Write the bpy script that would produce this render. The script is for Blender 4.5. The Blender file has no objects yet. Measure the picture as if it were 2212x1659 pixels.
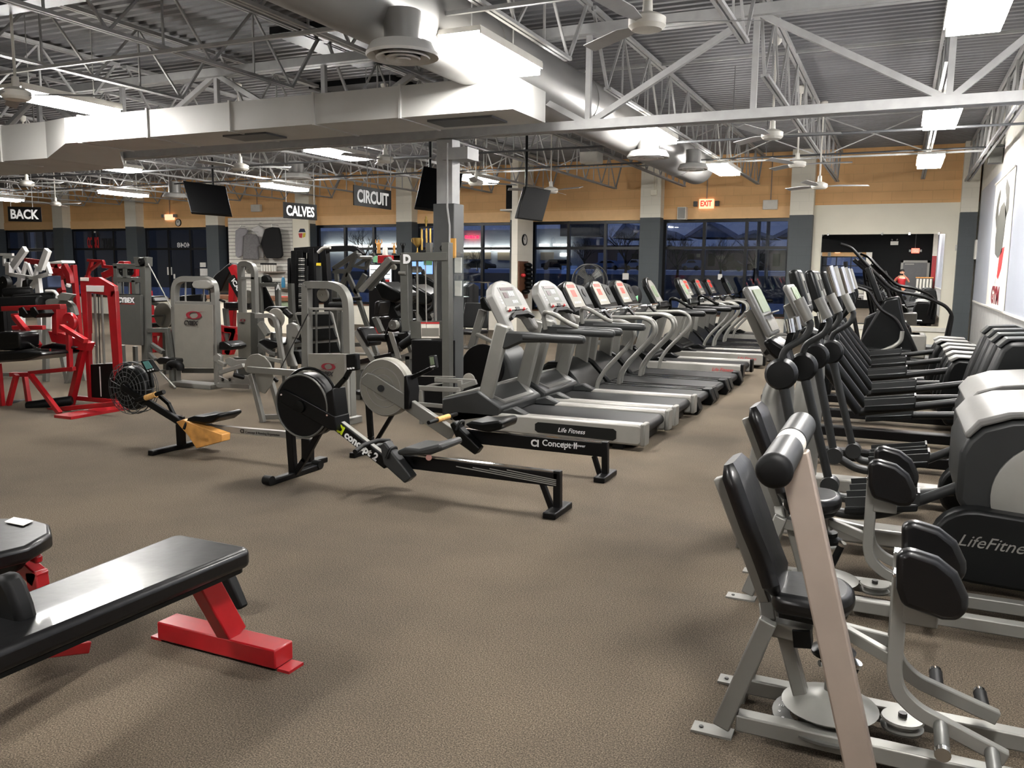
import bpy, bmesh, math, random
from math import sin, cos, pi, radians, sqrt
from mathutils import Vector, Matrix

S = bpy.context.scene
COL = S.collection
random.seed(7)

# ------------------------------------------------------------------ camera, world, exposure
W, H = 2212, 1659
CAM_F, YAW, PITCH, ROLL, CH = 1817.25, 0.428937, 0.133897, 0.0100148, 1.6
_fw = Vector((-sin(YAW)*cos(PITCH), cos(YAW)*cos(PITCH), -sin(PITCH)))
_rt = Vector((cos(YAW), sin(YAW), 0)); _up = _rt.cross(_fw)
CR = cos(ROLL)*_rt + sin(ROLL)*_up
CU = -sin(ROLL)*_rt + cos(ROLL)*_up
CO = Vector((0, 0, CH))
cd = bpy.data.cameras.new('camera'); cam = bpy.data.objects.new('camera', cd); COL.objects.link(cam)
cd.sensor_fit = 'HORIZONTAL'; cd.sensor_width = 36; cd.lens = 36*CAM_F/W
cd.clip_start = 0.05; cd.clip_end = 400
cam.matrix_world = Matrix(((CR.x, CU.x, -_fw.x, 0), (CR.y, CU.y, -_fw.y, 0), (CR.z, CU.z, -_fw.z, CH), (0, 0, 0, 1)))
S.camera = cam

S.view_settings.view_transform = 'Standard'; S.view_settings.look = 'None'
S.view_settings.gamma = 1; S.view_settings.use_curve_mapping = False
S.view_settings.exposure = 1.22

wd = bpy.data.worlds.new('dusk'); S.world = wd; wd.use_nodes = True
nt = wd.node_tree; nt.nodes.clear()
o_ = nt.nodes.new('ShaderNodeOutputWorld'); b_ = nt.nodes.new('ShaderNodeBackground')
tc = nt.nodes.new('ShaderNodeTexCoord'); sp = nt.nodes.new('ShaderNodeSeparateXYZ'); cr = nt.nodes.new('ShaderNodeValToRGB')
nt.links.new(tc.outputs['Generated'], sp.inputs[0]); nt.links.new(sp.outputs[2], cr.inputs[0])
cr.color_ramp.elements[0].color = (0.06, 0.074, 0.13, 1); cr.color_ramp.elements[1].color = (0.02, 0.03, 0.065, 1)
cr.color_ramp.elements[1].position = 0.5
nt.links.new(cr.outputs[0], b_.inputs[0]); b_.inputs[1].default_value = .8
nt.links.new(b_.outputs[0], o_.inputs[0])
LAMP = 58.0      # strength of the fluorescent lenses

# ------------------------------------------------------------------ pixel rays (photo frame) -> world
def ray(x, y): return _fw + CR*((x-1106)/CAM_F) - CU*((y-829.5)/CAM_F)
def PY(x, y, Y):
    d = ray(x, y); return CO + d*(Y/d.y)
def PX(x, y, X):
    d = ray(x, y); return CO + d*(X/d.x)
def PZ(x, y, z=0.0):
    d = ray(x, y); return CO + d*((z-CH)/d.z)
def tracer(ox, oy, s): return lambda cx, cy, Y: PY(ox+cx/s, oy+cy/s, Y)
TA = tracer(0, 480, 3.770); TB = tracer(480, 450, 3.771); TC = tracer(940, 560, 2.9105); TD = tracer(1560, 520, 3.385)
TE = tracer(1500, 850, 2.0506); TF = tracer(220, 720, 1.975); TG = tracer(0, 1080, 2.866); TH = tracer(600, 540, 5.53)
TI = tracer(1620, 560, 3.7365); TJ = tracer(1600, 600, 5.53); TL = tracer(1740, 860, 4.148); TP = tracer(0, 0, 1)
TM = tracer(1020, 560, 5.53)

# ------------------------------------------------------------------ materials
def lin(h):
    h = h.lstrip('#'); v = [int(h[i:i+2], 16)/255 for i in (0, 2, 4)]
    return tuple(c/12.92 if c <= .04045 else ((c+.055)/1.055)**2.4 for c in v)+(1,)
MATS = {}
def mat(name, color, rough=.5, metal=0., spec=.5, var=.06, scale=9., bump=0., bscale=60., coat=0.):
    m = bpy.data.materials.new(name); m.use_nodes = True; n = m.node_tree; p = n.nodes['Principled BSDF']
    c = lin(color) if isinstance(color, str) else tuple(color)+(1,)
    t = n.nodes.new('ShaderNodeTexCoord')
    no = n.nodes.new('ShaderNodeTexNoise'); no.inputs['Scale'].default_value = scale; no.inputs['Detail'].default_value = 3
    n.links.new(t.outputs['Object'], no.inputs['Vector'])
    r = n.nodes.new('ShaderNodeValToRGB')
    r.color_ramp.elements[0].position = .3; r.color_ramp.elements[1].position = .7
    r.color_ramp.elements[0].color = tuple(max(0, x*(1-var)) for x in c[:3])+(1,)
    r.color_ramp.elements[1].color = tuple(min(1, x*(1+var)) for x in c[:3])+(1,)
    n.links.new(no.outputs['Fac'], r.inputs[0]); n.links.new(r.outputs[0], p.inputs['Base Color'])
    p.inputs['Roughness'].default_value = rough; p.inputs['Metallic'].default_value = metal
    p.inputs['Specular IOR Level'].default_value = spec; p.inputs['Coat Weight'].default_value = coat
    if bump:
        bn = n.nodes.new('ShaderNodeTexNoise'); bn.inputs['Scale'].default_value = bscale; bn.inputs['Detail'].default_value = 2
        n.links.new(t.outputs['Object'], bn.inputs['Vector'])
        bu = n.nodes.new('ShaderNodeBump'); bu.inputs['Strength'].default_value = bump; bu.inputs['Distance'].default_value = .01
        n.links.new(bn.outputs['Fac'], bu.inputs['Height']); n.links.new(bu.outputs[0], p.inputs['Normal'])
    MATS[name] = m; return m
def emis(name, color, strength):
    m = bpy.data.materials.new(name); m.use_nodes = True; p = m.node_tree.nodes['Principled BSDF']
    c = lin(color); p.inputs['Base Color'].default_value = c
    p.inputs['Emission Color'].default_value = c; p.inputs['Emission Strength'].default_value = strength
    MATS[name] = m; return m
def block_mat(name, color, rough=.6, mortar=.82, z_split=None, color2=None):
    """painted concrete block: running bond courses of 0.4 x 0.2 m, in object space"""
    m = mat(name, color, rough, var=.04, scale=2.2, spec=.5 if name != 'black_block' else .1); n = m.node_tree; p = n.nodes['Principled BSDF']
    t = n.nodes.new('ShaderNodeTexCoord'); s = n.nodes.new('ShaderNodeSeparateXYZ'); c = n.nodes.new('ShaderNodeCombineXYZ')
    ad = n.nodes.new('ShaderNodeMath'); ad.operation = 'ADD'
    n.links.new(t.outputs['Object'], s.inputs[0]); n.links.new(s.outputs[0], ad.inputs[0]); n.links.new(s.outputs[1], ad.inputs[1])
    n.links.new(ad.outputs[0], c.inputs[0]); n.links.new(s.outputs[2], c.inputs[1])
    b = n.nodes.new('ShaderNodeTexBrick'); n.links.new(c.outputs[0], b.inputs['Vector'])
    b.inputs['Scale'].default_value = 1; b.inputs['Brick Width'].default_value = .4; b.inputs['Row Height'].default_value = .2
    b.inputs['Mortar Size'].default_value = .006; b.inputs['Color1'].default_value = (1, 1, 1, 1); b.inputs['Color2'].default_value = (.97, .97, .97, 1)
    b.inputs['Mortar'].default_value = (mortar, mortar, mortar, 1)
    mx = n.nodes.new('ShaderNodeMix'); mx.data_type = 'RGBA'; mx.blend_type = 'MULTIPLY'; mx.inputs[0].default_value = 1
    src = p.inputs['Base Color'].links[0].from_socket
    if z_split is not None:
        g = n.nodes.new('ShaderNodeMath'); g.operation = 'GREATER_THAN'; g.inputs[1].default_value = z_split
        n.links.new(s.outputs[2], g.inputs[0]); m2 = n.nodes.new('ShaderNodeMix'); m2.data_type = 'RGBA'
        n.links.new(g.outputs[0], m2.inputs[0]); n.links.new(src, m2.inputs[6]); m2.inputs[7].default_value = lin(color2); src = m2.outputs[2]
    n.links.new(src, mx.inputs[6]); n.links.new(b.outputs['Color'], mx.inputs[7]); n.links.new(mx.outputs[2], p.inputs['Base Color'])
    bu = n.nodes.new('ShaderNodeBump'); bu.inputs['Strength'].default_value = .35; bu.inputs['Distance'].default_value = .01
    n.links.new(b.outputs['Color'], bu.inputs['Height']); n.links.new(bu.outputs[0], p.inputs['Normal'])
    return m
def carpet_mat():
    m = bpy.data.materials.new('carpet'); m.use_nodes = True; n = m.node_tree; p = n.nodes['Principled BSDF']
    t = n.nodes.new('ShaderNodeTexCoord')
    n1 = n.nodes.new('ShaderNodeTexNoise'); n1.inputs['Scale'].default_value = 170; n1.inputs['Detail'].default_value = 3; n1.inputs['Roughness'].default_value = .8
    n2 = n.nodes.new('ShaderNodeTexNoise'); n2.inputs['Scale'].default_value = .9; n2.inputs['Detail'].default_value = 4
    r1 = n.nodes.new('ShaderNodeValToRGB'); e = r1.color_ramp.elements
    e[0].position = .34; e[0].color = (.03, .024, .017, 1); e[1].position = .66; e[1].color = (.215, .178, .132, 1)
    e.new(.5).color = (.09, .072, .054, 1)
    r2 = n.nodes.new('ShaderNodeValToRGB'); r2.color_ramp.elements[0].color = (.78, .78, .78, 1); r2.color_ramp.elements[1].color = (1.12, 1.1, 1.06, 1)
    r2.color_ramp.elements[0].position = .35; r2.color_ramp.elements[1].position = .65
    mx = n.nodes.new('ShaderNodeMix'); mx.data_type = 'RGBA'; mx.blend_type = 'MULTIPLY'; mx.inputs[0].default_value = 1
    for a in (n1, n2): n.links.new(t.outputs['Object'], a.inputs['Vector'])
    n.links.new(n1.outputs['Fac'], r1.inputs[0]); n.links.new(n2.outputs['Fac'], r2.inputs[0])
    n.links.new(r1.outputs[0], mx.inputs[6]); n.links.new(r2.outputs[0], mx.inputs[7]); n.links.new(mx.outputs[2], p.inputs['Base Color'])
    p.inputs['Roughness'].default_value = .95; p.inputs['Specular IOR Level'].default_value = .15
    bu = n.nodes.new('ShaderNodeBump'); bu.inputs['Strength'].default_value = .6; bu.inputs['Distance'].default_value = .004
    n.links.new(n1.outputs['Fac'], bu.inputs['Height']); n.links.new(bu.outputs[0], p.inputs['Normal'])
    MATS['carpet'] = m
def glass_mat(name, tint=(.75, .8, .86), refl=1.0):
    """thin pane: Schlick reflection over clear transmission"""
    m = bpy.data.materials.new(name); m.use_nodes = True; n = m.node_tree; n.nodes.clear()
    o = n.nodes.new('ShaderNodeOutputMaterial'); a = n.nodes.new('ShaderNodeBsdfTransparent'); g = n.nodes.new('ShaderNodeBsdfGlossy')
    a.inputs[0].default_value = tint+(1,); g.inputs['Roughness'].default_value = .02; g.inputs['Color'].default_value = (refl,)*3+(1,)
    lw = n.nodes.new('ShaderNodeLayerWeight'); p = n.nodes.new('ShaderNodeMath'); p.operation = 'POWER'; p.inputs[1].default_value = 5
    q = n.nodes.new('ShaderNodeMath'); q.operation = 'MULTIPLY_ADD'; q.inputs[1].default_value = .92; q.inputs[2].default_value = .05
    lw.inputs[0].default_value = .5; n.links.new(lw.outputs['Facing'], p.inputs[0]); n.links.new(p.outputs[0], q.inputs[0])
    mx = n.nodes.new('ShaderNodeMixShader'); n.links.new(q.outputs[0], mx.inputs[0]); n.links.new(a.outputs[0], mx.inputs[1]); n.links.new(g.outputs[0], mx.inputs[2]); n.links.new(mx.outputs[0], o.inputs[0])
    MATS[name] = m; return m

carpet_mat(); glass_mat('window_glass'); glass_mat('clear_plastic', (.9, .92, .93))
mat('deck', '#78787b', .6, var=.12, scale=1.5); mat('steel_white', '#9c9c9b', .55, var=.08); mat('duct_white', '#b9b8b4', .5, var=.06, scale=2)
mat('duct_round', '#8a8987', .38, metal=.25, var=.08, scale=2)
mat('paint_white', '#d8d5cc', .6); mat('cream', '#ebe6d4', .65, var=.03, scale=2); mat('black_paint', '#060607', .4, spec=.22)
block_mat('orange_block', '#e3b47a', .6, .86); mat('orange_band', '#efc48c', .55, var=.03)
block_mat('pilaster_block', '#474d50', .6, .9, 2.905, '#e2decf'); block_mat('white_block', '#e8e3d4', .6, .93); block_mat('black_block', '#0c0d0e', .6, .8)
mat('blue_grey', '#a9aeb9', .45, var=.04, scale=1); mat('plaster_grey', '#a3a3a1', .7, var=.1, scale=5, bump=.2, bscale=30)
mat('dark_grey_paint', '#4b4c4e', .5); mat('column_grey', '#434444', .5); mat('alum_black', '#121315', .35, metal=.3)
mat('vinyl', '#050506', .36, spec=.34, var=.15, scale=5, bump=.12, bscale=14, coat=.15)
mat('rubber', '#090909', .55, spec=.2); mat('plastic_black', '#070808', .36, spec=.2); mat('plastic_grey', '#292a2a', .42, spec=.3, var=.05); mat('plastic_dark', '#131414', .4, spec=.22)
mat('silver_paint', '#787772', .4, metal=.35, var=.05); mat('silver_light', '#888681', .4, metal=.2, var=.04)
mat('grey_frame', '#585854', .42, metal=.35, var=.06); mat('grey_panel', '#7a776f', .5, metal=.15, var=.05)
mat('red_paint', '#98121a', .32, var=.1, coat=.2); mat('white_frame', '#d9d8d6', .35, var=.05); mat('chrome', '#c8c8c8', .12, metal=1., var=.03)
mat('tan_frame', '#8a7d73', .42, metal=.15, var=.06); mat('wood', '#b98545', .5, var=.25, scale=14); mat('cork', '#c99a5a', .7, var=.3, scale=40)
mat('belt', '#0f0f10', .5, spec=.25, var=.12, scale=20); mat('iron_plate', '#161616', .5, metal=.4, var=.2); mat('cable', '#1a1a1a', .4)
mat('gold', '#b89a58', .32, metal=.9); mat('snow', '#c9d2e6', .8, var=.1); mat('asphalt', '#2e3136', .8, var=.25, scale=3)
mat('brown_wood', '#6a4630', .5, var=.2); mat('cloth_pale', '#8f8c90', .9); mat('console_grey', '#6b6a67', .4, var=.04); mat('groove', '#827e78', .8); mat('cloth_grey', '#6d6b6b', .9, var=.15, scale=20); mat('cloth_black', '#111112', .9); mat('cloth_white', '#c9c7c4', .9)
mat('skin', '#c58c6e', .55); mat('bark', '#1d1a18', .9); mat('far_brick', '#6b5c60', .8, var=.2); mat('far_siding', '#aeb6c4', .8)
mat('car_blue', '#8fa4c8', .25, metal=.4); mat('car_white', '#d5dbe6', .3); mat('car_dark', '#16181c', .25, metal=.4); mat('denim', '#27324c', .8)
mat('label_red', '#b8292b', .5); mat('label_white', '#d9d7d2', .6); mat('lcd', '#7d8a72', .25); mat('lcd_teal', '#5e8f8d', .25); mat('yellow', '#c9b22a', .5)
mat('text_white', '#dcdcdc', .5); mat('text_dark', '#1c1a1a', .5); mat('logo_red', '#7a1f2a', .5); mat('lime', '#c8dc20', .4); mat('blue_plastic', '#2f7fa8', .4); mat('green_paper', '#79b58a', .7)
mat('screen_black', '#040405', .5, spec=.15); mat('mesh_guard', '#3c3d3e', .5, metal=.3); mat('paper', '#d5cfc4', .8); mat('orange_tag', '#b8863a', .6)
mm = mat('mirror', '#ffffff', 0.0, metal=1., var=0); emis('lamp_lens', '#fffcf8', LAMP); emis('uplight_fill', '#fff8ea', LAMP*.04); emis('exit_red', '#ff5a48', 1.6); emis('led_red', '#f02a20', .7)
emis('strip_white', '#fff3d6', 5.0); emis('neon_red', '#ff2038', 3.0); emis('shop_lit', '#8a8070', .07); emis('screen_blue', '#6d8fd8', .9); emis('cooler_lit', '#e8eef5', 1.2)
emis('exit_lit', '#f2b28c', .75); mat('plastic_dim', '#2c0d10', .3, spec=.3)

# ------------------------------------------------------------------ mesh builder
def V(*a): return Vector(a if len(a) > 1 else a[0])
def frame(d, up=None):
    d = d.normalized(); up = Vector(up) if up is not None else Vector((0, 0, 1))
    if abs(d.dot(up.normalized())) > .995: up = Vector((1, 0, 0)) if abs(d.x) < .9 else Vector((0, 1, 0))
    s = d.cross(up).normalized(); u = s.cross(d).normalized(); return s, u
class MB:
    def __init__(self): self.v = []; self.f = []
    def add(self, vs, fs):
        n = len(self.v); self.v += [tuple(v) for v in vs]; self.f += [tuple(i+n for i in f) for f in fs]; return self
    def box(self, x0, x1, y0, y1, z0, z1):
        return self.add([(x, y, z) for x in (x0, x1) for y in (y0, y1) for z in (z0, z1)],
                        [(0, 1, 3, 2), (4, 6, 7, 5), (0, 4, 5, 1), (2, 3, 7, 6), (0, 2, 6, 4), (1, 5, 7, 3)])
    def bar(self, p, q, w, h=None, up=None, ext=0.):
        """rectangular beam p->q; w across, h along 'up'"""
        h = h or w; p = Vector(p); q = Vector(q); d = (q-p).normalized(); p = p-d*ext; q = q+d*ext; s, u = frame(q-p, up)
        vs = [c+s*(a*w/2)+u*(b*h/2) for c in (p, q) for a, b in ((-1, -1), (1, -1), (1, 1), (-1, 1))]
        return self.add(vs, [(3, 2, 1, 0), (4, 5, 6, 7), (0, 1, 5, 4), (1, 2, 6, 5), (2, 3, 7, 6), (3, 0, 4, 7)])
    def path(self, pts, w, h=None, up=None):
        """rectangular bars along a polyline, square ends overlapped"""
        h = h or w; pts = [Vector(p) for p in pts]
        for a, b in zip(pts, pts[1:]): self.bar(a, b, w, h, up, ext=min(w, h)*.45)
        return self
    def tube(self, pts, r, seg=10, cap=True, smooth_pts=0):
        pts = [Vector(p) for p in pts]
        if smooth_pts: pts = rounded(pts, smooth_pts)
        n_ = len(pts)
        rs = [r]*n_ if not isinstance(r, (list, tuple)) else list(r) if len(r) == n_ else [r[int(i*(len(r)-1)/(n_-1))]+(r[min(int(i*(len(r)-1)/(n_-1))+1, len(r)-1)]-r[int(i*(len(r)-1)/(n_-1))])*((i*(len(r)-1)/(n_-1)) % 1) for i in range(n_)]
        vs, fs = [], []; up = None
        for i, p in enumerate(pts):
            d = (pts[min(i+1, len(pts)-1)]-pts[max(i-1, 0)]).normalized()
            if up is None: s, u = frame(d)
            else:
                u = (up-d*up.dot(d)); u = u.normalized() if u.length > 1e-5 else frame(d)[1]; s = d.cross(u)
            up = u
            vs += [p+(s*cos(2*pi*k/seg)+u*sin(2*pi*k/seg))*rs[i] for k in range(seg)]
        for i in range(len(pts)-1):
            for k in range(seg): a = i*seg+k; b = i*seg+(k+1) % seg; fs.append((a, b, b+seg, a+seg))
        if cap: fs.append(tuple(range(seg))[::-1]); fs.append(tuple(range((len(pts)-1)*seg, len(pts)*seg)))
        return self.add(vs, fs)
    def cyl(self, p, q, r, seg=20): return self.tube([p, q], r, seg)
    def prism(self, pts, off):
        """closed 3-D outline pushed along off, both caps"""
        pts = [Vector(p) for p in pts]; off = Vector(off); n = len(pts)
        vs = pts+[p+off for p in pts]
        return self.add(vs, [tuple(range(n)), tuple(range(2*n-1, n-1, -1))]+[(i, i+n, (i+1) % n+n, (i+1) % n) for i in range(n)])
    def profile(self, pts2, org, u, v, off):
        u = Vector(u); v = Vector(v); org = Vector(org); return self.prism([org+u*a+v*b for a, b in pts2], off)
    def lathe(self, prof, org, axis=(0, 0, 1), seg=24):
        """prof: (radius, height along axis)"""
        ax = Vector(axis).normalized(); s, u = frame(ax); org = Vector(org); vs, fs = [], []
        for r, h in prof: vs += [org+ax*h+(s*cos(2*pi*k/seg)+u*sin(2*pi*k/seg))*max(r, 1e-4) for k in range(seg)]
        for i in range(len(prof)-1):
            for k in range(seg): a = i*seg+k; b = i*seg+(k+1) % seg; fs.append((a, b, b+seg, a+seg))
        fs.append(tuple(range(seg))[::-1]); fs.append(tuple(range((len(prof)-1)*seg, len(prof)*seg)))
        return self.add(vs, fs)
    def ball(self, c, rx, ry=None, rz=None, seg=16, rings=10):
        ry = ry or rx; rz = rz or rx; c = Vector(c); vs, fs = [], []
        for i in range(rings+1):
            t = pi*i/rings
            vs += [c+Vector((rx*sin(t)*cos(2*pi*k/seg), ry*sin(t)*sin(2*pi*k/seg), rz*cos(t))) for k in range(seg)]
        for i in range(rings):
            for k in range(seg): a = i*seg+k; b = i*seg+(k+1) % seg; fs.append((a, a+seg, b+seg, b))
        return self.add(vs, fs)
    def ring(self, c, axis, r, tr, seg=24, tseg=8):
        ax = Vector(axis).normalized(); s, u = frame(ax); c = Vector(c); vs, fs = [], []
        for i in range(seg):
            a = 2*pi*i/seg; d = s*cos(a)+u*sin(a)
            vs += [c+d*(r+tr*cos(2*pi*k/tseg))+ax*(tr*sin(2*pi*k/tseg)) for k in range(tseg)]
        for i in range(seg):
            for k in range(tseg): a = i*tseg+k; b = i*tseg+(k+1) % tseg; j = ((i+1) % seg)*tseg; fs.append((a, b, j+(k+1) % tseg, j+k))
        return self.add(vs, fs)
    def build(self, name, m, parent=None, bevel=0., smooth=True, segs=2, kind=None, label=None, loc=None, sub=0):
        base = Vector((0, 0, 0))
        if parent is not None: base = ORG.get(parent.name, base)
        if loc is not None: base = Vector(loc)
        me = bpy.data.meshes.new(name); me.from_pydata([tuple(Vector(v)-base) for v in self.v], [], self.f)
        bm = bmesh.new(); bm.from_mesh(me); bmesh.ops.recalc_face_normals(bm, faces=bm.faces)
        if sub:
            bmesh.ops.subdivide_edges(bm, edges=bm.edges, cuts=sub, use_grid_fill=True)
        bm.to_mesh(me); bm.free()
        me.materials.append(MATS[m] if isinstance(m, str) else m)
        if smooth:
            me.polygons.foreach_set('use_smooth', [True]*len(me.polygons))
            try: me.set_sharp_from_angle(angle=radians(38))
            except Exception: pass
        o = bpy.data.objects.new(name, me); COL.objects.link(o)
        if parent is not None: o.parent = parent; ORG[o.name] = base
        else: o.location = base; ORG[o.name] = base
        if bevel:
            b = o.modifiers.new('bevel', 'BEVEL'); b.width = bevel; b.segments = segs; b.limit_method = 'ANGLE'; b.angle_limit = radians(40); b.harden_normals = False
        if kind: o['kind'] = kind
        if label: o['label'] = label
        return o
def _sweep(self, pts, w, h):
    pts = [Vector(p) for p in pts]; vs, fs = [], []; up = Vector((0, 1, 0)); n = len(pts)
    for i, p in enumerate(pts):
        d0 = (pts[i]-pts[i-1]).normalized() if i else (pts[1]-pts[0]).normalized(); d1 = (pts[i+1]-pts[i]).normalized() if i < n-1 else d0
        d = (d0+d1); d = d.normalized() if d.length > 1e-4 else d0
        u = up if abs(d.dot(up)) < .9 else Vector((0, 0, 1)); s = d.cross(u).normalized(); u = s.cross(d).normalized()
        k = 1/max(.5, d.dot(d0))
        vs += [p+s*(a*w/2*k)+u*(b*h/2) for a, b in ((-1, -1), (1, -1), (1, 1), (-1, 1))]
    fs = [(3, 2, 1, 0)]+[(i*4+j, i*4+(j+1) % 4, (i+1)*4+(j+1) % 4, (i+1)*4+j) for i in range(n-1) for j in range(4)]+[tuple((n-1)*4+j for j in range(4))]
    return self.add(vs, fs)
MB.sweep = _sweep
ORG = {}
def rounded(pts, n=4, f=.35):
    out = [pts[0]]
    for i in range(1, len(pts)-1):
        a, b, c = pts[i-1], pts[i], pts[i+1]; l = min((b-a).length, (c-b).length)*f*1.25
        p = b+(a-b).normalized()*l; q = b+(c-b).normalized()*l
        for k in range(n+1):
            t = k/n; out.append(p*(1-t)**2+b*2*t*(1-t)+q*t*t)
    out.append(pts[-1]); return out
def mir(pts, Y):      # same X,z on another Y plane
    return [Vector((p[0], Y, p[2])) for p in pts]
def thing(name, label, cat, loc=(0, 0, 0), group=None):
    o = bpy.data.objects.new(name, None); COL.objects.link(o); o.location = loc; o['label'] = label; o['category'] = cat
    o.empty_display_size = .1
    if group: o['group'] = group
    ORG[o.name] = Vector(loc); return o
def tag(o, label, cat, group=None, kind=None):
    o['label'] = label; o['category'] = cat
    if group: o['group'] = group
    if kind: o['kind'] = kind
    return o
KIDS = {}
def copy_tree(o, loc=None, label=None, group=None, parent=None, kids=None):
    c = o.copy(); COL.objects.link(c)
    if parent is not None: c.parent = parent
    if loc is not None: c.location = loc
    if label: c['label'] = label
    if group: c['group'] = group
    if kids is None:
        kids = {}
        for x in bpy.data.objects:
            if x.parent: kids.setdefault(x.parent.name, []).append(x)
    for k in list(kids.get(o.name, [])): copy_tree(k, parent=c, kids=kids)
    return c
def text(body, m, org, u, v, size, parent=None, name='lettering', ext=.002, bold=0., shear=0., label=None, align='LEFT', spacing=1.):
    """lettering as geometry: u reading direction, v up"""
    cu = bpy.data.curves.new(name, 'FONT'); cu.body = body; cu.size = size; cu.extrude = ext; cu.offset = bold; cu.shear = shear
    cu.align_x = align; cu.space_character = spacing; cu.resolution_u = 3
    cu.materials.append(MATS[m] if isinstance(m, str) else m)
    tmp = bpy.data.objects.new(name, cu); COL.objects.link(tmp); bpy.context.view_layer.update()
    me = bpy.data.meshes.new_from_object(tmp.evaluated_get(bpy.context.evaluated_depsgraph_get())); bpy.data.objects.remove(tmp)
    o = bpy.data.objects.new(name, me); COL.objects.link(o)
    u = Vector(u).normalized(); v = Vector(v); v = (v-u*v.dot(u)).normalized(); n = u.cross(v)
    base = ORG.get(parent.name, Vector((0, 0, 0))) if parent is not None else Vector((0, 0, 0))
    p = Vector(org)-base
    M = Matrix(((u.x, v.x, n.x, p.x), (u.y, v.y, n.y, p.y), (u.z, v.z, n.z, p.z), (0, 0, 0, 1)))
    if parent is not None: o.parent = parent
    o.matrix_local = M
    if label: o['label'] = label
    return o
ORD = 'zeroth first second third fourth fifth sixth seventh eighth ninth tenth eleventh twelfth thirteenth fourteenth fifteenth sixteenth seventeenth eighteenth nineteenth twentieth'.split()
# ------------------------------------------------------------------ room shell
D = 20.5; XL = -31.0; XR = 1.4; YB = -2.4; ZC = 4.35
ZW, ZO, ZS, ZT = 2.869, 3.13, .59, 2.187      # window head, lower edge of the block band, sill, transom
st = dict(kind='structure')
MB().box(XL-.2, XR+.2, YB-.2, D+.2, -.15, 0).build('floor', 'carpet', smooth=False, **st)
# corrugated steel deck, ribs run along X
prof = []; y = YB-.1; per = .152
while y < D+.1:
    prof += [(y, ZC), (y+.06, ZC), (y+.085, ZC+.04), (y+.13, ZC+.04)]; y += per
m = MB(); n = len(prof)
vs = [(x, a, b) for x in (XL, XR+.1) for a, b in prof]+[(x, a, ZC+.12) for x in (XL, XR+.1) for a, b in prof]
fs = [(i, i+1, n+i+1, n+i) for i in range(n-1)]+[(2*n+i, 3*n+i, 3*n+i+1, 2*n+i+1) for i in range(n-1)]
m.add(vs, fs); m.build('ceiling', 'deck', smooth=False, **st)

# walls
MB().box(XL, XR, D, D+.25, ZO, ZC+.1).build('wall_far', 'orange_block', smooth=False, **st)
MB().box(XL, -1.9, D-.02, D+.25, ZW, ZO).build('trim_lintel', 'orange_band', smooth=False, **st)
MB().box(XL, -1.9, D, D+.25, 0, ZS-.03).build('wall_far_sill', 'white_block', smooth=False, **st)
MB().box(XL, -1.9, D-.03, D+.02, ZS-.03, ZS).build('trim_sill', 'brown_wood', smooth=False, **st)
MB().box(-1.9, XR, D-.06, D+.25, 0, ZO).build('wall_far_right', 'cream', smooth=False, **st)
MB().box(XR, XR+.2, YB, D+.25, 0, 1.07).build('wall_right', 'plaster_grey', smooth=False, **st)
MB().box(XR, XR+.2, YB, D+.25, 1.07, ZC+.1).build('wall_right_upper', 'paint_white', smooth=False, **st)
MB().box(XR-.02, XR, -1, 19.9, 1.09, 3.3).build('wall_right_panel', 'blue_grey', smooth=False, **st)
MB().box(XR-.035, XR, -1, 19.9, 1.06, 1.09).build('trim_chair_rail', 'paint_white', smooth=False, **st)
MB().box(XL-.2, XL, YB, D+.25, 0, ZC+.1).build('wall_left', 'white_block', smooth=False, **st)
MB().box(-5.2, XR, YB-.2, YB, 0, ZC+.1).build('wall_back', 'black_block', smooth=False, **st)
MB().box(XL, -5.2, YB-.2, YB, 0, ZC+.1).build('wall_back_left', 'cream', smooth=False, **st)

# pilasters on the far wall (painted dark below, cream above)
k = 0; pil = []
for i in range(9):
    c = -2.13-3.475*i
    if i == 2: continue_x = c
    w = .25
    pil.append(c)
    MB().box(c-w, c+w, D-.32, D+.02, 0, ZC).build('trim_pilaster_%d' % (i+1), 'pilaster_block', smooth=False, **st)
MB().box(1.04, 1.36, D-.32, D, 0, ZC).build('trim_pilaster_10', 'pilaster_block', smooth=False, **st)

# windows between the pilasters: black aluminium frame, six panes
for i in range(8):
    xr = pil[i]-.25; xl = pil[i+1]+.25
    wn = bpy.data.objects.new('window_%d' % (i+1), None); COL.objects.link(wn); wn['kind'] = 'structure'; ORG[wn.name] = V(0, 0, 0)
    z0, z1, zm = ZS, ZW, ZT; f = MB(); xs = [xl+(xr-xl)*k/3 for k in range(4)]
    if i in (5,): z0 = .02; xs = [xl, xl+1.0, xl+1.95, xr]
    for x in (xs[0]+.03, xs[1], xs[2], xs[3]-.03): f.box(x-.035, x+.035, D+.03, D+.13, z0, z1)
    for z in (z0+.03, z1-.04, zm): f.box(xl, xr, D+.035, D+.125, z-.035, z+.035)
    f.build('window_frame', 'alum_black', wn, smooth=False)
    MB().box(xl, xr, D+.075, D+.083, z0, z1).build('pane', 'window_glass', wn, smooth=False)

# white wing wall standing out from the window wall, with a clock on its side
X0 = PY(1150, 600, D-.32).x
wy = PX(1117, 600, X0).y
MB().box(X0-.16, X0, wy, D-.32, 0, ZC).build('wall_wing', 'white_block', smooth=False, **st)

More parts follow.
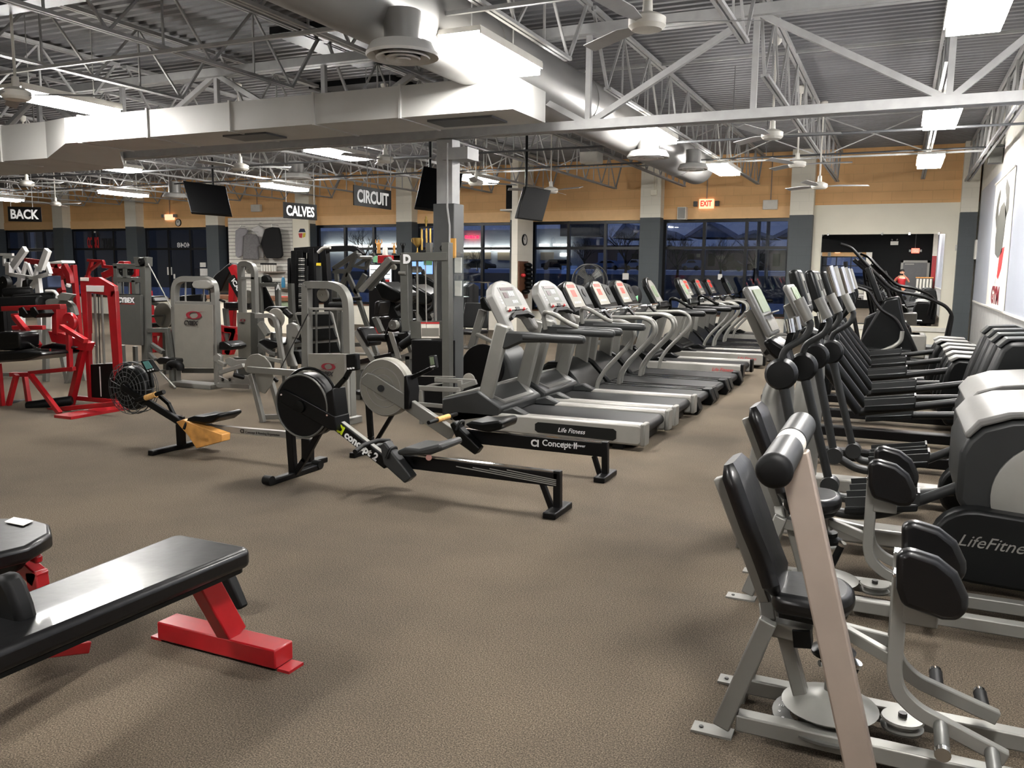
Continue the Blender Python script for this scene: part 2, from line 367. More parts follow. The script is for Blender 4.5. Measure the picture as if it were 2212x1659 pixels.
# free-standing column with conduit
cx0, cx1 = PY(943, 300, 8.5).x, PY(970, 300, 8.5).x
zsp = PY(960, 440, 8.5).z
colm = thing('support_column', 'square steel column, white above and grey below, standing free in mid floor', 'column', (cx0+.12, 8.6, 0))
MB().box(cx0, cx0+.2, 8.5, 8.68, zsp, 3.05).build('upper_shaft', 'steel_white', colm, label='white painted upper shaft')
MB().box(cx0-.03, cx0+.24, 8.47, 8.71, 0, zsp).build('lower_shaft', 'column_grey', colm, .008, label='grey painted lower casing')
MB().tube([(cx0+.2, 8.44, 1.2), (cx0+.2, 8.44, 2.1), (cx0+.17, 8.44, 2.3), (cx0+.17, 8.44, 3.0)], .012, 8).build('conduit', 'steel_white', colm)
o = MB().box(cx0+.12, cx0+.19, 8.44, 8.47, .42, .5).box(cx0+.12, cx0+.19, 8.44, 8.47, .51, .59).build('outlet', 'paper', colm, .004, label='pale double outlet')
MB().box(cx0+.1, cx0+.42, 8.45, 8.72, 2.82, 2.95).build('bracket', 'steel_white', colm)
for z, n_ in ((1.56, 0), (1.30, 1)):
    h = thing('literature_holder', ('upper' if n_ == 0 else 'lower')+' clear plastic leaflet holder on the grey column', 'holder', (cx0+.31, 8.5, z))
    MB().box(cx0+.242, cx0+.42, 8.43, 8.44, z, z+.2).box(cx0+.242, cx0+.42, 8.5, 8.505, z, z+.24).box(cx0+.242, cx0+.42, 8.43, 8.5, z, z+.006).box(cx0+.416, cx0+.42, 8.43, 8.5, z, z+.2).build('case', 'clear_plastic', h)
    MB().box(cx0+.26, cx0+.34, 8.45, 8.475, z+.01, z+.18).build('leaflet', 'paper', h)

# ------------------------------------------------------------------ roof steel
def joist(x, y0, y1, zt, zb, npan, label, group, bridging=None, dx=0.):
    t = thing('roof_joist', label, 'joist', (x, y0, zt), group)
    MB().box(x-.045, x-.008, y0, y1, zt-.04, zt).box(x+.008, x+.045, y0, y1, zt-.04, zt).build('top_chord', 'steel_white', t, smooth=False)
    a = y0+.55; b = y1-.55
    MB().box(x-.04, x-.01, a, b, zb, zb+.03).box(x+.01, x+.04, a, b, zb, zb+.03).build('bottom_chord', 'steel_white', t, smooth=False)
    w = MB(); L = (b-a)/npan
    for k in range(npan):
        p = a+L*k; w.bar((x, p, zb+.015), (x, p+L/2, zt-.02), .022); w.bar((x, p+L/2, zt-.02), (x, p+L, zb+.015), .022)
        w.bar((x, p+L/2, zb+.01), (x, p+L/2, zt-.02), .018)
    w.bar((x, a, zb+.015), (x, y0+.05, zt-.03), .03); w.bar((x, b, zb+.015), (x, y1-.05, zt-.03), .03)
    w.build('web', 'steel_white', t, smooth=False); return t
jx = [.28-1.675*i for i in range(16)]
for i, x in enumerate(jx):
    nm = ORD[i+1]
    joist(x, 8.6, D, ZC-.04, 3.58, 10, nm+' roof joist from the right wall, between cross girder and window wall', 'roof joists of the far bay')
for i, x in enumerate(jx[:14]):
    joist(x, YB, 8.5, ZC-.04, 3.62, 8, ORD[i+1]+' roof joist from the right wall, on the near side of the cross girder', 'roof joists of the near bay')
t = thing('roof_joist', 'steel joist close against the white right-hand wall', 'joist', (1.16, 8, 4.25))
MB().box(1.12, 1.15, YB, D, ZC-.1, ZC-.04).box(1.17, 1.2, YB, D, ZC-.1, ZC-.04).build('top_chord', 'steel_white', t, smooth=False)
MB().box(1.05, 1.08, 2, D-.6, 3.5, 3.54).box(1.12, 1.15, 2, D-.6, 3.5, 3.54).build('bottom_chord', 'steel_white', t, smooth=False)
w = MB(); y = 2
while y < D-1.2:
    w.bar((1.12, y, 3.52), (1.15, y+.5, 4.27), .03); w.bar((1.15, y+.5, 4.27), (1.12, y+1, 3.52), .03); y += 1
w.build('web', 'steel_white', t, smooth=False)
for y in (3.2, 6.1, 11.2, 15.9):
    c = thing('bridging_rod', 'horizontal bridging angle under the joists, '+{3.2: 'nearest the camera', 6.1: 'just before the long duct', 11.2: 'second bay beyond the cross girder', 15.9: 'nearest the window wall'}[y], 'bridging', (-6, y, 3.6))
    MB().bar((-24.6, y, 3.60), (1.1, y, 3.60), .03).build('lower_angle', 'steel_white', c, smooth=False)
    MB().bar((-24.6, y+.03, 4.29), (1.1, y+.03, 4.29), .03).build('upper_angle', 'steel_white', c, smooth=False)
    w = MB()
    for a, b in zip(jx, jx[1:]): w.bar((a, y, 3.62), (b, y, 4.29), .018); w.bar((a, y+.02, 4.29), (b, y+.02, 3.62), .018)
    if y > 13: w.build('cross_brace', 'steel_white', c, smooth=False)
# cross girder (truss) over the column
GY = 8.55
g = thing('truss_girder', 'white steel truss girder spanning the room above the column', 'girder', (-6, GY, 3.05))
MB().box(-25, XR, GY-.09, GY-.01, 3.06, 3.15).box(-25, XR, GY+.01, GY+.09, 3.06, 3.15).build('bottom_chord', 'steel_white', g, smooth=False)
MB().box(-25, XR, GY-.09, GY-.01, 4.0, 4.1).box(-25, XR, GY+.01, GY+.09, 4.0, 4.1).build('top_chord', 'steel_white', g, smooth=False)
for i, x in enumerate(jx):
    MB().bar((x, GY, 3.12), (x, GY, 4.04), .055).build('vertical', 'steel_white', g, smooth=False)
    if i < len(jx)-1:
        xm = (x+jx[i+1])/2
        if i % 2 == 0: a, b = x, jx[i+1]
        else: a, b = jx[i+1], x
        MB().bar((a, GY, 3.12), (xm if False else b, GY, 4.04), .06).build('diagonal', 'steel_white', g, smooth=False)
MB().bar((.28, GY, 3.12), (1.3, GY, 4.0), .06).build('diagonal', 'steel_white', g, smooth=False)
# dark beam and sheets under the deck
p = [PZ(0, 10, 3.9), PZ(290, -14, 3.9)]
b = MB().box(-16, -5.2, p[0].y-.1, p[0].y+.12, 3.85, 4.1).build('roof_beam', 'dark_grey_paint', smooth=False)
tag(b, 'dark grey steel beam crossing the top left corner under the roof', 'beam')
q = [PZ(560, 60, 4.3), PZ(790, 40, 4.3), PZ(790, 140, 4.3), PZ(560, 140, 4.3)]
b = MB().box(q[0].x, q[1].x+.3, q[1].y, q[2].y, 4.27, 4.36).build('black_deck_panel', 'black_paint', smooth=False); tag(b, 'black flat panel on the roof deck left of the round duct', 'roof hatch')  # flat black sheet on the deck, nothing cut through
q = [PZ(676, 190, 4.3), PZ(850, 205, 4.3)]
b = MB().box(q[0].x, q[1].x+.6, q[0].y-.1, q[0].y+.8, 4.27, 4.36).build('black_deck_panel', 'black_paint', smooth=False); tag(b, 'black flat strip on the deck just above the long duct', 'roof hatch')  # second flat black sheet, a longer strip

# ------------------------------------------------------------------ ducts
t = thing('round_duct', 'long round grey ventilation duct running toward the windows', 'duct', (-3.72, 9, 3.6))
MB().cyl((-3.72, -2.2, 3.62), (-3.72, 16.6, 3.62), .33, 40).build('pipe', 'duct_round', t)
for y in (1, 3.4, 7.2, 9.8, 12.4, 15): MB().cyl((-3.72, y, 3.62), (-3.72, y+.05, 3.62), .337, 40).build('seam_band', 'duct_round', t)
def diffuser(x, y, z, r, label, drop=.22, par=None):
    t = thing('ceiling_diffuser', label, 'diffuser', (x, y, z))
    MB().cyl((x, y, z+.02), (x, y, z+drop), r*.5, 24).build('collar', 'duct_round', t)
    MB().lathe([(r*.5, .09), (r*.85, .07), (r, .0), (r*.97, -.02), (r*.8, .02)], (x, y, z)).build('rim', 'duct_white', t)
    MB().lathe([(r*.62, .0), (r*.74, -.02), (r*.72, -.03), (r*.5, .0)], (x, y, z)).lathe([(r*.36, -.0), (r*.48, -.025), (r*.45, -.035), (r*.3, -.01)], (x, y, z)).lathe([(r*.1, -.01), (r*.22, -.03), (r*.2, -.04), (r*.05, -.03)], (x, y, z)).build('cone', 'duct_white', t)
    return t
p = PZ(870, 118, 3.15); diffuser(p.x, p.y, 3.15, .27, 'large round diffuser hanging from the round duct, nearest the camera', .3)
p = PZ(1400, 338, 3.22); diffuser(p.x, p.y, 3.22, .3, 'round diffuser under the duct near the middle of the room', .3)
p = PZ(1497, 364, 3.3); diffuser(p.x, p.y, 3.3, .25, 'round diffuser at the far end of the round duct', .3)
p = PZ(378, 425, 3.25); diffuser(p.x, p.y, 3.25, .28, 'round diffuser left of the tilted television', .35)
p = PZ(640, 384, 3.3); diffuser(p.x, p.y, 3.3, .28, 'round diffuser above the shirt display', .3)
# rectangular duct along X
xe = -3.29
t = thing('rectangular_duct', 'long white rectangular ventilation duct crossing above the rowing machines', 'duct', (-7, 7.5, 3.05))
MB().box(-9.15, xe, 7.15, 7.92, 3.05, 3.345).build('duct_run', 'duct_white', t, smooth=False)
MB().add([(-9.15, 7.15, 3.05), (-9.15, 7.92, 3.05), (-9.15, 7.92, 3.345), (-9.15, 7.15, 3.345), (-9.75, 7.35, 2.93), (-9.75, 8.5, 2.93), (-9.75, 8.5, 3.37), (-9.75, 7.35, 3.37)],
         [(0, 1, 2, 3), (4, 7, 6, 5), (0, 4, 5, 1), (1, 5, 6, 2), (2, 6, 7, 3), (3, 7, 4, 0)]).build('transition', 'duct_white', t, smooth=False)
MB().box(-20, -9.75, 7.35, 8.5, 2.93, 3.37).build('wide_run', 'duct_white', t, smooth=False)
for x in (-4.48, -5.5, -6.6, -7.8, -8.9, -10.6, -11.9): MB().box(x-.012, x+.012, 7.15 if x > -9 else 7.35, 7.15 if x > -9 else 7.36, 0, 0) if False else MB().box(x-.012, x+.012, (7.13 if x > -9.2 else 7.33), 7.92, (3.04 if x > -9.2 else 2.92), (3.36 if x > -9.2 else 3.385)).build('flange', 'duct_white', t, smooth=False)
for a, b in ((-4.3, -3.6), (-6.9, -6.3)):
    MB().box(a, b, 7.35, 7.7, 3.03, 3.05).build('grille', 'dark_grey_paint', t, smooth=False)

# ------------------------------------------------------------------ lamps: fluorescent high bays
ly = {1: 6.66, 2: 11.15, 3: 15.3}
lx = {1: [.36, -3.25, -8.52], 2: [.3, -3.1, -8.15, -13.2], 3: [.3, -2.95, -7.8, -12.6, -17.6, -22.3]}
rown = {1: 'in the row nearest the camera', 2: 'in the middle row', 3: 'in the row nearest the windows'}
proto = None
for r in (1, 2, 3):
    for i, x in enumerate(lx[r]):
        lab = '%s glowing fluorescent fixture from the right wall, %s' % (ORD[i+1], rown[r])
        y = ly[r]
        if proto is None:
            t = proto = thing('fluorescent_light', lab, 'ceiling light', (x, y, 3.4), 'fluorescent high bay fixtures')
            MB().box(x-.19, x+.19, y-.62, y+.62, 3.43, 3.47).bar((x-.19, y-.62, 3.43), (x-.19, y+.62, 3.43), .01, .05).bar((x+.19, y-.62, 3.43), (x+.19, y+.62, 3.43), .01, .05).build('housing', 'paint_white', t)
            MB().box(x-.175, x+.175, y-.6, y+.6, 3.35, 3.42).build('lens', 'lamp_lens', t, smooth=False)
            MB().box(x-.12, x+.12, y-.5, y+.5, 3.471, 3.476).build('added_uplight', 'uplight_fill', t, smooth=False)  # glowing sheet added on the housing top to brighten the deck
            MB().cyl((x, y-.4, 3.47), (x, y-.4, ZC-.01), .006, 6).build('hanger', 'steel_white', t); MB().cyl((x, y+.4, 3.47), (x, y+.4, ZC-.01), .006, 6).build('hanger', 'steel_white', t)
        else: copy_tree(proto, (x, y, 3.4), lab)
# unseen lamps out of frame; the left one is added to brighten the foreground
for x, y, lab in ((.3, 1.2, 'fixture over the foreground machines by the right wall'), (-4.6, .6, 'fixture added out of view to brighten the foreground floor')):
    copy_tree(proto, (x, y, 3.4), 'fluorescent '+lab)

# ------------------------------------------------------------------ ceiling fans
def fan(x, y, z, label, rot=0., r=.76, rod=None, blades=3, old=None):
    t = thing('ceiling_fan', label, 'ceiling fan', (x, y, z), 'ceiling fans')
    zt = ZC-.02
    MB().cyl((x, y, z+.05), (x, y, zt), .013, 8).build('down_rod', 'paint_white', t)
    MB().lathe([(.03, 0), (.055, .03), (.06, .1), (.03, .12)], (x, y, zt-.12), seg=16).build('canopy', 'paint_white', t)
    MB().lathe([(.04, -.05), (.1, -.045), (.125, -.02), (.125, .03), (.08, .055), (.035, .07), (.03, .16)], (x, y, z), seg=24).build('motor', 'paint_white', t)
    for k in range(blades):
        a = rot+2*pi*k/blades; d = V(cos(a), sin(a), 0); s = V(-sin(a), cos(a), 0); c = V(x, y, z-.01)
        MB().prism([c+d*.1-s*.02, c+d*.3-s*.055, c+d*r-s*.05, c+d*r+s*.05+V(0, 0, .03), c+d*.3+s*.05+V(0, 0, .03), c+d*.1+s*.02+V(0, 0, .01)], (0, 0, .006)).build('blade', 'steel_white', t)
    return t
FANS = [(1398, 50, 3.25, .35, 'large white fan at the top, right of the round duct'), (35, 205, 3.15, .5, 'white fan at the left edge of the ceiling, beside the first left light'), (1668, 292, 3.2, .2, 'white fan under the girder, right of centre'),
        (1722, 355, 3.2, .1, 'white fan over the treadmills, third from the window wall'), (1770, 402, 3.0, .3, 'white fan hanging lowest before the orange wall on the right'), (1190, 412, 3.0, -.45, 'white fan beside the small tilted television'),
        (1028, 395, 3.05, .9, 'white fan glowing beside a light, right of the column'), (832, 345, 3.2, .2, 'white fan above the CIRCUIT sign'), (519, 362, 3.1, .4, 'white fan right of the large tilted television'),
        (58, 397, 3.1, .2, 'white fan above the BACK sign'), (120, 441, 3.1, .1, 'white fan right of the BACK sign')]
for px_, py_, z, rt_, lab in FANS:
    p = PZ(px_, py_, z); fan(p.x, p.y, z, lab, rt_)

for k, (x0_, y0_, yy, m_, lab) in enumerate(((1600, 342, 15.0, 'dark_grey_paint', 'thin dark sprinkler pipe under the joists nearest the windows'), (1600, 300, 11.9, 'dark_grey_paint', 'thin dark sprinkler pipe just beyond the cross girder'))):
    z_ = PY(x0_, y0_, yy).z; sp_ = thing('sprinkler_pipe', lab, 'pipe', (-9, yy, z_)); MB().cyl((-26, yy, z_), (XR-.1, yy, z_), .016, 8).build('pipe', m_, sp_)
    for x_ in (-22.2, -15.5, -8.8, -2.2): MB().cyl((x_, yy, z_), (x_, yy, ZC), .006, 6).build('hanger', m_, sp_)
# ------------------------------------------------------------------ treadmills
def lf_treadmill(name, label, dark, loc, group):
    """grey club treadmill, front toward -X, near side at the lower Y"""
    R = V(-3.05, 7.72, 0)                       # built at the place of the first one
    t = thing(name, label, 'treadmill', R, group)
    rail = 'silver_light'; body = 'plastic_grey' if not dark else 'plastic_black'; up = 'silver_paint'; arm = 'plastic_grey' if not dark else 'plastic_black'
    for y0, y1 in ((7.2, 7.35), (8.06, 8.2)):
        m = MB().profile([(-3.95, .06), (-2.04, .05), (-2.0, .09), (-2.0, .22), (-2.05, .245), (-3.95, .235)], (0, y0, 0), (1, 0, 0), (0, 0, 1), (0, y1-y0, 0))
        sr = m.build('side_rail', rail, t, .02)
        MB().box(-2.03, -1.985, y0-.006, y1+.006, .05, .255).build('end_cap', 'silver_paint' if not dark else 'plastic_black', sr, .012)
    MB().box(-3.6, -2.06, 7.35, 8.06, .15, .19).build('deck', 'plastic_black', t)
    MB().box(-3.5, -2.08, 7.37, 8.04, .19, .215).tube([(-2.08, 7.37, .165), (-2.08, 8.04, .165)], .05, 16).build('running_belt', 'belt', t)
    MB().box(-3.9, -2.1, 7.36, 8.05, .03, .15).box(-3.7, -3.6, 7.25, 7.33, 0, .06).box(-3.7, -3.6, 8.08, 8.16, 0, .06).box(-2.3, -2.2, 7.25, 7.33, 0, .06).box(-2.3, -2.2, 8.08, 8.16, 0, .06).build('frame', 'black_paint', t)
    MB().profile([(-4.06, .17), (-4.06, .34), (-3.66, .45), (-3.4, .3), (-3.42, .2), (-3.9, .1)], (0, 7.2, 0), (1, 0, 0), (0, 0, 1), (0, 1.0, 0)).build('motor_hood', body, t, .025)
    MB().add([(-4.05, 7.22, .352), (-3.66, 7.22, .462), (-3.43, 7.35, .335), (-3.43, 8.05, .335), (-3.66, 8.18, .462), (-4.05, 8.18, .352), (-3.82, 7.7, .43),
              (-4.05, 7.22, .335), (-3.66, 7.22, .445), (-3.43, 7.35, .318), (-3.43, 8.05, .318), (-3.66, 8.18, .445), (-4.05, 8.18, .335)],
             [(0, 1, 6), (1, 2, 6), (2, 3, 6), (3, 4, 6), (4, 5, 6), (5, 0, 6), (0, 7, 8, 1), (1, 8, 9, 2), (2, 9, 10, 3), (3, 10, 11, 4), (4, 11, 12, 5), (5, 12, 7, 0)]).build('hood_lid', 'console_grey' if not dark else 'plastic_dark', t, smooth=False)
    for y in (7.26, 8.14):
        MB().bar((-3.65, y, .18), (-3.415, y, 1.09), .075, .15, (1, 0, 0)).build('upright', up, t, .02)
        MB().profile([(-3.48, 1.03), (-3.49, .87), (-3.45, .845), (-3.36, .86), (-3.22, .925), (-2.9, .945), (-2.9, 1.02), (-3.18, 1.03)], (0, y-.035, 0), (1, 0, 0), (0, 0, 1), (0, .07, 0)).build('armrest', arm, t, .02)
        MB().tube([(-3.2, y, .98), (-2.64, y, .98), (-2.6, y, .978), (-2.585, y, .978)], [.043, .043, .036, .015], 14).build('arm_grip', arm, t)
    for y in (7.24, 8.06): MB().profile([(-3.62, .2), (-3.3, .3), (-3.16, .24), (-3.2, .18)], (0, y, 0), (1, 0, 0), (0, 0, 1), (0, .11, 0)).build('rail_shroud', body, t, .015)
    hb = MB().tube([(-3.33, 8.1, 1.0), (-3.34, 8.07, 1.16), (-3.28, 8.0, 1.19), (-3.2, 8.02, 1.16), (-3.05, 8.1, 1.06), (-2.98, 8.13, 1.03)], .024, 10, smooth_pts=4).build('sensor_bar', 'plastic_black' if dark else 'silver_paint', t)
    # console
    v = V(-.25, 0, .44).normalized(); u = V(0, 1, 0); n = V(.87, 0, .494)
    o = V(-3.40, 7.36, 1.06) if not dark else V(-3.42, 7.42, 1.12)
    if not dark:
        out = [(0, -.03), (.05, -.06), (.1, -.03), (.13, .1), (.2, .125), (.5, .125), (.56, .1), (.6, -.03), (.65, -.06), (.7, -.03), (.7, .36), (.6, .45), (.48, .5), (.35, .515), (.22, .5), (.1, .45), (0, .36)]
        c = MB().profile(out, o-n*.1, u, v, n*.1).build('console', 'console_grey', t, .018)
        fc = o+n*.0
        MB().profile([(.1, .17), (.6, .17), (.58, .21), (.12, .21)], fc-n*.01, u, v, n*.03).build('tray', 'silver_paint', c)
        MB().profile([(.08, .09), (.2, .14), (.5, .14), (.62, .09), (.62, .06), (.5, .105), (.2, .105), (.08, .06)], fc-n*.02, u, v, n*.06).build('hand_bar', 'rubber', c)
        MB().profile([(.16, .22), (.54, .22), (.54, .43), (.16, .43)], fc, u, v, n*.002).build('panel', 'grey_frame', c, smooth=False)
        MB().profile([(.2, .395), (.5, .395), (.5, .425), (.2, .425)], fc, u, v, n*.005).profile([(.22, .31), (.31, .31), (.31, .37), (.22, .37)], fc, u, v, n*.005).build('display', 'plastic_dim', c, smooth=False)
        b = MB()
        for i in range(3):
            b.profile([(.35+.045*i, .33), (.37+.045*i, .33), (.37+.045*i, .38), (.35+.045*i, .38)], fc, u, v, n*.006)
            b.profile([(.36+.045*i, .25), (.38+.045*i, .25), (.38+.045*i, .28), (.36+.045*i, .28)], fc, u, v, n*.006)
            b.profile([(.1, .25+.03*i), (.12, .25+.03*i), (.12, .265+.03*i), (.1, .265+.03*i)], fc, u, v, n*.006)
        b.build('key_pad', 'text_white', c, smooth=False)
        MB().profile([(.3, .16), (.4, .16), (.4, .2), (.3, .2)], fc, u, v, n*.024).build('latch', 'plastic_black', c, .004)
        for du in (.16, .5): MB().cyl(fc+u*du+v*.17, fc+u*du+v*.17+n*.03, .014, 10).build('key_button', 'label_red', c)
        text('LifeFitness', 'text_white', fc+u*.29+v*.46+n*.001, u, v, .028, c, ext=.001)
    else:
        out = [(.2, -.08), (.55, -.08), (.6, 0), (.58, .32), (.5, .42), (.4, .46), (.3, .46), (.2, .42), (.12, .32), (.12, 0)]
        c = MB().profile(out, o-n*.09, u, v, n*.09).build('console', 'plastic_black', t, .02)
        MB().profile([(.2, .02), (.52, .02), (.52, .3), (.45, .4), (.27, .4), (.2, .3)], o, u, v, n*.004).build('bezel', 'silver_light', c, smooth=False)
        MB().profile([(.27, .1), (.45, .1), (.45, .3), (.27, .3)], o, u, v, n*.008).build('display', 'lcd', c, smooth=False)
        MB().profile([(0, -.1), (.7, -.1), (.6, .0), (.1, .0)], o-n*.02, u, v, n*.08).build('tray', 'plastic_black', c, .015)
    if not dark:
        MB().profile([(-3.02, .09), (-2.28, .08), (-2.25, .1), (-2.25, .17), (-2.28, .19), (-3.02, .19), (-3.05, .17), (-3.05, .11)], (0, 7.2, 0), (1, 0, 0), (0, 0, 1), (0, -.003, 0)).build('name_badge', 'plastic_dark', t, smooth=False)
        text('Life Fitness', 'text_white', (-2.82, 7.196, .115), (1, 0, 0), (0, 0, 1), .06, t, ext=.001, shear=.3)
    else:
        text('Life Fitness', 'label_red', (-2.45, 7.196, .14), (1, 0, 0), (0, 0, 1), .07, t, ext=.001, shear=.3)
    t.location = V(loc[0]-3.05+3.05, loc[1], 0) if False else V(loc); return t
GT = 'treadmills in a row'
a = lf_treadmill('treadmill', 'silver-grey treadmill nearest the camera, first in the row behind the rowers', False, (-3.05, 7.72, 0), GT)
copy_tree(a, (-3.05, 8.85, 0), 'silver-grey treadmill second in the row, beside the nearest one', GT)
b = lf_treadmill('treadmill', 'black treadmill with straight arms after the three red-screened ones, draped cloth on console', True, (-3.1, 13.2, 0), GT)
copy_tree(b, (-3.05, 15.1, 0), 'black treadmill with red lettering on its silver side rail, mid row', GT)
copy_tree(b, (-3.1, 19.7, 0), 'black treadmill last in the row, against the windows', GT)

def star_treadmill(label, loc, group):
    R = V(-3.05, 9.9, 0); t = thing('treadmill', label, 'treadmill', R, group)
    y0, y1 = 9.45, 10.33
    for a, b in ((y0-.03, y0+.13), (y1-.13, y1+.03)):
        sr = MB().box(-3.7, -2.05, a, b, .07, .17).build('side_rail', 'plastic_dark', t, .02)
        MB().box(-3.5, -2.1, a+.02, a+.05, .17, .176).build('trim_strip', 'chrome', sr)
        MB().profile([(-2.12, .02), (-2.0, .0), (-1.97, .06), (-2.02, .2), (-2.12, .2)], (0, a-.01, 0), (1, 0, 0), (0, 0, 1), (0, b-a+.02, 0)).build('end_cap', 'plastic_black', sr, .012)
    MB().box(-3.6, -2.1, y0+.13, y1-.13, .06, .15).box(-3.5, -3.4, y0+.1, y1-.1, 0, .07).build('frame', 'black_paint', t)
    MB().box(-3.5, -2.08, y0+.14, y1-.14, .15, .175).tube([(-2.08, y0+.14, .125), (-2.08, y1-.14, .125)], .05, 16).build('running_belt', 'belt', t)
    hp = [(-4.05, .06), (-4.05, .25), (-3.98, .42), (-3.86, .5), (-3.74, .5), (-3.6, .43), (-3.48, .31), (-3.38, .19), (-3.38, .12)]
    MB().profile(hp, (0, y0+.02, 0), (1, 0, 0), (0, 0, 1), (0, y1-y0-.04, 0)).build('motor_hood', 'plastic_black', t, .03)
    for y in (y0+.1, y1-.1):
        MB().bar((-3.72, y, .3), (-3.62, y, 1.1), .05, .19, (1, 0, 0)).build('upright', 'silver_paint', t, .02)
    for y in (y0, y1):
        pts = [(-3.22, y, .16), (-3.2, y, .3), (-3.11, y, .45), (-2.82, y, .76), (-2.76, y, .87), (-2.8, y, .98), (-2.92, y, 1.03), (-3.5, y, 1.01)]
        MB().tube(pts, .026, 12, smooth_pts=4).build('handrail', 'silver_paint', t)
    MB().tube([(-3.42, y0+.14, 1.03), (-3.36, y0+.16, 1.12), (-3.2, y0+.2, 1.13), (-3.2, y1-.2, 1.13), (-3.36, y1-.16, 1.12), (-3.42, y1-.14, 1.03)], .022, 10, smooth_pts=4).build('front_bar', 'chrome', t)
    MB().tube([(-3.2, y0+.2, 1.12), (-3.08, y0+.12, 1.03), (-3.05, y0+.02, 1.01)], .02, 8, smooth_pts=3).build('front_grip', 'rubber', t)
    v = V(-.2, 0, .36).normalized(); u = V(0, 1, 0); n = V(.874, 0, .486); o = V(-3.5, y0+.06, 1.1)
    out = [(0, 0), (.74, 0), (.76, .1), (.74, .34), (.7, .38), (.5, .4), (.4, .44), (.2, .45), (.08, .42), (0, .36), (-.02, .2)]
    c = MB().profile(out, o-n*.12, u, v, n*.11).build('console', 'plastic_black', t, .02)
    MB().profile([(.02, .08), (.42, .08), (.4, .39), (.33, .42), (.16, .42), (.04, .36)], o-n*.012, u, v, n*.014).build('face', 'grey_panel', c, smooth=False)
    MB().profile([(.45, .1), (.7, .1), (.7, .35), (.45, .37)], o-n*.012, u, v, n*.012).build('fan_panel', 'plastic_grey', c, smooth=False)
    MB().cyl(o+u*.58+v*.27, o+u*.58+v*.27+n*.008, .055, 16).build('fan_grille', 'black_paint', c)
    MB().profile([(.1, .34), (.34, .34), (.34, .385), (.1, .385)], o, u, v, n*.004).profile([(.14, .22), (.28, .22), (.28, .31), (.14, .31)], o, u, v, n*.004).build('display', 'led_red', c, smooth=False)
    b = MB()
    for i in range(4): b.profile([(.1+.06*i, .13), (.13+.06*i, .13), (.13+.06*i, .155), (.1+.06*i, .155)], o, u, v, n*.004)
    b.build('key_pad', 'text_white', c, smooth=False)
    MB().profile([(-.02, -.12), (.76, -.12), (.74, .03), (0, .03)], o-n*.06, u, v, n*.1).build('tray', 'plastic_dark', c, .015)
    MB().profile([(.2, -.07), (.5, -.07), (.48, .0), (.22, .0)], o+n*.02, u, v, n*.03).build('book_rest', 'silver_paint', c, .005)
    t.location = V(loc); return t
c = star_treadmill('treadmill with curved rails and red screens, third in the row', (-3.05, 9.9, 0), GT)
for k, (x, y, lab) in enumerate(((-3.05, 10.88, 'treadmill with curved rails and red screens, fourth in the row'), (-3.05, 11.9, 'treadmill with curved rails and red screens, fifth in the row'),
                   (-3.12, 16.25, 'red-screened treadmill in the far cluster, next to the black one'), (-3.12, 17.35, 'middle red-screened treadmill of the far cluster'), (-3.12, 18.45, 'red-screened treadmill of the far cluster nearest the windows'))):
    copy_tree(c, (x, y, 0), lab, GT)
# cloth over the black console
m = MB(); cc = PY(1370, 640, 13.0)
tag(MB().ball(cc, .12, .16, .17, 14, 10).build('draped_jacket', 'cloth_black', loc=cc), 'black cloth draped on the console of the sixth treadmill', 'jacket')
q = [PY(1362, 645, 12.7), PY(1378, 638, 12.7), PY(1378, 655, 12.7), PY(1368, 658, 12.7)]
tag(MB().prism(q, (0, .004, 0)).build('note_card', 'green_paper', loc=q[0]), 'small pale green card hanging under the black cloth', 'card')

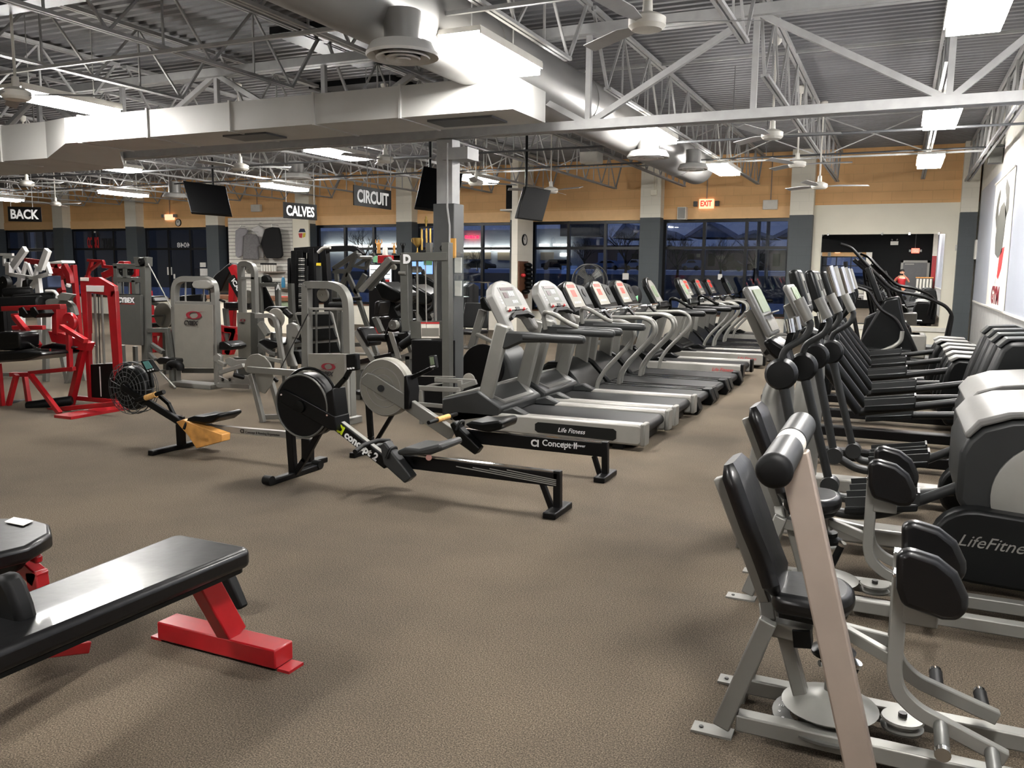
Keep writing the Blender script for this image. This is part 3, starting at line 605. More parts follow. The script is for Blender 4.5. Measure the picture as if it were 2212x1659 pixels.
# ------------------------------------------------------------------ ellipticals by the right wall
def elliptical_silver(label, loc, group):
    R = V(.1, 5.2, 0); t = thing('elliptical_trainer', label, 'elliptical trainer', R, group)
    yc = 5.2; yn, yf = 4.93, 5.47
    # base
    MB().bar((-.75, yc, .1), (.95, yc, .1), .16, .1).build('base_beam', 'silver_light', t, .015)
    MB().box(-.78, -.7, yn-.05, yf+.05, 0, .07).box(.9, .98, yn, yf, 0, .07).box(-.72, -.6, yc-.06, yc+.06, .05, .2).build('foot_bar', 'silver_paint', t, .01)
    # column
    MB().tube([(-.68, yc-.02, .08), (-.66, yc-.02, .4), (-.62, yc-.02, .9), (-.6, yc, 1.03)], [.13, .12, .09, .06], 18).build('column', 'silver_paint', t)
    MB().box(-.72, -.69, yc-.03, yc+.03, .78, .88).build('knob', 'plastic_black', t, .008)
    # mast that carries the console
    P = lambda x, y: TJ(x, y, yc)
    MB().path([P(480, 1010), P(320, 890), P(110, 430)], .05, .06, (0, 1, 0)).build('mast', 'silver_paint', t, .008)
    p = [TJ(0, 140, yc-.2), TJ(85, 90, yc-.2), TJ(380, 700, yc-.2), TJ(300, 725, yc-.2)]
    c = MB().prism(p, (0, .4, 0)).build('console', 'console_grey', t, .02)
    e = (p[2]-p[1]); nn = V(e.z, 0, -e.x).normalized(); nn = nn if nn.x > 0 else -nn
    f0 = p[1]+V(0, .05, 0)+nn*.001
    MB().prism([f0+e*.1, f0+e*.1+V(0, .3, 0), f0+e*.55+V(0, .3, 0), f0+e*.55], nn*.006).build('display', 'lcd', c, smooth=False)
    MB().prism([f0+e*.6, f0+e*.6+V(0, .3, 0), f0+e*.62+V(0, .3, 0), f0+e*.62], nn*.05).build('ledge', 'silver_paint', c)
    MB().prism([f0+e*.68, f0+e*.68+V(0, .3, 0), f0+e*.92+V(0, .3, 0), f0+e*.92], nn*.006).build('key_pad', 'grey_panel', c, smooth=False)
    MB().prism([P(300, 740), P(400, 700), P(560, 800), P(620, 1010), P(540, 1020), P(390, 890)], (0, .16, 0)).prism([P(300, 740), P(400, 700), P(560, 800), P(620, 1010), P(540, 1020), P(390, 890)], (0, -.16, 0)).build('cup_housing', 'plastic_black', t, .02)
    # static heart-rate handles
    for s in (-1, 1):
        MB().tube([P(560, 860)+V(0, s*.1, 0), P(600, 770)+V(0, s*.15, 0), P(640, 640)+V(0, s*.17, 0)], .018, 8, smooth_pts=3).build('fixed_handle', 'plastic_dark', t)
        MB().tube([P(640, 640)+V(0, s*.17, 0), P(610, 480)+V(0, s*.16, 0)], .026, 12).build('sensor_grip', 'chrome', t)
    # moving arms with round pivots
    for i, y in enumerate((yn, yf)):
        Q = (lambda x, z, y=y: V(x, y, z))
        if i == 0: a = [TJ(485, 1150, y), TJ(490, 950, y), TJ(535, 850, y), TJ(760, 720, y), TJ(825, 620, y), TJ(835, 540, y), TJ(815, 510, y)]; g = [TJ(815, 510, y), TJ(690, 250, y)]
        else:
            a = [V(q.x+.06, y, q.z-.01) for q in a0]; g = [V(q.x+.06, y, q.z-.01) for q in g0]
        if i == 0: a0, g0 = a, g
        MB().tube(a, .02, 10, smooth_pts=4).build('moving_arm', 'plastic_grey', t)
        MB().tube(g, .03, 14).build('arm_grip', 'silver_paint', t)
        pv = V(a[0].x, y, a[0].z)
        MB().lathe([(.02, -.05), (.075, -.045), (.09, -.02), (.09, .03), (.05, .05)], pv, (0, 1, 0), 24).build('pivot_cover', 'plastic_dark', t)
        lo = V(-.42+.1*i, y, .36-.06*i)
        MB().tube([pv, lo], [.03, .026], 12).build('swing_link', 'plastic_grey', t)
        MB().cyl(lo-V(0, .05, 0), lo+V(0, .05, 0), .055, 18).build('link_joint', 'plastic_grey', t)
        mid = V(-.17, y, .27-.05*i); pe = V(.36, y, .5-.16*i)
        MB().tube([lo, V(-.28, y, .28-.05*i), V(-.15, y, .27-.05*i), V(.0, y, .3-.04*i), pe], .028, 10, smooth_pts=4).build('pedal_arm', 'plastic_grey', t)
        z0 = .33-.05*i; x0 = -.2
        pd = MB().profile([(x0, z0), (x0+.36, z0+.06), (x0+.36, z0+.02), (x0, z0-.04)], (0, y-.08, 0), (1, 0, 0), (0, 0, 1), (0, .16, 0)).build('foot_pedal', 'plastic_dark', t, .008)
        MB().bar((x0, y-.08, z0+.03), (x0+.36, y-.08, z0+.09), .012, .05).bar((x0, y+.08, z0+.03), (x0+.36, y+.08, z0+.09), .012, .05).bar((x0+.36, y-.08, z0+.09), (x0+.36, y+.08, z0+.09), .012, .07).build('pedal_rim', 'plastic_grey', pd)
    # rear drive housing
    hp = [(.33, .45), (.33, .7), (.36, .77), (.42, .84), (.55, .89), (.8, .92), (1.0, .89), (1.12, .8), (1.15, .6), (1.12, .3), (.5, .25)]
    MB().profile(hp, (0, 4.78, 0), (1, 0, 0), (0, 0, 1), (0, .84, 0)).build('drive_housing', 'plastic_grey', t, .03)
    lid = [(.36, .775), (.42, .845), (.55, .895), (.8, .925), (1.0, .895), (1.12, .81), (1.13, .84), (1.0, .93), (.8, .96), (.53, .93), (.4, .88), (.34, .8)]
    MB().profile(lid, (0, 4.765, 0), (1, 0, 0), (0, 0, 1), (0, .87, 0)).build('housing_lid', 'console_grey', t, .012)
    for y, d in ((4.78, -.025), (5.62, .025)):
        MB().lathe([(.3, 0), (.3, .02), (.28, .028), (.02, .03)], (.78, y, .5), (0, -1 if d < 0 else 1, 0), 40).build('crank_disc', 'silver_light', t)
    st_ = [(.24+.21*(1-cos(a)) if False else .42-.21*cos(a), .27+.19*sin(a)) for a in [pi*k/10-pi/2 for k in range(0, 0)]]
    sh = []
    for k in range(13):
        a = pi/2+pi*k/12; sh.append((.42+.2*cos(a), .25+.19*sin(a)))
    sh += [(1.1, .04), (1.12, .4)]
    gh = MB().profile(sh, (0, 4.66, 0), (1, 0, 0), (0, 0, 1), (0, .14, 0)).build('belt_guard', 'plastic_dark', t, .02)
    text('LifeFitness', 'silver_light', (.34, 4.655, .255), (1, 0, -.02), (0, 0, 1), .085, gh, ext=.001, shear=.4)
    text('95x', 'silver_light', (.77, 4.655, .25), (1, 0, -.02), (0, 0, 1), .055, gh, ext=.001, shear=.4)
    t.location = V(loc); return t
GE = 'elliptical trainers along the right wall'
e1 = elliptical_silver('silver elliptical trainer nearest the camera, label plate on its side', (.1, 5.2, 0), GE)
copy_tree(e1, (.18, 6.38, 0), 'second silver elliptical trainer from the camera, behind the label-plated one', GE)

def elliptical_black(label, loc, group, tall=True):
    R = V(.1, 7.35, 0); t = thing('elliptical_trainer', label, 'elliptical trainer', R, group)
    yc = 7.35; yn, yf = 7.08, 7.62
    MB().box(-.8, 1.0, yc-.07, yc+.07, .05, .14).box(-.84, -.72, yn, yf, 0, .08).box(.9, 1.0, yn, yf, 0, .08).build('base_frame', 'black_paint', t, .01)
    MB().tube([(-.72, yc, .1), (-.62, yc, .7), (-.72, yc, 1.2)], [.07, .06, .045], 14, smooth_pts=3).build('column', 'plastic_dark', t)
    q = [(-.86, 1.62), (-.78, 1.64), (-.66, 1.3), (-.7, 1.22), (-.78, 1.26)]
    c = MB().profile(q, (0, yc-.17, 0), (1, 0, 0), (0, 0, 1), (0, .34, 0)).build('console', 'plastic_black', t, .03)
    a, b = V(-.78, 0, 1.64), V(-.66, 0, 1.3); e = b-a; nn = V(.94, 0, .33)
    MB().prism([a+e*.12+V(0, yc-.1, 0), a+e*.12+V(0, yc+.1, 0), a+e*.8+V(0, yc+.1, 0), a+e*.8+V(0, yc-.1, 0)], nn*.006).build('display_frame', 'silver_paint', c)
    MB().prism([a+e*.3+V(0, yc-.05, 0), a+e*.3+V(0, yc+.05, 0), a+e*.6+V(0, yc+.05, 0), a+e*.6+V(0, yc-.05, 0)], nn*.01).build('display', 'screen_black', c)
    for i, y in enumerate((yn, yf)):
        MB().tube([(-.6, y, .95), (-.58, y, 1.12), (-.48, y, 1.22), (-.42, y, 1.34), (-.45, y, 1.42)], .02, 10, smooth_pts=4).build('moving_arm', 'plastic_black', t)
        MB().tube([(-.45, y, 1.42), (-.53, y, 1.66)], .03, 12).build('arm_grip', 'chrome' if i == 0 else 'silver_paint', t)
        MB().ball((-.6, y, .97), .07, .05, .07, 14, 8).build('pivot_cover', 'plastic_dark', t)
        lo = V(-.24+.1*i, y, .5-.1*i)
        MB().tube([(-.6, y, .97), lo], [.045, .036], 12).build('swing_link', 'plastic_black', t)
        MB().tube([lo, V(.6, y, .66-.2*i)], .032, 10).build('pedal_arm', 'plastic_dark', t)
        x0, z0 = -.2, .56-.17*i
        pd = MB().profile([(x0, z0), (x0+.36, z0+.05), (x0+.36, z0+.01), (x0, z0-.04)], (0, y-.08, 0), (1, 0, 0), (0, 0, 1), (0, .16, 0)).build('foot_pedal', 'plastic_dark', t, .008)
        MB().bar((x0, y-.08, z0+.03), (x0+.36, y-.08, z0+.08), .012, .05).bar((x0, y+.08, z0+.03), (x0+.36, y+.08, z0+.08), .012, .05).bar((x0+.36, y-.08, z0+.08), (x0+.36, y+.08, z0+.08), .012, .07).build('pedal_rim', 'plastic_grey', pd)
        if tall: hp = [(.5, .3), (.6, .75), (.7, 1.06), (.76, 1.12), (.95, 1.13), (1.08, 1.08), (1.14, .8), (1.15, .15), (.6, .1)]
        else: hp = [(.46, .25), (.52, .65), (.56, .74), (.62, .78), (.9, .77), (1.05, .7), (1.12, .5), (1.12, .12), (.55, .1)]
        hs = MB().profile(hp, (0, y-.13, 0), (1, 0, 0), (0, 0, 1), (0, .26, 0)).build('drive_housing', 'plastic_dark' if tall else 'plastic_black', t, .035)
        if not tall: MB().profile([(.555, .745), (.62, .787), (.9, .777), (.9, .795), (.6, .805), (.53, .765)], (0, y-.132, 0), (1, 0, 0), (0, 0, 1), (0, .264, 0)).build('housing_lid', 'console_grey', hs, .006)
        else: MB().profile([(.7, 1.065), (.76, 1.125), (.95, 1.135), (1.07, 1.09), (1.07, 1.11), (.95, 1.155), (.74, 1.145), (.68, 1.08)], (0, y-.1, 0), (1, 0, 0), (0, 0, 1), (0, .2, 0)).build('housing_lid', 'plastic_grey', hs, .006)
    t.location = V(loc); return t
e3 = elliptical_black('black elliptical with tall rear shrouds, nearer of the two', (.1, 7.5, 0), GE)
copy_tree(e3, (.12, 8.62, 0), 'black elliptical with tall rear shrouds, farther of the two', GE)
e5 = elliptical_black('black elliptical with low silver-topped shrouds, nearest of the low ones', (.05, 9.75, 0), GE, False)
copy_tree(e5, (.05, 10.9, 0), 'black elliptical with low silver-topped shrouds, second of the low ones', GE)
copy_tree(e5, (.0, 12.05, 0), 'black elliptical with low silver-topped shrouds, farthest of the low ones', GE)

# arm-and-lever cross trainer between them: long silver levers
t = thing('arc_trainer', 'black cross trainer with long curved silver levers before the mirror', 'cross trainer', (-.3, 13.4, 0), GE)
for y in (13.1, 13.6):
    MB().tube([TI(790, 205, y), TI(960, 250, y), TI(1010, 350, y), TI(1060, 410, y), TI(1180, 480, y), TI(1230, 580, y)], .025, 8, smooth_pts=3).build('lever', 'black_paint', t)
    MB().tube([TI(1230, 580, y), TI(1220, 660, y), TI(1170, 700, y), TI(950, 790, y)], .03, 10, smooth_pts=3).build('silver_lever', 'silver_paint', t)
MB().box(-1.3, .6, 13.2, 13.5, .04, .14).box(-.6, .2, 13.1, 13.6, .1, .55).build('base', 'plastic_black', t, .03)
MB().profile([(-.55, .5), (-.2, 1.25), (.0, 1.3), (.1, .9), (.3, .5)], (0, 13.2, 0), (1, 0, 0), (0, 0, 1), (0, .3, 0)).build('shroud', 'plastic_black', t, .04)
MB().bar((-.25, 13.35, 1.2), (-.45, 13.35, 1.7), .3, .08, (1, 0, 0)).build('console', 'plastic_black', t, .02)

# stair climber with long slanted rails
t = thing('stair_climber', 'tall black stair climber with slanting handrails in front of the wall mirror', 'stair climber', (-.1, 16, 0))
YS = 16.0
for y in (15.6, 16.4):
    r = [TK(x, z, y) for x, z in ((320, 905), (385, 925), (450, 990), (700, 1190), (930, 1280), (990, 1330), (960, 1490))] if False else [PY(1700+x/2.766, 200+z/2.766, y) for x, z in ((320, 905), (385, 925), (450, 1000), (640, 1190), (800, 1210), (950, 1275), (990, 1330), (960, 1490))]
    MB().tube(r, .03, 10, smooth_pts=3).build('handrail', 'black_paint', t)
    MB().tube([r[6]+V(-.03, 0, 0), r[7]+V(-.05, 0, 0)], .02, 8).build('rail_post', 'black_paint', t)
KK = lambda x, z, y: PY(1700+x/2.766, 200+z/2.766, y)
b0 = [KK(x, z, 16) for x, z in ((470, 1340), (560, 1300), (650, 1340), (740, 1400), (775, 1570), (560, 1590), (440, 1500))]
MB().prism(b0, (0, .3, 0)).prism(b0, (0, -.3, 0)).build('body', 'plastic_black', t, .03)
for y in (15.62, 16.38):
    MB().tube([KK(350, 1010, y), KK(355, 1100, y), KK(430, 1500, y)], .035, 8).build('front_post', 'black_paint', t)
    MB().tube([KK(370, 1140, y), KK(470, 1160, y), KK(560, 1200, y), KK(640, 1330, y), KK(730, 1400, y)], .028, 8, smooth_pts=3).build('lower_rail', 'black_paint', t)
    MB().tube([KK(430, 1000, y), KK(600, 1180, y), KK(650, 1340, y)], .03, 8).build('stringer', 'black_paint', t)
MB().box(-.9, .9, 15.6, 16.4, 0, .2).build('base', 'plastic_black', t, .02)
for k in range(4):
    MB().box(-.35+.22*k, -.08+.22*k, 15.7, 16.3, .95-.2*k, 1.0-.2*k).build('step', 'plastic_grey', t, .006)
MB().bar(PY(1845, 560, 16), PY(1880, 590, 16), .4, .08, (1, 0, 0)).build('console', 'plastic_black', t, .02)
MB().box(-.05, .45, 15.65, 16.35, .2, .6).build('side_cover', 'silver_paint', t, .03)
m = PY(1700+650/2.766, 200+1400/2.766, 15.5)

# climber behind the first treadmills, round dark housing
t = thing('stepper_machine', 'dark round-housed stepper with silver upright, behind the first treadmill', 'stepper', (-5.1, 9.9, 0))
YQ = 9.9; hp = [TC(x, y, YQ-.3) for x, y in ((148, 715), (155, 650), (175, 600), (210, 568), (300, 545), (380, 540), (430, 575), (470, 650), (490, 730))]
hp = [V(hp[0].x, hp[0].y, .02)]+hp+[V(hp[-1].x, hp[-1].y, .02)]
MB().prism(hp, (0, .6, 0)).build('housing', 'plastic_grey', t, .04, segs=3)
c = TC(300, 680, YQ-.31); MB().cyl(c-V(0, .012, 0), c+V(0, .02, 0), .3, 36).build('side_disc', 'black_paint', t, .006)
MB().bar(TC(228, 560, YQ), TC(300, 320, YQ), .1, .07, (0, 1, 0)).build('upright', 'silver_paint', t, .01); MB().bar(TC(262, 470, YQ-.2), TC(400, 540, YQ-.2), .04, .08, (0, 1, 0)).build('step_arm', 'silver_paint', t, .008)
MB().prism([TC(x, y, YQ-.25) for x, y in ((275, 245), (300, 235), (350, 310), (340, 330), (285, 310))], (0, .5, 0)).build('console', 'plastic_black', t, .02)
# ------------------------------------------------------------------ rowing machines
def wheel(m, c, r, w, seg=40):
    return m.lathe([(r*.2, -w/2), (r*.93, -w/2), (r, -w/2+.02), (r, w/2-.02), (r*.93, w/2), (r*.2, w/2)], c, (0, 1, 0), seg)
def monitor(t, T, box, Y, arm, lcdm, w=.04):
    MB().path([T(x, y, Y) for x, y in arm], .035, .03, (0, 1, 0)).build('monitor_arm', 'plastic_black', t, .006)
    p = [T(x, y, Y-.06) for x, y in box]
    mo = MB().prism(p, (0, .05, 0)).build('monitor', 'plastic_black', t, .008)
    c = sum(p, V(0, 0, 0))/len(p); q = [c+(a-c)*.62+V(0, -.004, .012) for a in p]
    MB().prism(q, (0, .01, 0)).build('screen', lcdm, mo, smooth=False)
    b = MB()
    for k in range(3): z = p[-1]+(p[-2]-p[-1])*(.2+.25*k)+V(.0, -.004, .02); b.box(z.x-.008, z.x+.008, z.y, z.y+.01, z.z-.006, z.z+.006)
    b.build('key_pad', 'text_white', mo, smooth=False)
def seat_roller(t, T, pts, Y, m='plastic_dark', w=.16):
    p = [T(x, y, Y-w) for x, y in pts]
    MB().prism(p, (0, 2*w, 0)).build('seat', m, t, .022)
def end_leg(t, T, post, brace, foot, Y, m='black_paint', half=.16, w=.045):
    MB().bar(T(*post[0], Y), T(*post[1], Y), .05, .05, (0, 1, 0)).build('rear_leg', m, t, .005)
    if brace: MB().bar(T(*brace[0], Y), T(*brace[1], Y), .04, .03, (0, 1, 0)).build('leg_brace', m, t, .004)
    f = T(*post[1], Y)
    MB().box(f.x-w, f.x+w, Y-half, Y+half, 0, .045).build('rear_foot', m, t, .008)

# -- front rower
Y1 = 5.08; T = TF
r = thing('rowing_machine', 'black rowing machine nearest the camera, lime-and-white lettering on its arm', 'rowing machine', (-3.1, Y1, 0), 'air rowing machines')
c = T(880, 305, Y1)
wheel(MB(), c, .245, .15).build('flywheel_cage', 'black_paint', r, .0)
MB().ring((c.x, Y1-.078, c.z), (0, 1, 0), .236, .008, 40).ring((c.x, Y1+.078, c.z), (0, 1, 0), .236, .008, 40).build('cage_rim', 'grey_frame', r)
MB().lathe([(.05, 0), (.045, .03), (.01, .035)], (c.x, Y1-.08, c.z), (0, -1, 0), 16).build('hub', 'plastic_black', r)
p = [T(x, y, Y1-.09) for x, y in ((755, 250), (775, 238), (825, 262), (995, 355), (1000, 415), (975, 415), (758, 292))]
MB().prism(p, (0, .18, 0)).build('main_arm', 'black_paint', r, .008)
p = [T(x, y, Y1-.08) for x, y in ((955, 255), (985, 235), (998, 350), (992, 412), (965, 405))]
MB().prism(p, (0, .16, 0)).build('chain_cover', 'black_paint', r, .008)
for x, y in ((845, 300), (960, 350), (765, 262)): MB().cyl(T(x, y, Y1-.092), T(x, y, Y1-.1), .007, 8).build('bolt', 'chrome', r)
MB().ring((c.x+.02, Y1, c.z+.03), (0, 1, 0), .25, .012, 32, 6).build('damper_band', 'plastic_black', r)
monitor(r, T, ((1040, 90), (1085, 86), (1088, 158), (1042, 164)), Y1, ((990, 245), (1040, 190), (1062, 150)), 'plastic_dim' if False else 'screen_black')
MB().bar(T(795, 290, Y1), T(818, 600, Y1), .06, .05, (0, 1, 0)).build('front_leg', 'black_paint', r, .006)
MB().path([T(930, 420, Y1), T(865, 540, Y1), T(822, 602, Y1)], .045, .04, (0, 1, 0)).build('front_brace', 'black_paint', r, .006)
f = T(820, 605, Y1); MB().box(f.x-.03, f.x+.03, Y1-.3, Y1+.3, .0, .045).build('front_foot', 'black_paint', r, .008)
for s in (-1, 1): MB().cyl((f.x-.035, Y1+s*.29, .04), (f.x+.035, Y1+s*.29, .04), .036, 14).build('caster', 'rubber', r)
a, b = T(1000, 385, Y1), T(1215, 550, Y1)
MB().bar(a, b, .06, .085, (0, 0, 1), ext=.02).build('sloping_beam', 'black_paint', r, .008)
MB().bar(a+V(.01, 0, .046), b+V(.01, 0, .046), .04, .006).build('chain_guide', 'silver_paint', r)
d = (b-a).normalized(); up = V(-d.z, 0, d.x)
text('CI', 'lime', a+d*.02+up*-.028+V(0, -.032, 0), d, up, .085, r, bold=.004, ext=.001)
text('concept 2', 'text_white', a+d*.12+up*-.03+V(0, -.032, 0), d, up, .08, r, bold=.003, ext=.001)
a, b = T(1245, 555, Y1), T(1945, 605, Y1); a.z = b.z = (a.z+b.z)/2
MB().bar(a, b, .05, .095, ext=.01).build('seat_rail', 'black_paint', r, .006)
MB().bar(a+V(0, 0, .05), b+V(0, 0, .05), .04, .012, ext=.01).build('rail_track', 'chrome', r)
for k in range(4):
    MB().bar(b+V(-.75+.13*k, -.026, .012+.006*k), b+V(-.0, -.026, -.036+.012*k), .003, .006).build('stripe', 'silver_light', r, smooth=False)
end_leg(r, T, ((1945, 585), (1945, 762)), ((1880, 640), (1920, 748)), None, Y1)
seat_roller(r, T, ((1255, 502), (1290, 488), (1350, 494), (1440, 472), (1450, 500), (1400, 520), (1262, 522)), Y1, 'plastic_grey')
MB().cyl(T(1395, 530, Y1-.06), T(1395, 530, Y1+.06), .022, 12).build('seat_wheel', 'chrome', r)
for s in (-1, 1):
    p = [T(x, y, Y1+s*.1-.045) for x, y in ((1185, 478), (1205, 462), (1235, 505), (1320, 615), (1290, 642), (1200, 560))]
    fb = MB().prism(p, (0, .09, 0)).build('footrest', 'plastic_grey' if s < 0 else 'plastic_dark', r, .012)
    q = T(1245, 540, Y1+s*.1); MB().tube([q+V(-.02, -.06, .02), q+V(0, -.04, .09), q+V(0, .04, .09), q+V(-.02, .06, .02)], .012, 8, smooth_pts=3).build('strap', 'rubber', fb)
h = T(1155, 470, Y1)
MB().tube([h+V(0, -.22, -.02), h+V(-.02, -.1, 0), h+V(-.02, .1, 0), h+V(0, .22, -.02)], .018, 10).build('pull_handle', 'rubber', r)

# -- second rower, silver arm
Y2 = 6.13
r = thing('rowing_machine', 'silver-armed rowing machine with black lettered rail, behind the front rower', 'rowing machine', (-3.0, Y2, 0), 'air rowing machines')
c = T(1218, 228, Y2)
wheel(MB(), c, .255, .12).build('flywheel_cage', 'grey_panel', r)
for q in (.24, .17, .11): MB().ring((c.x, Y2-.062, c.z), (0, 1, 0), q, .005, 36, 6).build('cage_rim', 'silver_light', r)
p = [T(x, y, Y2-.08) for x, y in ((1105, 190), (1130, 168), (1160, 175), (1305, 268), (1302, 322), (1290, 328), (1108, 218))]
MB().prism(p, (0, .16, 0)).build('main_arm', 'silver_paint', r, .008)
p = [T(x, y, Y2-.085) for x, y in ((1288, 182), (1300, 180), (1312, 250), (1305, 325), (1288, 325))]
MB().prism(p, (0, .17, 0)).build('chain_cover', 'black_paint', r, .008)
p = [T(x, y, Y2+.02) for x, y in ((1160, 178), (1230, 135), (1330, 185), (1330, 260), (1305, 262))]
MB().cyl(T(1190, 235, Y2-.085), T(1190, 235, Y2-.1), .03, 12).build('damper_knob', 'rubber', r)
monitor(r, T, ((1392, 98), (1418, 94), (1426, 148), (1400, 154)), Y2, ((1310, 195), (1360, 172), (1405, 150)), 'lcd')
MB().bar(T(1132, 222, Y2), T(1148, 440, Y2), .05, .04, (0, 1, 0)).bar(T(1148, 440, Y2), T(1152, 500, Y2), .05, .04, (0, 1, 0)).build('front_leg', 'black_paint', r, .006)
MB().bar(T(1262, 310, Y2), T(1165, 470, Y2), .035, .03, (0, 1, 0)).build('front_brace', 'black_paint', r, .006)
f = T(1152, 500, Y2); MB().box(f.x-.03, f.x+.03, Y2-.3, Y2+.3, 0, .045).build('front_foot', 'black_paint', r, .008)
a, b = T(1312, 305, Y2), T(1490, 425, Y2)
MB().bar(a, b, .06, .11, ext=.02).build('sloping_beam', 'silver_paint', r, .008)
a, b = T(1560, 448, Y2), T(2150, 486, Y2); a.z = b.z = (a.z+b.z)/2
MB().bar(a, b, .05, .11, ext=.01).build('seat_rail', 'black_paint', r, .006)
MB().bar(a+V(0, 0, .057), b+V(0, 0, .057), .04, .01, ext=.01).build('rail_track', 'chrome', r)
q = T(1830, 480, Y2-.028); text('CI', 'text_white', q, (1, 0, 0), (0, 0, 1), .075, r, bold=.003, ext=.001)
q = T(1878, 478, Y2-.028); text('Concept II', 'text_white', q, (1, 0, 0), (0, 0, 1), .07, r, bold=.001, ext=.001)
q = T(1968, 478, Y2-.028); text('Indoor Rower', 'text_white', q, (1, 0, 0), (0, 0, 1), .032, r, ext=.001)
end_leg(r, T, ((2148, 462), (2148, 610)), ((2100, 522), (2125, 604)), None, Y2)
seat_roller(r, T, ((1545, 388), (1575, 376), (1620, 382), (1695, 372), (1708, 384), (1700, 412), (1650, 424), (1570, 408)), Y2, 'plastic_black')
for s in (-1, 1):
    p = [T(x, y, Y2+s*.1-.045) for x, y in ((1482, 388), (1502, 376), (1535, 415), (1612, 492), (1590, 520), (1520, 470))]
    fb = MB().prism(p, (0, .09, 0)).build('footrest', 'plastic_black', r, .012)
    q = T(1535, 420, Y2+s*.1); MB().tube([q+V(-.02, -.06, .02), q+V(0, -.04, .09), q+V(0, .04, .09), q+V(-.02, .06, .02)], .012, 8, smooth_pts=3).build('strap', 'rubber', fb)
h = T(1455, 362, Y2)
MB().cyl(h+V(0, -.24, 0), h+V(0, .24, 0), .017, 12).build('pull_handle', 'rubber', r)
MB().cyl(h+V(0, -.1, 0), h+V(0, .1, 0), .023, 12).build('cork_grip', 'cork', r, label='tan cork grip')

# -- third rower at the left, wooden foot boards
Y3 = 5.42
r = thing('rowing_machine', 'old rowing machine at left with wire-caged fan and wooden foot boards', 'rowing machine', (-5.3, Y3, 0), 'air rowing machines')
c = T(135, 232, Y3)
wheel(MB(), c, .20, .1).build('fan_drum', 'plastic_dark', r)
g_ = MB()
for s in (-.07, .07):
    for q in (.23, .19, .15, .11, .07): g_.ring((c.x, Y3+s*(1 if q > .2 else 1.25), c.z), (0, 1, 0), q, .0035, 36, 5)
for k in range(18):
    a = 2*pi*k/18; g_.tube([(c.x+.06*cos(a), Y3-.09, c.z+.06*sin(a)), (c.x+.19*cos(a), Y3-.088, c.z+.19*sin(a)), (c.x+.232*cos(a), Y3-.06, c.z+.232*sin(a)), (c.x+.232*cos(a), Y3+.06, c.z+.232*sin(a))], .003, 5)
g_.ring((c.x, Y3, c.z), (0, 1, 0), .234, .006, 36, 6).build('wire_guard', 'mesh_guard', r)
MB().cyl((c.x, Y3-.11, c.z), (c.x, Y3+.1, c.z), .035, 14).build('hub', 'plastic_black', r)
MB().bar(T(90, 228, Y3-.1), T(350, 388, Y3-.02), .04, .06).build('main_arm', 'black_paint', r, .006)
MB().path([T(245, 265, Y3), T(285, 300, Y3), T(310, 352, Y3), T(345, 362, Y3)], .03, .03).build('chain_arm', 'black_paint', r, .004)
monitor(r, T, ((162, 118), (200, 112), (232, 160), (190, 172)), Y3, ((215, 225), (210, 190), (205, 165)), 'lcd_teal')
h = T(205, 270, Y3-.12)
MB().tube([T(145, 288, Y3-.12), T(265, 250, Y3-.12)], .02, 10).build('pull_handle', 'rubber', r)
MB().tube([T(188, 275, Y3-.12), T(232, 261, Y3-.12)], .026, 10).build('cork_grip', 'cork', r)
MB().bar(T(335, 385, Y3), T(340, 478, Y3), .05, .07, (0, 1, 0)).build('front_leg', 'black_paint', r, .006)
f = T(322, 490, Y3); MB().box(f.x-.03, f.x+.03, Y3-.3, Y3+.3, 0, .045).build('front_foot', 'black_paint', r, .008)
for s in (-1, 1):
    p = [T(x, y, Y3+s*.11-.05) for x, y in ((316, 378), (345, 368), (400, 392), (512, 432), (512, 462), (402, 492), (370, 440))]
    fb = MB().prism(p, (0, .1, 0)).build('foot_board', 'wood', r, .006, label='varnished wooden foot board')
    MB().box(*(lambda q: (q.x-.05, q.x+.05, q.y, q.y+.1, q.z-.02, q.z+.03))(T(440, 455, Y3+s*.11-.05))).build('heel_cup', 'wood', fb, .006)
    q = T(380, 405, Y3+s*.11); MB().tube([q+V(-.02, -.06, 0), q+V(0, -.04, .07), q+V(0, .04, .07), q+V(-.02, .06, 0)], .012, 8, smooth_pts=3).build('strap', 'rubber', fb)
seat_roller(r, T, ((360, 362), (390, 352), (430, 355), (495, 342), (502, 358), (470, 382), (440, 388), (362, 380)), Y3, 'plastic_black', .14)
MB().box(*(lambda q: (q.x-.06, q.x+.06, Y3-.04, Y3+.04, q.z-.06, q.z+.03))(T(435, 400, Y3))).build('seat_carriage', 'plastic_black', r)
a, b = T(455, 402, Y3), T(890, 440, Y3)
MB().bar(a, b, .045, .055, ext=.01).build('seat_rail', 'silver_light', r, .004)
q = T(590, 424, Y3-.026); text('CI', 'text_dark', q, b-a, (0, 0, 1), .045, r, bold=.002, ext=.001)
q = T(612, 426, Y3-.026); text('Concept II Rowing Ergometer', 'text_dark', q, b-a, (0, 0, 1), .03, r, ext=.001)
f = T(885, 530, Y3)
MB().bar(b+V(-.03, 0, -.02), (b.x-.03, Y3, .03), .09, .06, (0, 1, 0)).build('rear_leg', 'black_paint', r, .006)
MB().box(b.x-.07, b.x+.02, Y3-.2, Y3+.2, 0, .045).build('rear_foot', 'black_paint', r, .008)

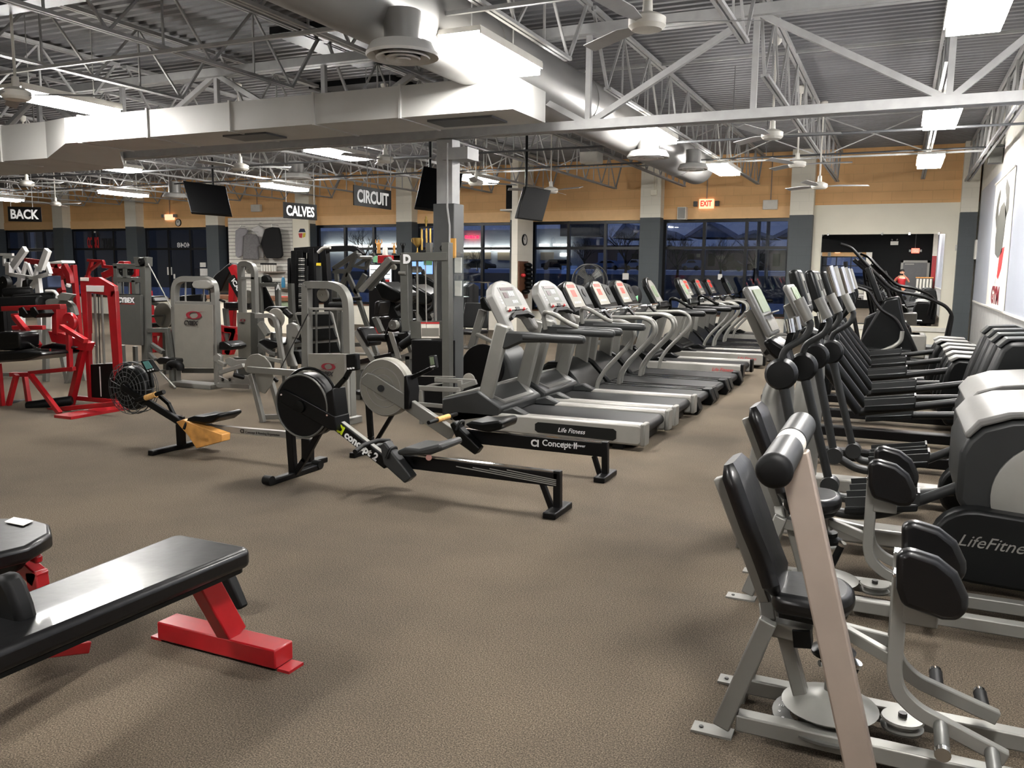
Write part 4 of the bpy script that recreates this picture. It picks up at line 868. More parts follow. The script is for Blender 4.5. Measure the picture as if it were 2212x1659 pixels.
# ------------------------------------------------------------------ hip abduction machines (foreground right)
def hip_machine(label, loc, group):
    YA = 2.95; R = V(-.1, YA, 0); t = thing('hip_abduction_machine', label, 'leg machine', R, group)
    E = TE
    # two rear legs with foot plates
    for i, (top, bot, y0, y1) in enumerate((((325, 1000), None, 2.85, 2.82), ((330, 990), None, 3.05, 3.22))):
        a = E(330, 1000, 2.86); a.y = y0; b = V(-.47+.015*i, y1, .03)
        MB().bar(a, b, .05, .06, (1, 0, 0)).build('rear_leg', 'silver_paint', t, .006)
        MB().box(b.x-.1, b.x+.04, y1-.035, y1+.035, 0, .008).build('foot_plate', 'silver_paint', t)
        MB().cyl((b.x-.07, y1, .008), (b.x-.07, y1, .012), .008, 8).build('bolt', 'text_dark', t)
    a = E(400, 1060, 2.95); MB().bar((a.x, 2.95, a.z), (-.2, 2.98, .04), .05, .05, (0, 1, 0)).build('front_leg', 'silver_paint', t, .006)
    MB().bar(E(300, 1020, 2.92), E(520, 1070, 2.92), .06, .055).build('seat_beam', 'silver_paint', t, .006)
    MB().bar(E(440, 1070, 2.92), E(520, 1075, 2.92), .07, .065).build('beam_collar', 'plastic_black', t, .004)
    # back support and pad
    a, b = E(110, 370, 2.95), E(320, 930, 2.95)
    MB().bar(a, b, .05, .035, (1, 0, 0)).build('back_support', 'silver_paint', t, .005)
    MB().bar(b, E(330, 1010, 2.92), .06, .05, (1, 0, 0)).build('support_foot', 'silver_paint', t, .005)
    a, b = E(135, 300, 2.95), E(340, 860, 2.95); d = b-a; n = V(-d.z, 0, d.x).normalized(); n = n if n.x > 0 else -n
    L = d.length; e = d.normalized()
    prof = []
    for k in range(9):
        s = k/8; prof.append((s*L, .03+.012*sin(pi*s)+(.018 if s > .6 else 0)*sin(pi*(s-.6)/.4)))
    pts = [a+e*x+n*z for x, z in prof]+[a+e*(L-.005)+n*.0, a+e*.0+n*.0]
    yw = .145
    m = MB(); st = [(-1, .55), (-.8, .93), (-.35, 1.), (.35, 1.), (.8, .93), (1, .55)]
    # pad as a soft slab: cross-section stations along the back, narrowing in the upper third
    rows = []
    for k in range(13):
        s = k/12; wd_ = yw*(.78 if s < .02 else .92+.08*sin(pi*min(1, s*1.2)) if s < .5 else 1.0-.12*sin(pi*(s-.5)/.5)); 
        if k in (0, 12): wd_ = yw*.7
        th = .055 if 0 < k < 12 else .03
        cen = a+e*(s*L)+n*.03
        rows.append([cen+V(0, wd_*cos(2*pi*j/16)*(1/max(abs(cos(2*pi*j/16)), abs(sin(2*pi*j/16)))**.6), 0)+n*(th*.62*sin(2*pi*j/16)*(1/max(abs(cos(2*pi*j/16)), abs(sin(2*pi*j/16)))**.6)) for j in range(16)])
    vs = [p for r_ in rows for p in r_]; fs = [(i*16+j, i*16+(j+1) % 16, (i+1)*16+(j+1) % 16, (i+1)*16+j) for i in range(12) for j in range(16)]
    fs += [tuple(range(16))[::-1], tuple(range(12*16, 13*16))]
    m.add(vs, fs).build('back_pad', 'vinyl', t)
    # seat: rounded front
    c = V(-.2, 2.97, .49); out = []
    for k in range(13): a_ = -pi/2+pi*k/12; out.append((c.x+.02+.11*cos(a_), c.y+.155*sin(a_)))
    out += [(c.x-.12, c.y+.14), (c.x-.13, c.y+.1), (c.x-.13, c.y-.1), (c.x-.12, c.y-.14)]
    MB().prism([(x, y, c.z-.03+.02*(x-c.x)) for x, y in out], (0, 0, .075)).build('seat', 'vinyl', t, .028, segs=3)
    MB().prism([(c.x+(x-c.x)*.85, c.y+(y-c.y)*.85, c.z-.045) for x, y in out], (0, 0, .015)).build('seat_board', 'plastic_black', t)
    # centre spindle, adjusting cams
    q = V(-.13, 2.97, 0)
    MB().tube([q+V(-.09, 0, .40), q+V(-.06, 0, .43), q+V(-.0, 0, .425), q+V(.01, 0, .36)], .018, 10, smooth_pts=3).build('bent_tube', 'silver_paint', t)
    MB().lathe([(.07, 0), (.075, .015), (.05, .03), (.05, .05)], q+V(0, 0, .3), seg=24).build('spindle_cap', 'plastic_black', t)
    MB().cyl(q+V(0, 0, .1), q+V(0, 0, .34), .022, 14).build('spindle', 'silver_paint', t)
    MB().cyl(q+V(-.04, -.03, .27), q+V(.05, .03, .27), .012, 8).build('pull_pin', 'chrome', t)
    cam = [q+V(.13*cos(a_)*(1 if cos(a_) > 0 else 1.1), .12*sin(a_), .125+.02*(abs(cos(a_)) < .4)) for a_ in [2*pi*k/24 for k in range(24)]]
    MB().lathe([(.155, .0), (.16, .006), (.14, .012), (.05, .05), (.03, .06)], q+V(0, 0, .11), seg=32).build('cam_plate', 'silver_paint', t)
    dial = [q+V(.19*cos(a_), .19*sin(a_), .06) for a_ in [radians(150+k*12) for k in range(13)]]+[q+V(.13*cos(a_), .13*sin(a_), .06) for a_ in [radians(150+k*12) for k in range(12, -1, -1)]]
    dl = MB().prism(dial, (0, 0, .008)).build('angle_dial', 'grey_frame', t)
    for k in range(9):
        a_ = radians(165+k*15); text(str(11-k), 'text_white', q+V(.165*cos(a_)-.008, .165*sin(a_), .069), (1, 0, 0), (0, 1, 0), .022, dl, ext=.0004, name='dial_number')
    # base rails
    MB().box(-.42, 1.25, 2.8, 2.86, .03, .09).build('base_rail', 'silver_paint', t, .006)
    MB().box(-.45, 1.25, 3.08, 3.14, .03, .09).build('base_rail', 'silver_paint', t, .006)
    MB().box(-.5, -.43, 3.06, 3.16, 0, .03).build('rail_foot', 'silver_paint', t)
    MB().box(1.15, 1.22, 2.75, 3.2, 0, .03).build('rail_foot', 'silver_paint', t)
    MB().lathe([(.065, 0), (.068, .008), (.05, .014), (.05, .026), (.068, .032), (.065, .04)], (.1, 2.97, .085), seg=28).build('pulley', 'silver_paint', t)
    MB().cyl((.1, 2.97, .12), (.1, 2.97, .14), .014, 8).build('pulley_bolt', 'text_dark', t)
    # leg levers with knee pads
    for i, (yl, yp) in enumerate(((2.78, 2.735), (3.0, 3.045))):
        s = -1 if i == 0 else 1
        top = V(.06, yl, .68); a = [top, V(.06, yl, .36), V(.075, yl, .30), V(.13, yl, .25), V(.38, yl+s*.02, .165)]
        MB().sweep(rounded(a, 5), .045, .035).build('lever', 'silver_paint', t, .004)
        z = [(893, 700), (950, 678), (1080, 722), (1165, 790), (1212, 890), (1214, 950), (1165, 998), (1095, 992), (920, 930), (893, 850)]
        o = [E(x, y, 2.735) for x, y in z]
        if i == 1: o = [V(p.x+.015, 3.03, p.z+.0) for p in o]
        else: o = [V(p.x, 2.70, p.z) for p in o]
        MB().prism(o, (0, .06, 0)).build('knee_pad', 'vinyl', t, .022, segs=3)
        yb = 2.765 if i == 0 else 3.015
        MB().box(.07, .17, yb-.004, yb+.006, .53, .68).build('pad_plate', 'silver_paint', t, .01)
        MB().box(.035, .085, yl-.03, yl+.03, .675, .69).build('lever_cap', 'chrome', t, .004)
        MB().bar((-.12, 2.97, .40), (.06, yl, .4-.03*i), .03, .04).build('link_bar', 'silver_paint', t, .004)
        for x, zc in ((.2, .225), (.34, .18)):
            MB().cyl((x, yl+s*.02, zc), (x, yl+s*.16, zc-.01), .021, 14).build('foot_peg', 'rubber' if i else 'grey_frame', t)
            MB().cyl((x, yl+s*.155, zc-.01), (x, yl+s*.175, zc-.012), .023, 14).build('peg_cap', 'chrome', t)
    MB().tube([(-.1, 2.86, .2), (-.055, 2.84, .33)], .017, 12).build('side_grip', 'rubber', t)
    MB().tube([(-.055, 2.84, .33), (-.05, 2.838, .345)], .019, 12).build('grip_tip', 'chrome', t)
    t.location = V(loc); return t
GH = 'hip abduction machines'
hm = hip_machine('black-padded silver hip abduction machine in the right foreground, nearest the camera', (-.1, 2.95, 0), GH)
copy_tree(hm, (-.22, 4.25, 0), 'black-padded silver hip abduction machine just behind the nearest one', GH)

# slanted post with padded roller, right foreground
t = thing('padded_roller_post', 'tan slanted steel post with grey roller pad on top, right foreground', 'exercise machine', (.12, 2.5, 0))
a = TE(440, 260, 2.5); b = TE(735, 1659, 2.5); d = b-a; e_ = a+d*(a.z/(a.z-b.z))
MB().bar(a, e_, .05, .085, (1, 0, 0)).build('post', 'tan_frame', t, .006)
MB().box(e_.x-.04, e_.x+.9, 2.46, 2.54, 0, .05).build('floor_beam', 'tan_frame', t, .006)
c0 = TE(352, 345, 2.16); c1 = TE(475, 140, 2.8); dd = c1-c0
def seg(f0, f1, r, m, n): MB().cyl(c0+dd*f0, c0+dd*f1, r, 32).build(n, m, t, .006)
seg(.01, .42, .044, 'plastic_grey', 'roller_pad'); seg(.42, .56, .043, 'paper', 'tape_band'); seg(.56, 1, .044, 'plastic_grey', 'roller_pad')
u = dd.normalized(); MB().lathe([(.03, -.012), (.042, -.004), (.047, .006), (.045, .02)], c0, u, 28).build('end_cap', 'rubber', t)

# ------------------------------------------------------------------ red benches, left foreground
t = thing('flat_bench', 'long black-padded bench on a red T-shaped foot, left foreground', 'bench', (-2.47, 2.2, 0))
m = MB(); xs = (-2.67, -2.27); ys = (1.35, 2.5); z0, z1 = .43, .5
out = []
for (cx_, cy_, a0) in ((-2.3, 2.455, 0), (-2.62, 2.455, 90), (-2.57, 1.4, 180), (-2.32, 1.4, 270)):
    for k in range(5): a_ = radians(a0+k*22.5); out.append((cx_+.04*cos(a_), cy_+.04*sin(a_), z0))
m.prism(out, (0, 0, .078)).build('bench_pad', 'vinyl', t, .022, segs=3)
MB().prism([(-2.47+(x+2.47)*.93, 1.93+(y-1.93)*.96, .415) for x, y, z in out], (0, 0, .016)).build('pad_board', 'plastic_black', t)
MB().bar((-2.47, 2.4, .42), (-2.44, 2.56, .08), .07, .1, (0, 1, 0)).build('leg', 'red_paint', t, .006)
MB().box(-2.81, -2.17, 2.5, 2.61, 0.01, .09).build('cross_foot', 'red_paint', t, .006)
for x in (-2.86, -2.17): MB().box(x, x+.06, 2.51, 2.6, 0, .012).build('foot_plate', 'red_paint', t)
MB().box(-2.51, -2.43, 1.0, 2.42, .35, .415).build('spine', 'red_paint', t, .006)
MB().box(-2.8, -2.15, .95, 1.06, 0, .09).bar((-2.47, 1.1, .36), (-2.47, 1.0, .05), .07, .1, (0, 1, 0)).build('rear_foot', 'red_paint', t, .006)
tt = [TG(x, y, 2.85) for x, y in ((1160, 570), (1190, 530), (1330, 500), (1410, 560), (1500, 775), (1470, 788), (1380, 700), (1300, 785), (1240, 760), (1180, 660))]
zz = min(p.z for p in tt)
o = MB().prism([p-V(0, 0, zz) for p in tt], (0, .05, 0)).build('rubber_wedge', 'rubber', None, .01, loc=(tt[0].x, 2.85, 0)); tag(o, 'black rubber wedge leaning behind the bench foot', 'wedge')
t = thing('preacher_bench', 'red framed machine cut by the left edge, black pads with white tape', 'bench', (-3.3, 2.2, 0))
q = [PZ(x, y, .5) for x, y in ((-150, 1120), (60, 1117), (108, 1130), (112, 1150), (60, 1180), (-150, 1230))]
MB().prism([p-V(0, 0, .07) for p in q], (0, 0, .07)).build('arm_pad', 'vinyl', t, .02, segs=3)
q2 = [PZ(x, y, .505) for x, y in ((10, 1128), (30, 1118), (72, 1126), (50, 1136))]
MB().prism(q2, (0, 0, .003)).build('tape_patch', 'label_white', t, label='white tape patch')
YB2 = 2.15
MB().prism([TG(x, y, YB2) for x, y in ((-120, 240), (0, 235), (148, 268), (120, 400), (90, 440), (20, 482), (-120, 500))], (0, .04, 0)).build('side_plate', 'rubber', t, .01)
MB().bar(TG(70, 290, 2.25), TG(245, 370, 2.25), .035, .035).build('bar', 'red_paint', t, .008)
MB().path([TG(150, 400, 2.3), TG(230, 470, 2.3), V(TG(260, 560, 2.3).x, 2.3, .05)], .07, .06, (0, 1, 0)).build('post', 'red_paint', t, .006)
x_ = TG(260, 560, 2.3).x
MB().box(x_-.9, x_+.1, 2.22, 2.32, 0, .08).build('base', 'red_paint', t, .006)
MB().prism([TG(x, y, 1.62) for x, y in ((-60, 470), (5, 480), (50, 560), (95, 680), (120, 780), (118, 880), (100, 930), (-60, 940))], (0, .07, 0)).build('hanging_pad', 'rubber', t, .02)
MB().bar((-2.95, 1.5, .3), (-2.5, 1.5, .32), .05, .05).bar((-2.93, 1.5, .3), (-2.93, 2.25, .06), .05, .05).build('linkage', 'red_paint', t, .006)
# ------------------------------------------------------------------ strength machines, left half
class Rig:
    """a machine traced part by part; w, r, dep in metres"""
    def __init__(s, name, label, cat, T, Y, at=None, group=None):
        s.T, s.Y = T, Y; p = T(*at, Y) if at else V(0, 0, 0); s.t = thing(name, label, cat, (p.x, Y, 0), group)
    def pts(s, l, dy=0): return [s.T(x, y, s.Y+dy) for x, y in l]
    def B(s, name, m, w, l, dy=0, dep=None, rnd=0, drop=False):
        p = s.pts(l, dy)
        if drop: p[-1] = V(p[-1].x, p[-1].y, 0.0)
        if rnd: p = rounded(p, 5)
        return MB().sweep(p, w, dep or w).build(name, m, s.t, .004)
    def C(s, name, m, r, l, dy=0, dy2=None, sm=0):
        p = s.pts(l, dy)
        if dy2 is not None: p[-1] = s.T(*l[-1], s.Y+dy2)
        return MB().tube(p, r, 12, smooth_pts=sm).build(name, m, s.t)
    def D(s, name, m, c, rp, w=.03, dy=0, prof=False):
        a = s.T(c[0], c[1], s.Y+dy); r = (s.T(c[0], c[1]-rp, s.Y+dy)-a).length
        o = MB().lathe([(r*.3, -w/2), (r*.95, -w/2), (r, -w/4), (r, w/4), (r*.95, w/2), (r*.3, w/2)], a, (0, 1, 0), 32).build(name, m, s.t)
        MB().cyl(a-V(0, w/2+.004, 0), a-V(0, w/2+.012, 0), max(.008, r*.1), 10).build('axle', 'chrome', o); return o
    def Q(s, name, m, l, dy=0, dep=.02, bevel=.003, par=None, label=None):
        return MB().prism(s.pts(l, dy), (0, dep, 0)).build(name, m, par or s.t, bevel, label=label)
    def R(s, name, m, a, b, r, dy=-.2, dy2=.2):       # roller pad lying along depth+trace
        p = [s.T(*a, s.Y+dy), s.T(*b, s.Y+dy2)]; u = (p[1]-p[0]).normalized()
        return MB().tube([p[0], p[0]+u*.02, p[1]-u*.02, p[1]], [r*.8, r, r, r*.8], 18).build(name, m, s.t)
    def foot(s, x, y, dy=0, w=.05, dep=.6, m='grey_frame', name='floor_rail'):
        p = s.T(x, y, s.Y+dy); return MB().box(p.x-w, p.x+w, p.y-dep/2, p.y+dep/2, 0, .06).build(name, m, s.t, .004)
def cybex(par, T, Y, c, w, m1='logo_red', m2='text_dark', txt=True):
    """open-eye swoosh over slanted capitals; c = centre of swoosh (px), w = its width (px)"""
    o = T(c[0], c[1], Y); x = (T(c[0]+w/2, c[1], Y)-o).x; ex = V(1, 0, 0); s = x/1.0
    z = (T(c[0], c[1]-w/4, Y)-o).z
    def cres(sg):
        out = [(.85*cos(a), .85*sin(a)) for a in [radians(55+k*12) for k in range(15)]]; inn = [(.13+.6*cos(a), .68*sin(a)) for a in [radians(55+k*12) for k in range(15)]]
        return [(x_*sg, z_*sg) for x_, z_ in [(1.2, .98)]+out+[(-.2, -.78)]+inn[::-1]]
    for sg in (1, -1):
        p = [o+V(a*x, 0, b*z) for a, b in cres(sg)]
        MB().prism(p, (0, -.003, 0)).build('logo_swoosh', m1, par, smooth=False)
    if txt: text('CYBEX', m2, o+V(-x*1.12, -.004, -z*2.15), (1, 0, 0), (0, 0, 1), z*1.35, par, bold=z*.045, shear=.25, ext=.0015, spacing=.9)

# --- red leg machine with tower, far left
G5 = 'red strength machines'
r = Rig('leg_curl_machine', 'bright red leg machine with tall weight tower, at the far left beside the old rower', 'strength machine', TA, 6.7, (800, 1440), G5)
r.Q('tower_head', 'red_paint', [(650, 450), (800, 448), (930, 520), (940, 620), (880, 600), (700, 570), (655, 560)], -.02, .05)
r.Q('tower_post', 'red_paint', [(655, 540), (705, 560), (735, 1440), (715, 1440)], -.02, .05)
r.Q('tower_post', 'red_paint', [(870, 560), (938, 560), (972, 1190), (965, 1500), (945, 1500), (918, 1190)], -.02, .05)
r.Q('placard', 'label_white', [(700, 515), (845, 517), (843, 568), (703, 565)], -.026, .004)
r.Q('sticker', 'label_white', [(652, 450), (722, 452), (720, 480), (652, 478)], -.026, .004)
for x, dx in ((770, 20), (825, 25)): r.C('guide_rod', 'silver_paint', .014, [(x, 570), (x+dx, 1150)], .06)
r.C('cable', 'cable', .006, [(800, 570), (815, 1150)], .06)
r.Q('weight_stack', 'black_paint', [(728, 1160), (925, 1150), (925, 1440), (745, 1425)], .0, .25)
r.Q('number_strip', 'text_white', [(806, 1175), (814, 1175), (826, 1420), (818, 1420)], -.006, .004)
r.B('floor_rail', 'red_paint', .05, [(575, 1425), (960, 1462)]); r.B('floor_rail', 'red_paint', .05, [(400, 1530), (955, 1478)], -.35)
MB().box(*(lambda p: (p.x-.12, p.x+.14, 6.0, 6.75, 0, .03))(TA(955, 1500, 6.7))).build('foot_plate', 'red_paint', r.t)
r.B('front_leg', 'red_paint', .05, [(250, 1245), (490, 1585)], -.5, drop=True)
r.B('cross_tube', 'red_paint', .045, [(240, 1228), (605, 1192)], -.3)
r.B('frame_post', 'red_paint', .05, [(560, 880), (572, 1215)], -.2); r.B('slant_post', 'red_paint', .07, [(690, 990), (570, 1410)], -.05, drop=True)
r.B('leg', 'red_paint', .05, [(135, 1240), (70, 1500)], -.4, drop=True); r.B('leg', 'red_paint', .05, [(200, 1240), (232, 1440)], -.1, drop=True); r.B('leg', 'red_paint', .045, [(-10, 1150), (20, 1480)], -.45, drop=True)
r.B('seat_rail', 'red_paint', .05, [(90, 1240), (250, 1240)], -.3)
r.R('ankle_roller', 'rubber', (80, 1485), (250, 1470), .05, -.3, .1); r.R('ankle_roller', 'rubber', (215, 1500), (590, 1450), .055, -.4, -.1)
r.B('main_arm', 'red_paint', .055, [(35, 705), (515, 688)], -.3, .08)
for x in (170, 262): r.Q('belt_loop', 'rubber', [(x-20, 700), (x+10, 690), (x+50, 745), (x+20, 780), (x-15, 760)], -.36, .2)
r.D('cam_disc', 'red_paint', (572, 812), 76, .05, -.1)
r.B('lever', 'red_paint', .05, [(500, 848), (700, 968)], -.35, .06)
r.Q('gusset', 'red_paint', [(390, 888), (500, 905), (620, 950), (715, 985), (690, 1050), (600, 1030), (520, 995), (420, 975)], -.15, .1)
r.B('cam_post', 'red_paint', .08, [(478, 700), (480, 910)], -.1, .12)
r.B('diagonal', 'red_paint', .06, [(120, 770), (320, 1010)], -.25); r.B('cross_tube', 'red_paint', .05, [(110, 860), (360, 858)], 0); r.B('cross_tube', 'red_paint', .04, [(100, 760), (350, 740)], .1)
r.Q('back_pad', 'vinyl', [(-40, 900), (20, 890), (140, 895), (158, 920), (158, 1030), (120, 1045), (-40, 1045)], -.5, .25, .02)
r.Q('seat_pad', 'vinyl', [(-40, 1055), (200, 1050), (330, 1060), (345, 1085), (200, 1130), (-40, 1145)], -.55, .5, .02)
r.C('grab_handle', 'chrome', .014, [(155, 968), (240, 985), (300, 1035), (410, 1040)], -.4, sm=3)
r.Q('seat_pad', 'vinyl', [(320, 1010), (420, 985), (560, 1005), (610, 1020), (560, 1040), (400, 1050), (330, 1040)], -.2, .3, .015)
# --- grey padded machine behind it
r = Rig('roller_pad_machine', 'grey machine with big black roller pads, behind the red leg machine', 'strength machine', TA, 7.9, (400, 1300))
r.B('curved_frame', 'silver_paint', .08, [(375, 1320), (372, 700), (400, 650), (530, 640), (600, 690), (615, 760)], 0, .06, 1)
r.Q('side_box', 'label_white', [(375, 740), (415, 738), (415, 870), (375, 868)], -.06, .05)
r.R('roller_pad', 'rubber', (30, 575), (260, 565), .07, -.1, .1); r.R('roller_pad', 'rubber', (110, 640), (465, 615), .085, -.2, .1); r.R('roller_pad', 'rubber', (-30, 670), (340, 655), .1, -.3, -.1)
r.Q('pivot_plate', 'silver_paint', [(465, 600), (500, 573), (600, 588), (555, 640), (470, 636)], -.1, .05)
r.C('top_handle', 'white_frame', .02, [(375, 560), (440, 560), (470, 590), (462, 615)], 0, sm=3)
r.B('base_tube', 'silver_paint', .06, [(40, 1345), (500, 1385), (560, 1300), (600, 1020)], 0, .06, 1)
r.B('leg', 'silver_paint', .07, [(500, 1040), (560, 1380)], .1, .06, drop=True); r.B('cross_tube', 'silver_paint', .05, [(30, 1240), (380, 1230)], 0)
r.Q('weight_cover', 'grey_panel', [(600, 1030), (645, 1030), (700, 1330), (640, 1330)], .3, .2)

# --- Cybex pulldown tower
GC = 'grey cable machines'
r = Rig('lat_pulldown_machine', 'grey pulldown machine with red-white CYBEX lettering, right of the red tower', 'strength machine', TA, 8.4, (1100, 1230), GC)
for l in ([(952, 355), (962, 600)], [(1030, 360), (1032, 460)], [(1100, 470), (1105, 600)]): r.B('post', 'grey_frame', .07, l)
r.B('main_post', 'grey_frame', .1, [(1182, 290), (1200, 1250)], 0, .1, drop=True); r.B('rear_post', 'grey_frame', .08, [(985, 1000), (1000, 1250)], 0, .08, drop=True); r.B('rear_post', 'grey_frame', .05, [(1100, 1010), (1110, 1240)], .05, drop=True)
for y in (357, 465): r.B('cross_beam', 'grey_frame', .07, [(935, y), (1195, y+6)])
r.B('cross_beam', 'grey_frame', .05, [(940, 470), (1180, 472)], .3)
r.Q('pulley_housing', 'grey_frame', [(1085, 285), (1130, 283), (1135, 300), (1160, 300), (1165, 283), (1195, 285), (1195, 360), (1100, 360)], -.05, .1)
r.D('pulley', 'rubber', (1150, 320), 28, .03, -.07); r.D('pulley', 'rubber', (998, 400), 35, .03); r.D('pulley', 'rubber', (1060, 400), 35, .03)
pn = r.Q('weight_shroud', 'grey_frame', [(945, 590), (1143, 592), (1148, 1003), (960, 993)], -.12, .05)
r.B('shroud_edge', 'black_paint', .015, [(945, 588), (1143, 590)], -.1)
CYB = (pn, TA(958, 654, 8.27), TA(1095, 654, 8.27), TA(958, 610, 8.27))
r.Q('red_line', 'label_red', [(985, 662), (1095, 664), (1095, 668), (985, 666)], -.125, .004)
for x in (1000, 1050, 1090): r.C('guide_rod', 'silver_paint', .012, [(x, 480), (x+4, 590)], .1)
r.C('cable', 'silver_light', .008, [(1192, 308), (1392, 690)], -.02)
for i_, l in enumerate(([(1205, 880), (1365, 880), (1395, 1105)],)): r.B('seat_frame', 'grey_frame', .06, l, 0)
r.B('seat_frame', 'grey_frame', .055, [(1205, 890), (1210, 980), (1330, 1060)], .05); r.B('base_rail', 'grey_frame', .05, [(1200, 1060), (1265, 1120)], 0)
r.Q('seat', 'vinyl', [(1255, 1120), (1300, 1100), (1430, 1115), (1432, 1150), (1290, 1160)], -.1, .3, .02)
r.B('leg', 'grey_frame', .05, [(1390, 1100), (1400, 1280)], 0, drop=True)
r.C('seat_arm', 'silver_paint', .014, [(1250, 1160), (1300, 1210), (1430, 1350)], -.2); r.C('seat_arm', 'grey_frame', .012, [(1260, 1215), (1460, 1188)], -.2)
r.C('knee_roller', 'rubber', .05, [(1380, 1200), (1380, 1160), (1420, 1150), (1470, 1165), (1470, 1205)], -.2, sm=3)
r2 = Rig('cam_arm_machine', 'grey machine with flat round cam disc, between the two CYBEX towers', 'strength machine', TA, 9.2, (1330, 1100), GC)
r2.D('cam_disc', 'grey_panel', (1332, 758), 102, .03); r2.C('spoke', 'grey_frame', .018, [(1195, 768), (1340, 762)], -.04); r2.C('spoke', 'grey_frame', .014, [(1340, 762), (1315, 840)], -.04)
r2.B('post', 'grey_frame', .06, [(1345, 850), (1350, 1180)], .1, drop=True); r2.B('arm', 'grey_frame', .05, [(1180, 640), (1320, 680)], .05)
r2.Q('pad', 'vinyl', [(1180, 600), (1240, 605), (1260, 650), (1185, 655)], .0, .3, .02)

# --- Cybex rounded tower with full logo
r = Rig('seated_row_machine', 'light grey rounded machine with full CYBEX logo panel facing the camera', 'strength machine', TA, 8.5, (1580, 1320), GC)
r.B('outer_frame', 'silver_paint', .075, [(1440, 1335), (1425, 560), (1440, 490), (1490, 462), (1690, 465), (1740, 500), (1752, 560), (1782, 1335)], 0, .09, 1)
pn = r.Q('logo_panel', 'grey_panel', [(1418, 668), (1732, 674), (1737, 1186), (1478, 1180), (1425, 1180)], -.07, .03)
cybex(pn, TA, 8.42, (1578, 757), 150)
r.B('cross_beam', 'silver_paint', .045, [(1425, 655), (1740, 662)], -.02)
r.Q('head_cushion', 'silver_light', [(1560, 505), (1575, 480), (1620, 472), (1680, 474), (1712, 485), (1722, 510), (1712, 535), (1680, 545), (1610, 543), (1572, 535)], -.1, .05, .012)
for x in (1512, 1660): r.C('guide_rod', 'silver_light', .012, [(x-2, 480), (x, 665)], .05)
r.Q('seat_pad', 'vinyl', [(1458, 600), (1640, 585), (1640, 660), (1450, 660)], .4, .1, .015)
r.B('side_strap', 'rubber', .03, [(1715, 490), (1745, 1180)], -.02)
MB().box(*(lambda a, b: (a.x, b.x, 8.35, 8.6, 0, .06))(TA(1445, 1300, 8.5), TA(1780, 1300, 8.5))).build('base', 'silver_paint', r.t, .006)
r.Q('lower_gap', 'grey_frame', [(1478, 1190), (1740, 1190), (1740, 1230), (1478, 1228)], .02, .05)
r.Q('cam_bracket', 'silver_paint', [(1735, 1090), (1770, 1068), (1800, 1090), (1800, 1140), (1770, 1150), (1735, 1130)], -.2, .05, .01)
r.B('pull_arm', 'silver_paint', .05, [(1780, 1135), (1835, 1165)], -.2); r.B('pull_arm', 'silver_paint', .05, [(1795, 1225), (1985, 1165)], -.25)
r.Q('link_plate', 'silver_paint', [(1825, 1120), (1860, 1100), (1920, 1120), (2010, 1115), (2020, 1160), (1960, 1200), (1900, 1190), (1850, 1160)], -.15, .03, .01)
r.B('rear_rail', 'silver_paint', .06, [(1780, 1325), (2040, 1338)], -.1, .06)
r.Q('hole_plate', 'silver_paint', [(1780, 1250), (1860, 1290), (1910, 1290), (1900, 1240), (2030, 1250), (2040, 1330), (1780, 1330)], -.12, .02)
for x in (1812, 1870): r.D('plate_hole', 'black_paint', (x, 1282), 14, .006, -.13)
r.C('lock_knob', 'chrome', .02, [(1925, 1200), (1930, 1235)], -.25); r.R('foot_roller', 'rubber', (1900, 1240), (1990, 1265), .03, -.3, -.2)
r.Q('seat', 'vinyl', [(1780, 975), (1830, 970), (1880, 1000), (1882, 1030), (1850, 1045), (1775, 1040)], -.1, .3, .02)
r.C('handle', 'rubber', .016, [(1790, 632), (1830, 648)], -.1)

# --- narrow Cybex tower
r = Rig('calf_machine', 'narrow grey tower with small CYBEX logo, left of the round cam disc', 'strength machine', TB, 9.6, (200, 1300), GC)
r.B('outer_frame', 'silver_paint', .075, [(162, 850), (152, 455), (200, 450), (245, 465), (262, 510), (282, 1300)], 0, .08, 1)
r.B('cross_beam', 'silver_light', .04, [(155, 568), (268, 570)], -.02); r.D('pulley', 'grey_panel', (220, 500), 32, .03)
pn = r.Q('logo_panel', 'grey_panel', [(118, 850), (228, 848), (235, 1225), (132, 1222)], -.08, .03)
r.Q('side_panel', 'grey_frame', [(230, 848), (290, 860), (292, 1180), (236, 1225)], -.08, .12)
cybex(pn, TB, 9.51, (168, 912), 50)
MB().box(*(lambda a, b: (a.x, b.x, 9.5, 9.8, 0, .3))(TB(132, 1300, 9.6), TB(285, 1300, 9.6))).build('base', 'grey_frame', r.t, .006)
r.C('guide_rod', 'silver_light', .012, [(190, 570), (195, 850)], .05); r.D('cam', 'grey_panel', (215, 720), 55, .03, .25)
# --- A-post cable frame behind
r = Rig('cable_frame', 'grey cable frame marked with a white letter A, before the shirt display', 'strength machine', TB, 11.6, (380, 1000), GC)
r.B('post', 'grey_frame', .07, [(305, 560), (318, 860)], 0, drop=False); r.B('post', 'grey_frame', .07, [(456, 615), (464, 980)], 0, drop=True); r.B('post', 'grey_frame', .07, [(318, 860), (325, 1000)], 0, drop=True)
r.B('top_beam', 'grey_frame', .07, [(300, 622), (468, 624)]); r.Q('head_block', 'rubber', [(312, 560), (330, 540), (355, 540), (380, 570), (382, 600), (350, 612), (320, 600)], 0, .1, .02)
r.Q('black_guard', 'black_paint', [(325, 640), (345, 640), (430, 820), (325, 840)], .05, .04)
q = TB(440, 662, 11.55); text('A', 'text_white', q, (1, 0, 0), (0, 0, 1), .12, r.t, bold=.006)
r.C('cable', 'cable', .008, [(430, 640), (438, 830)])

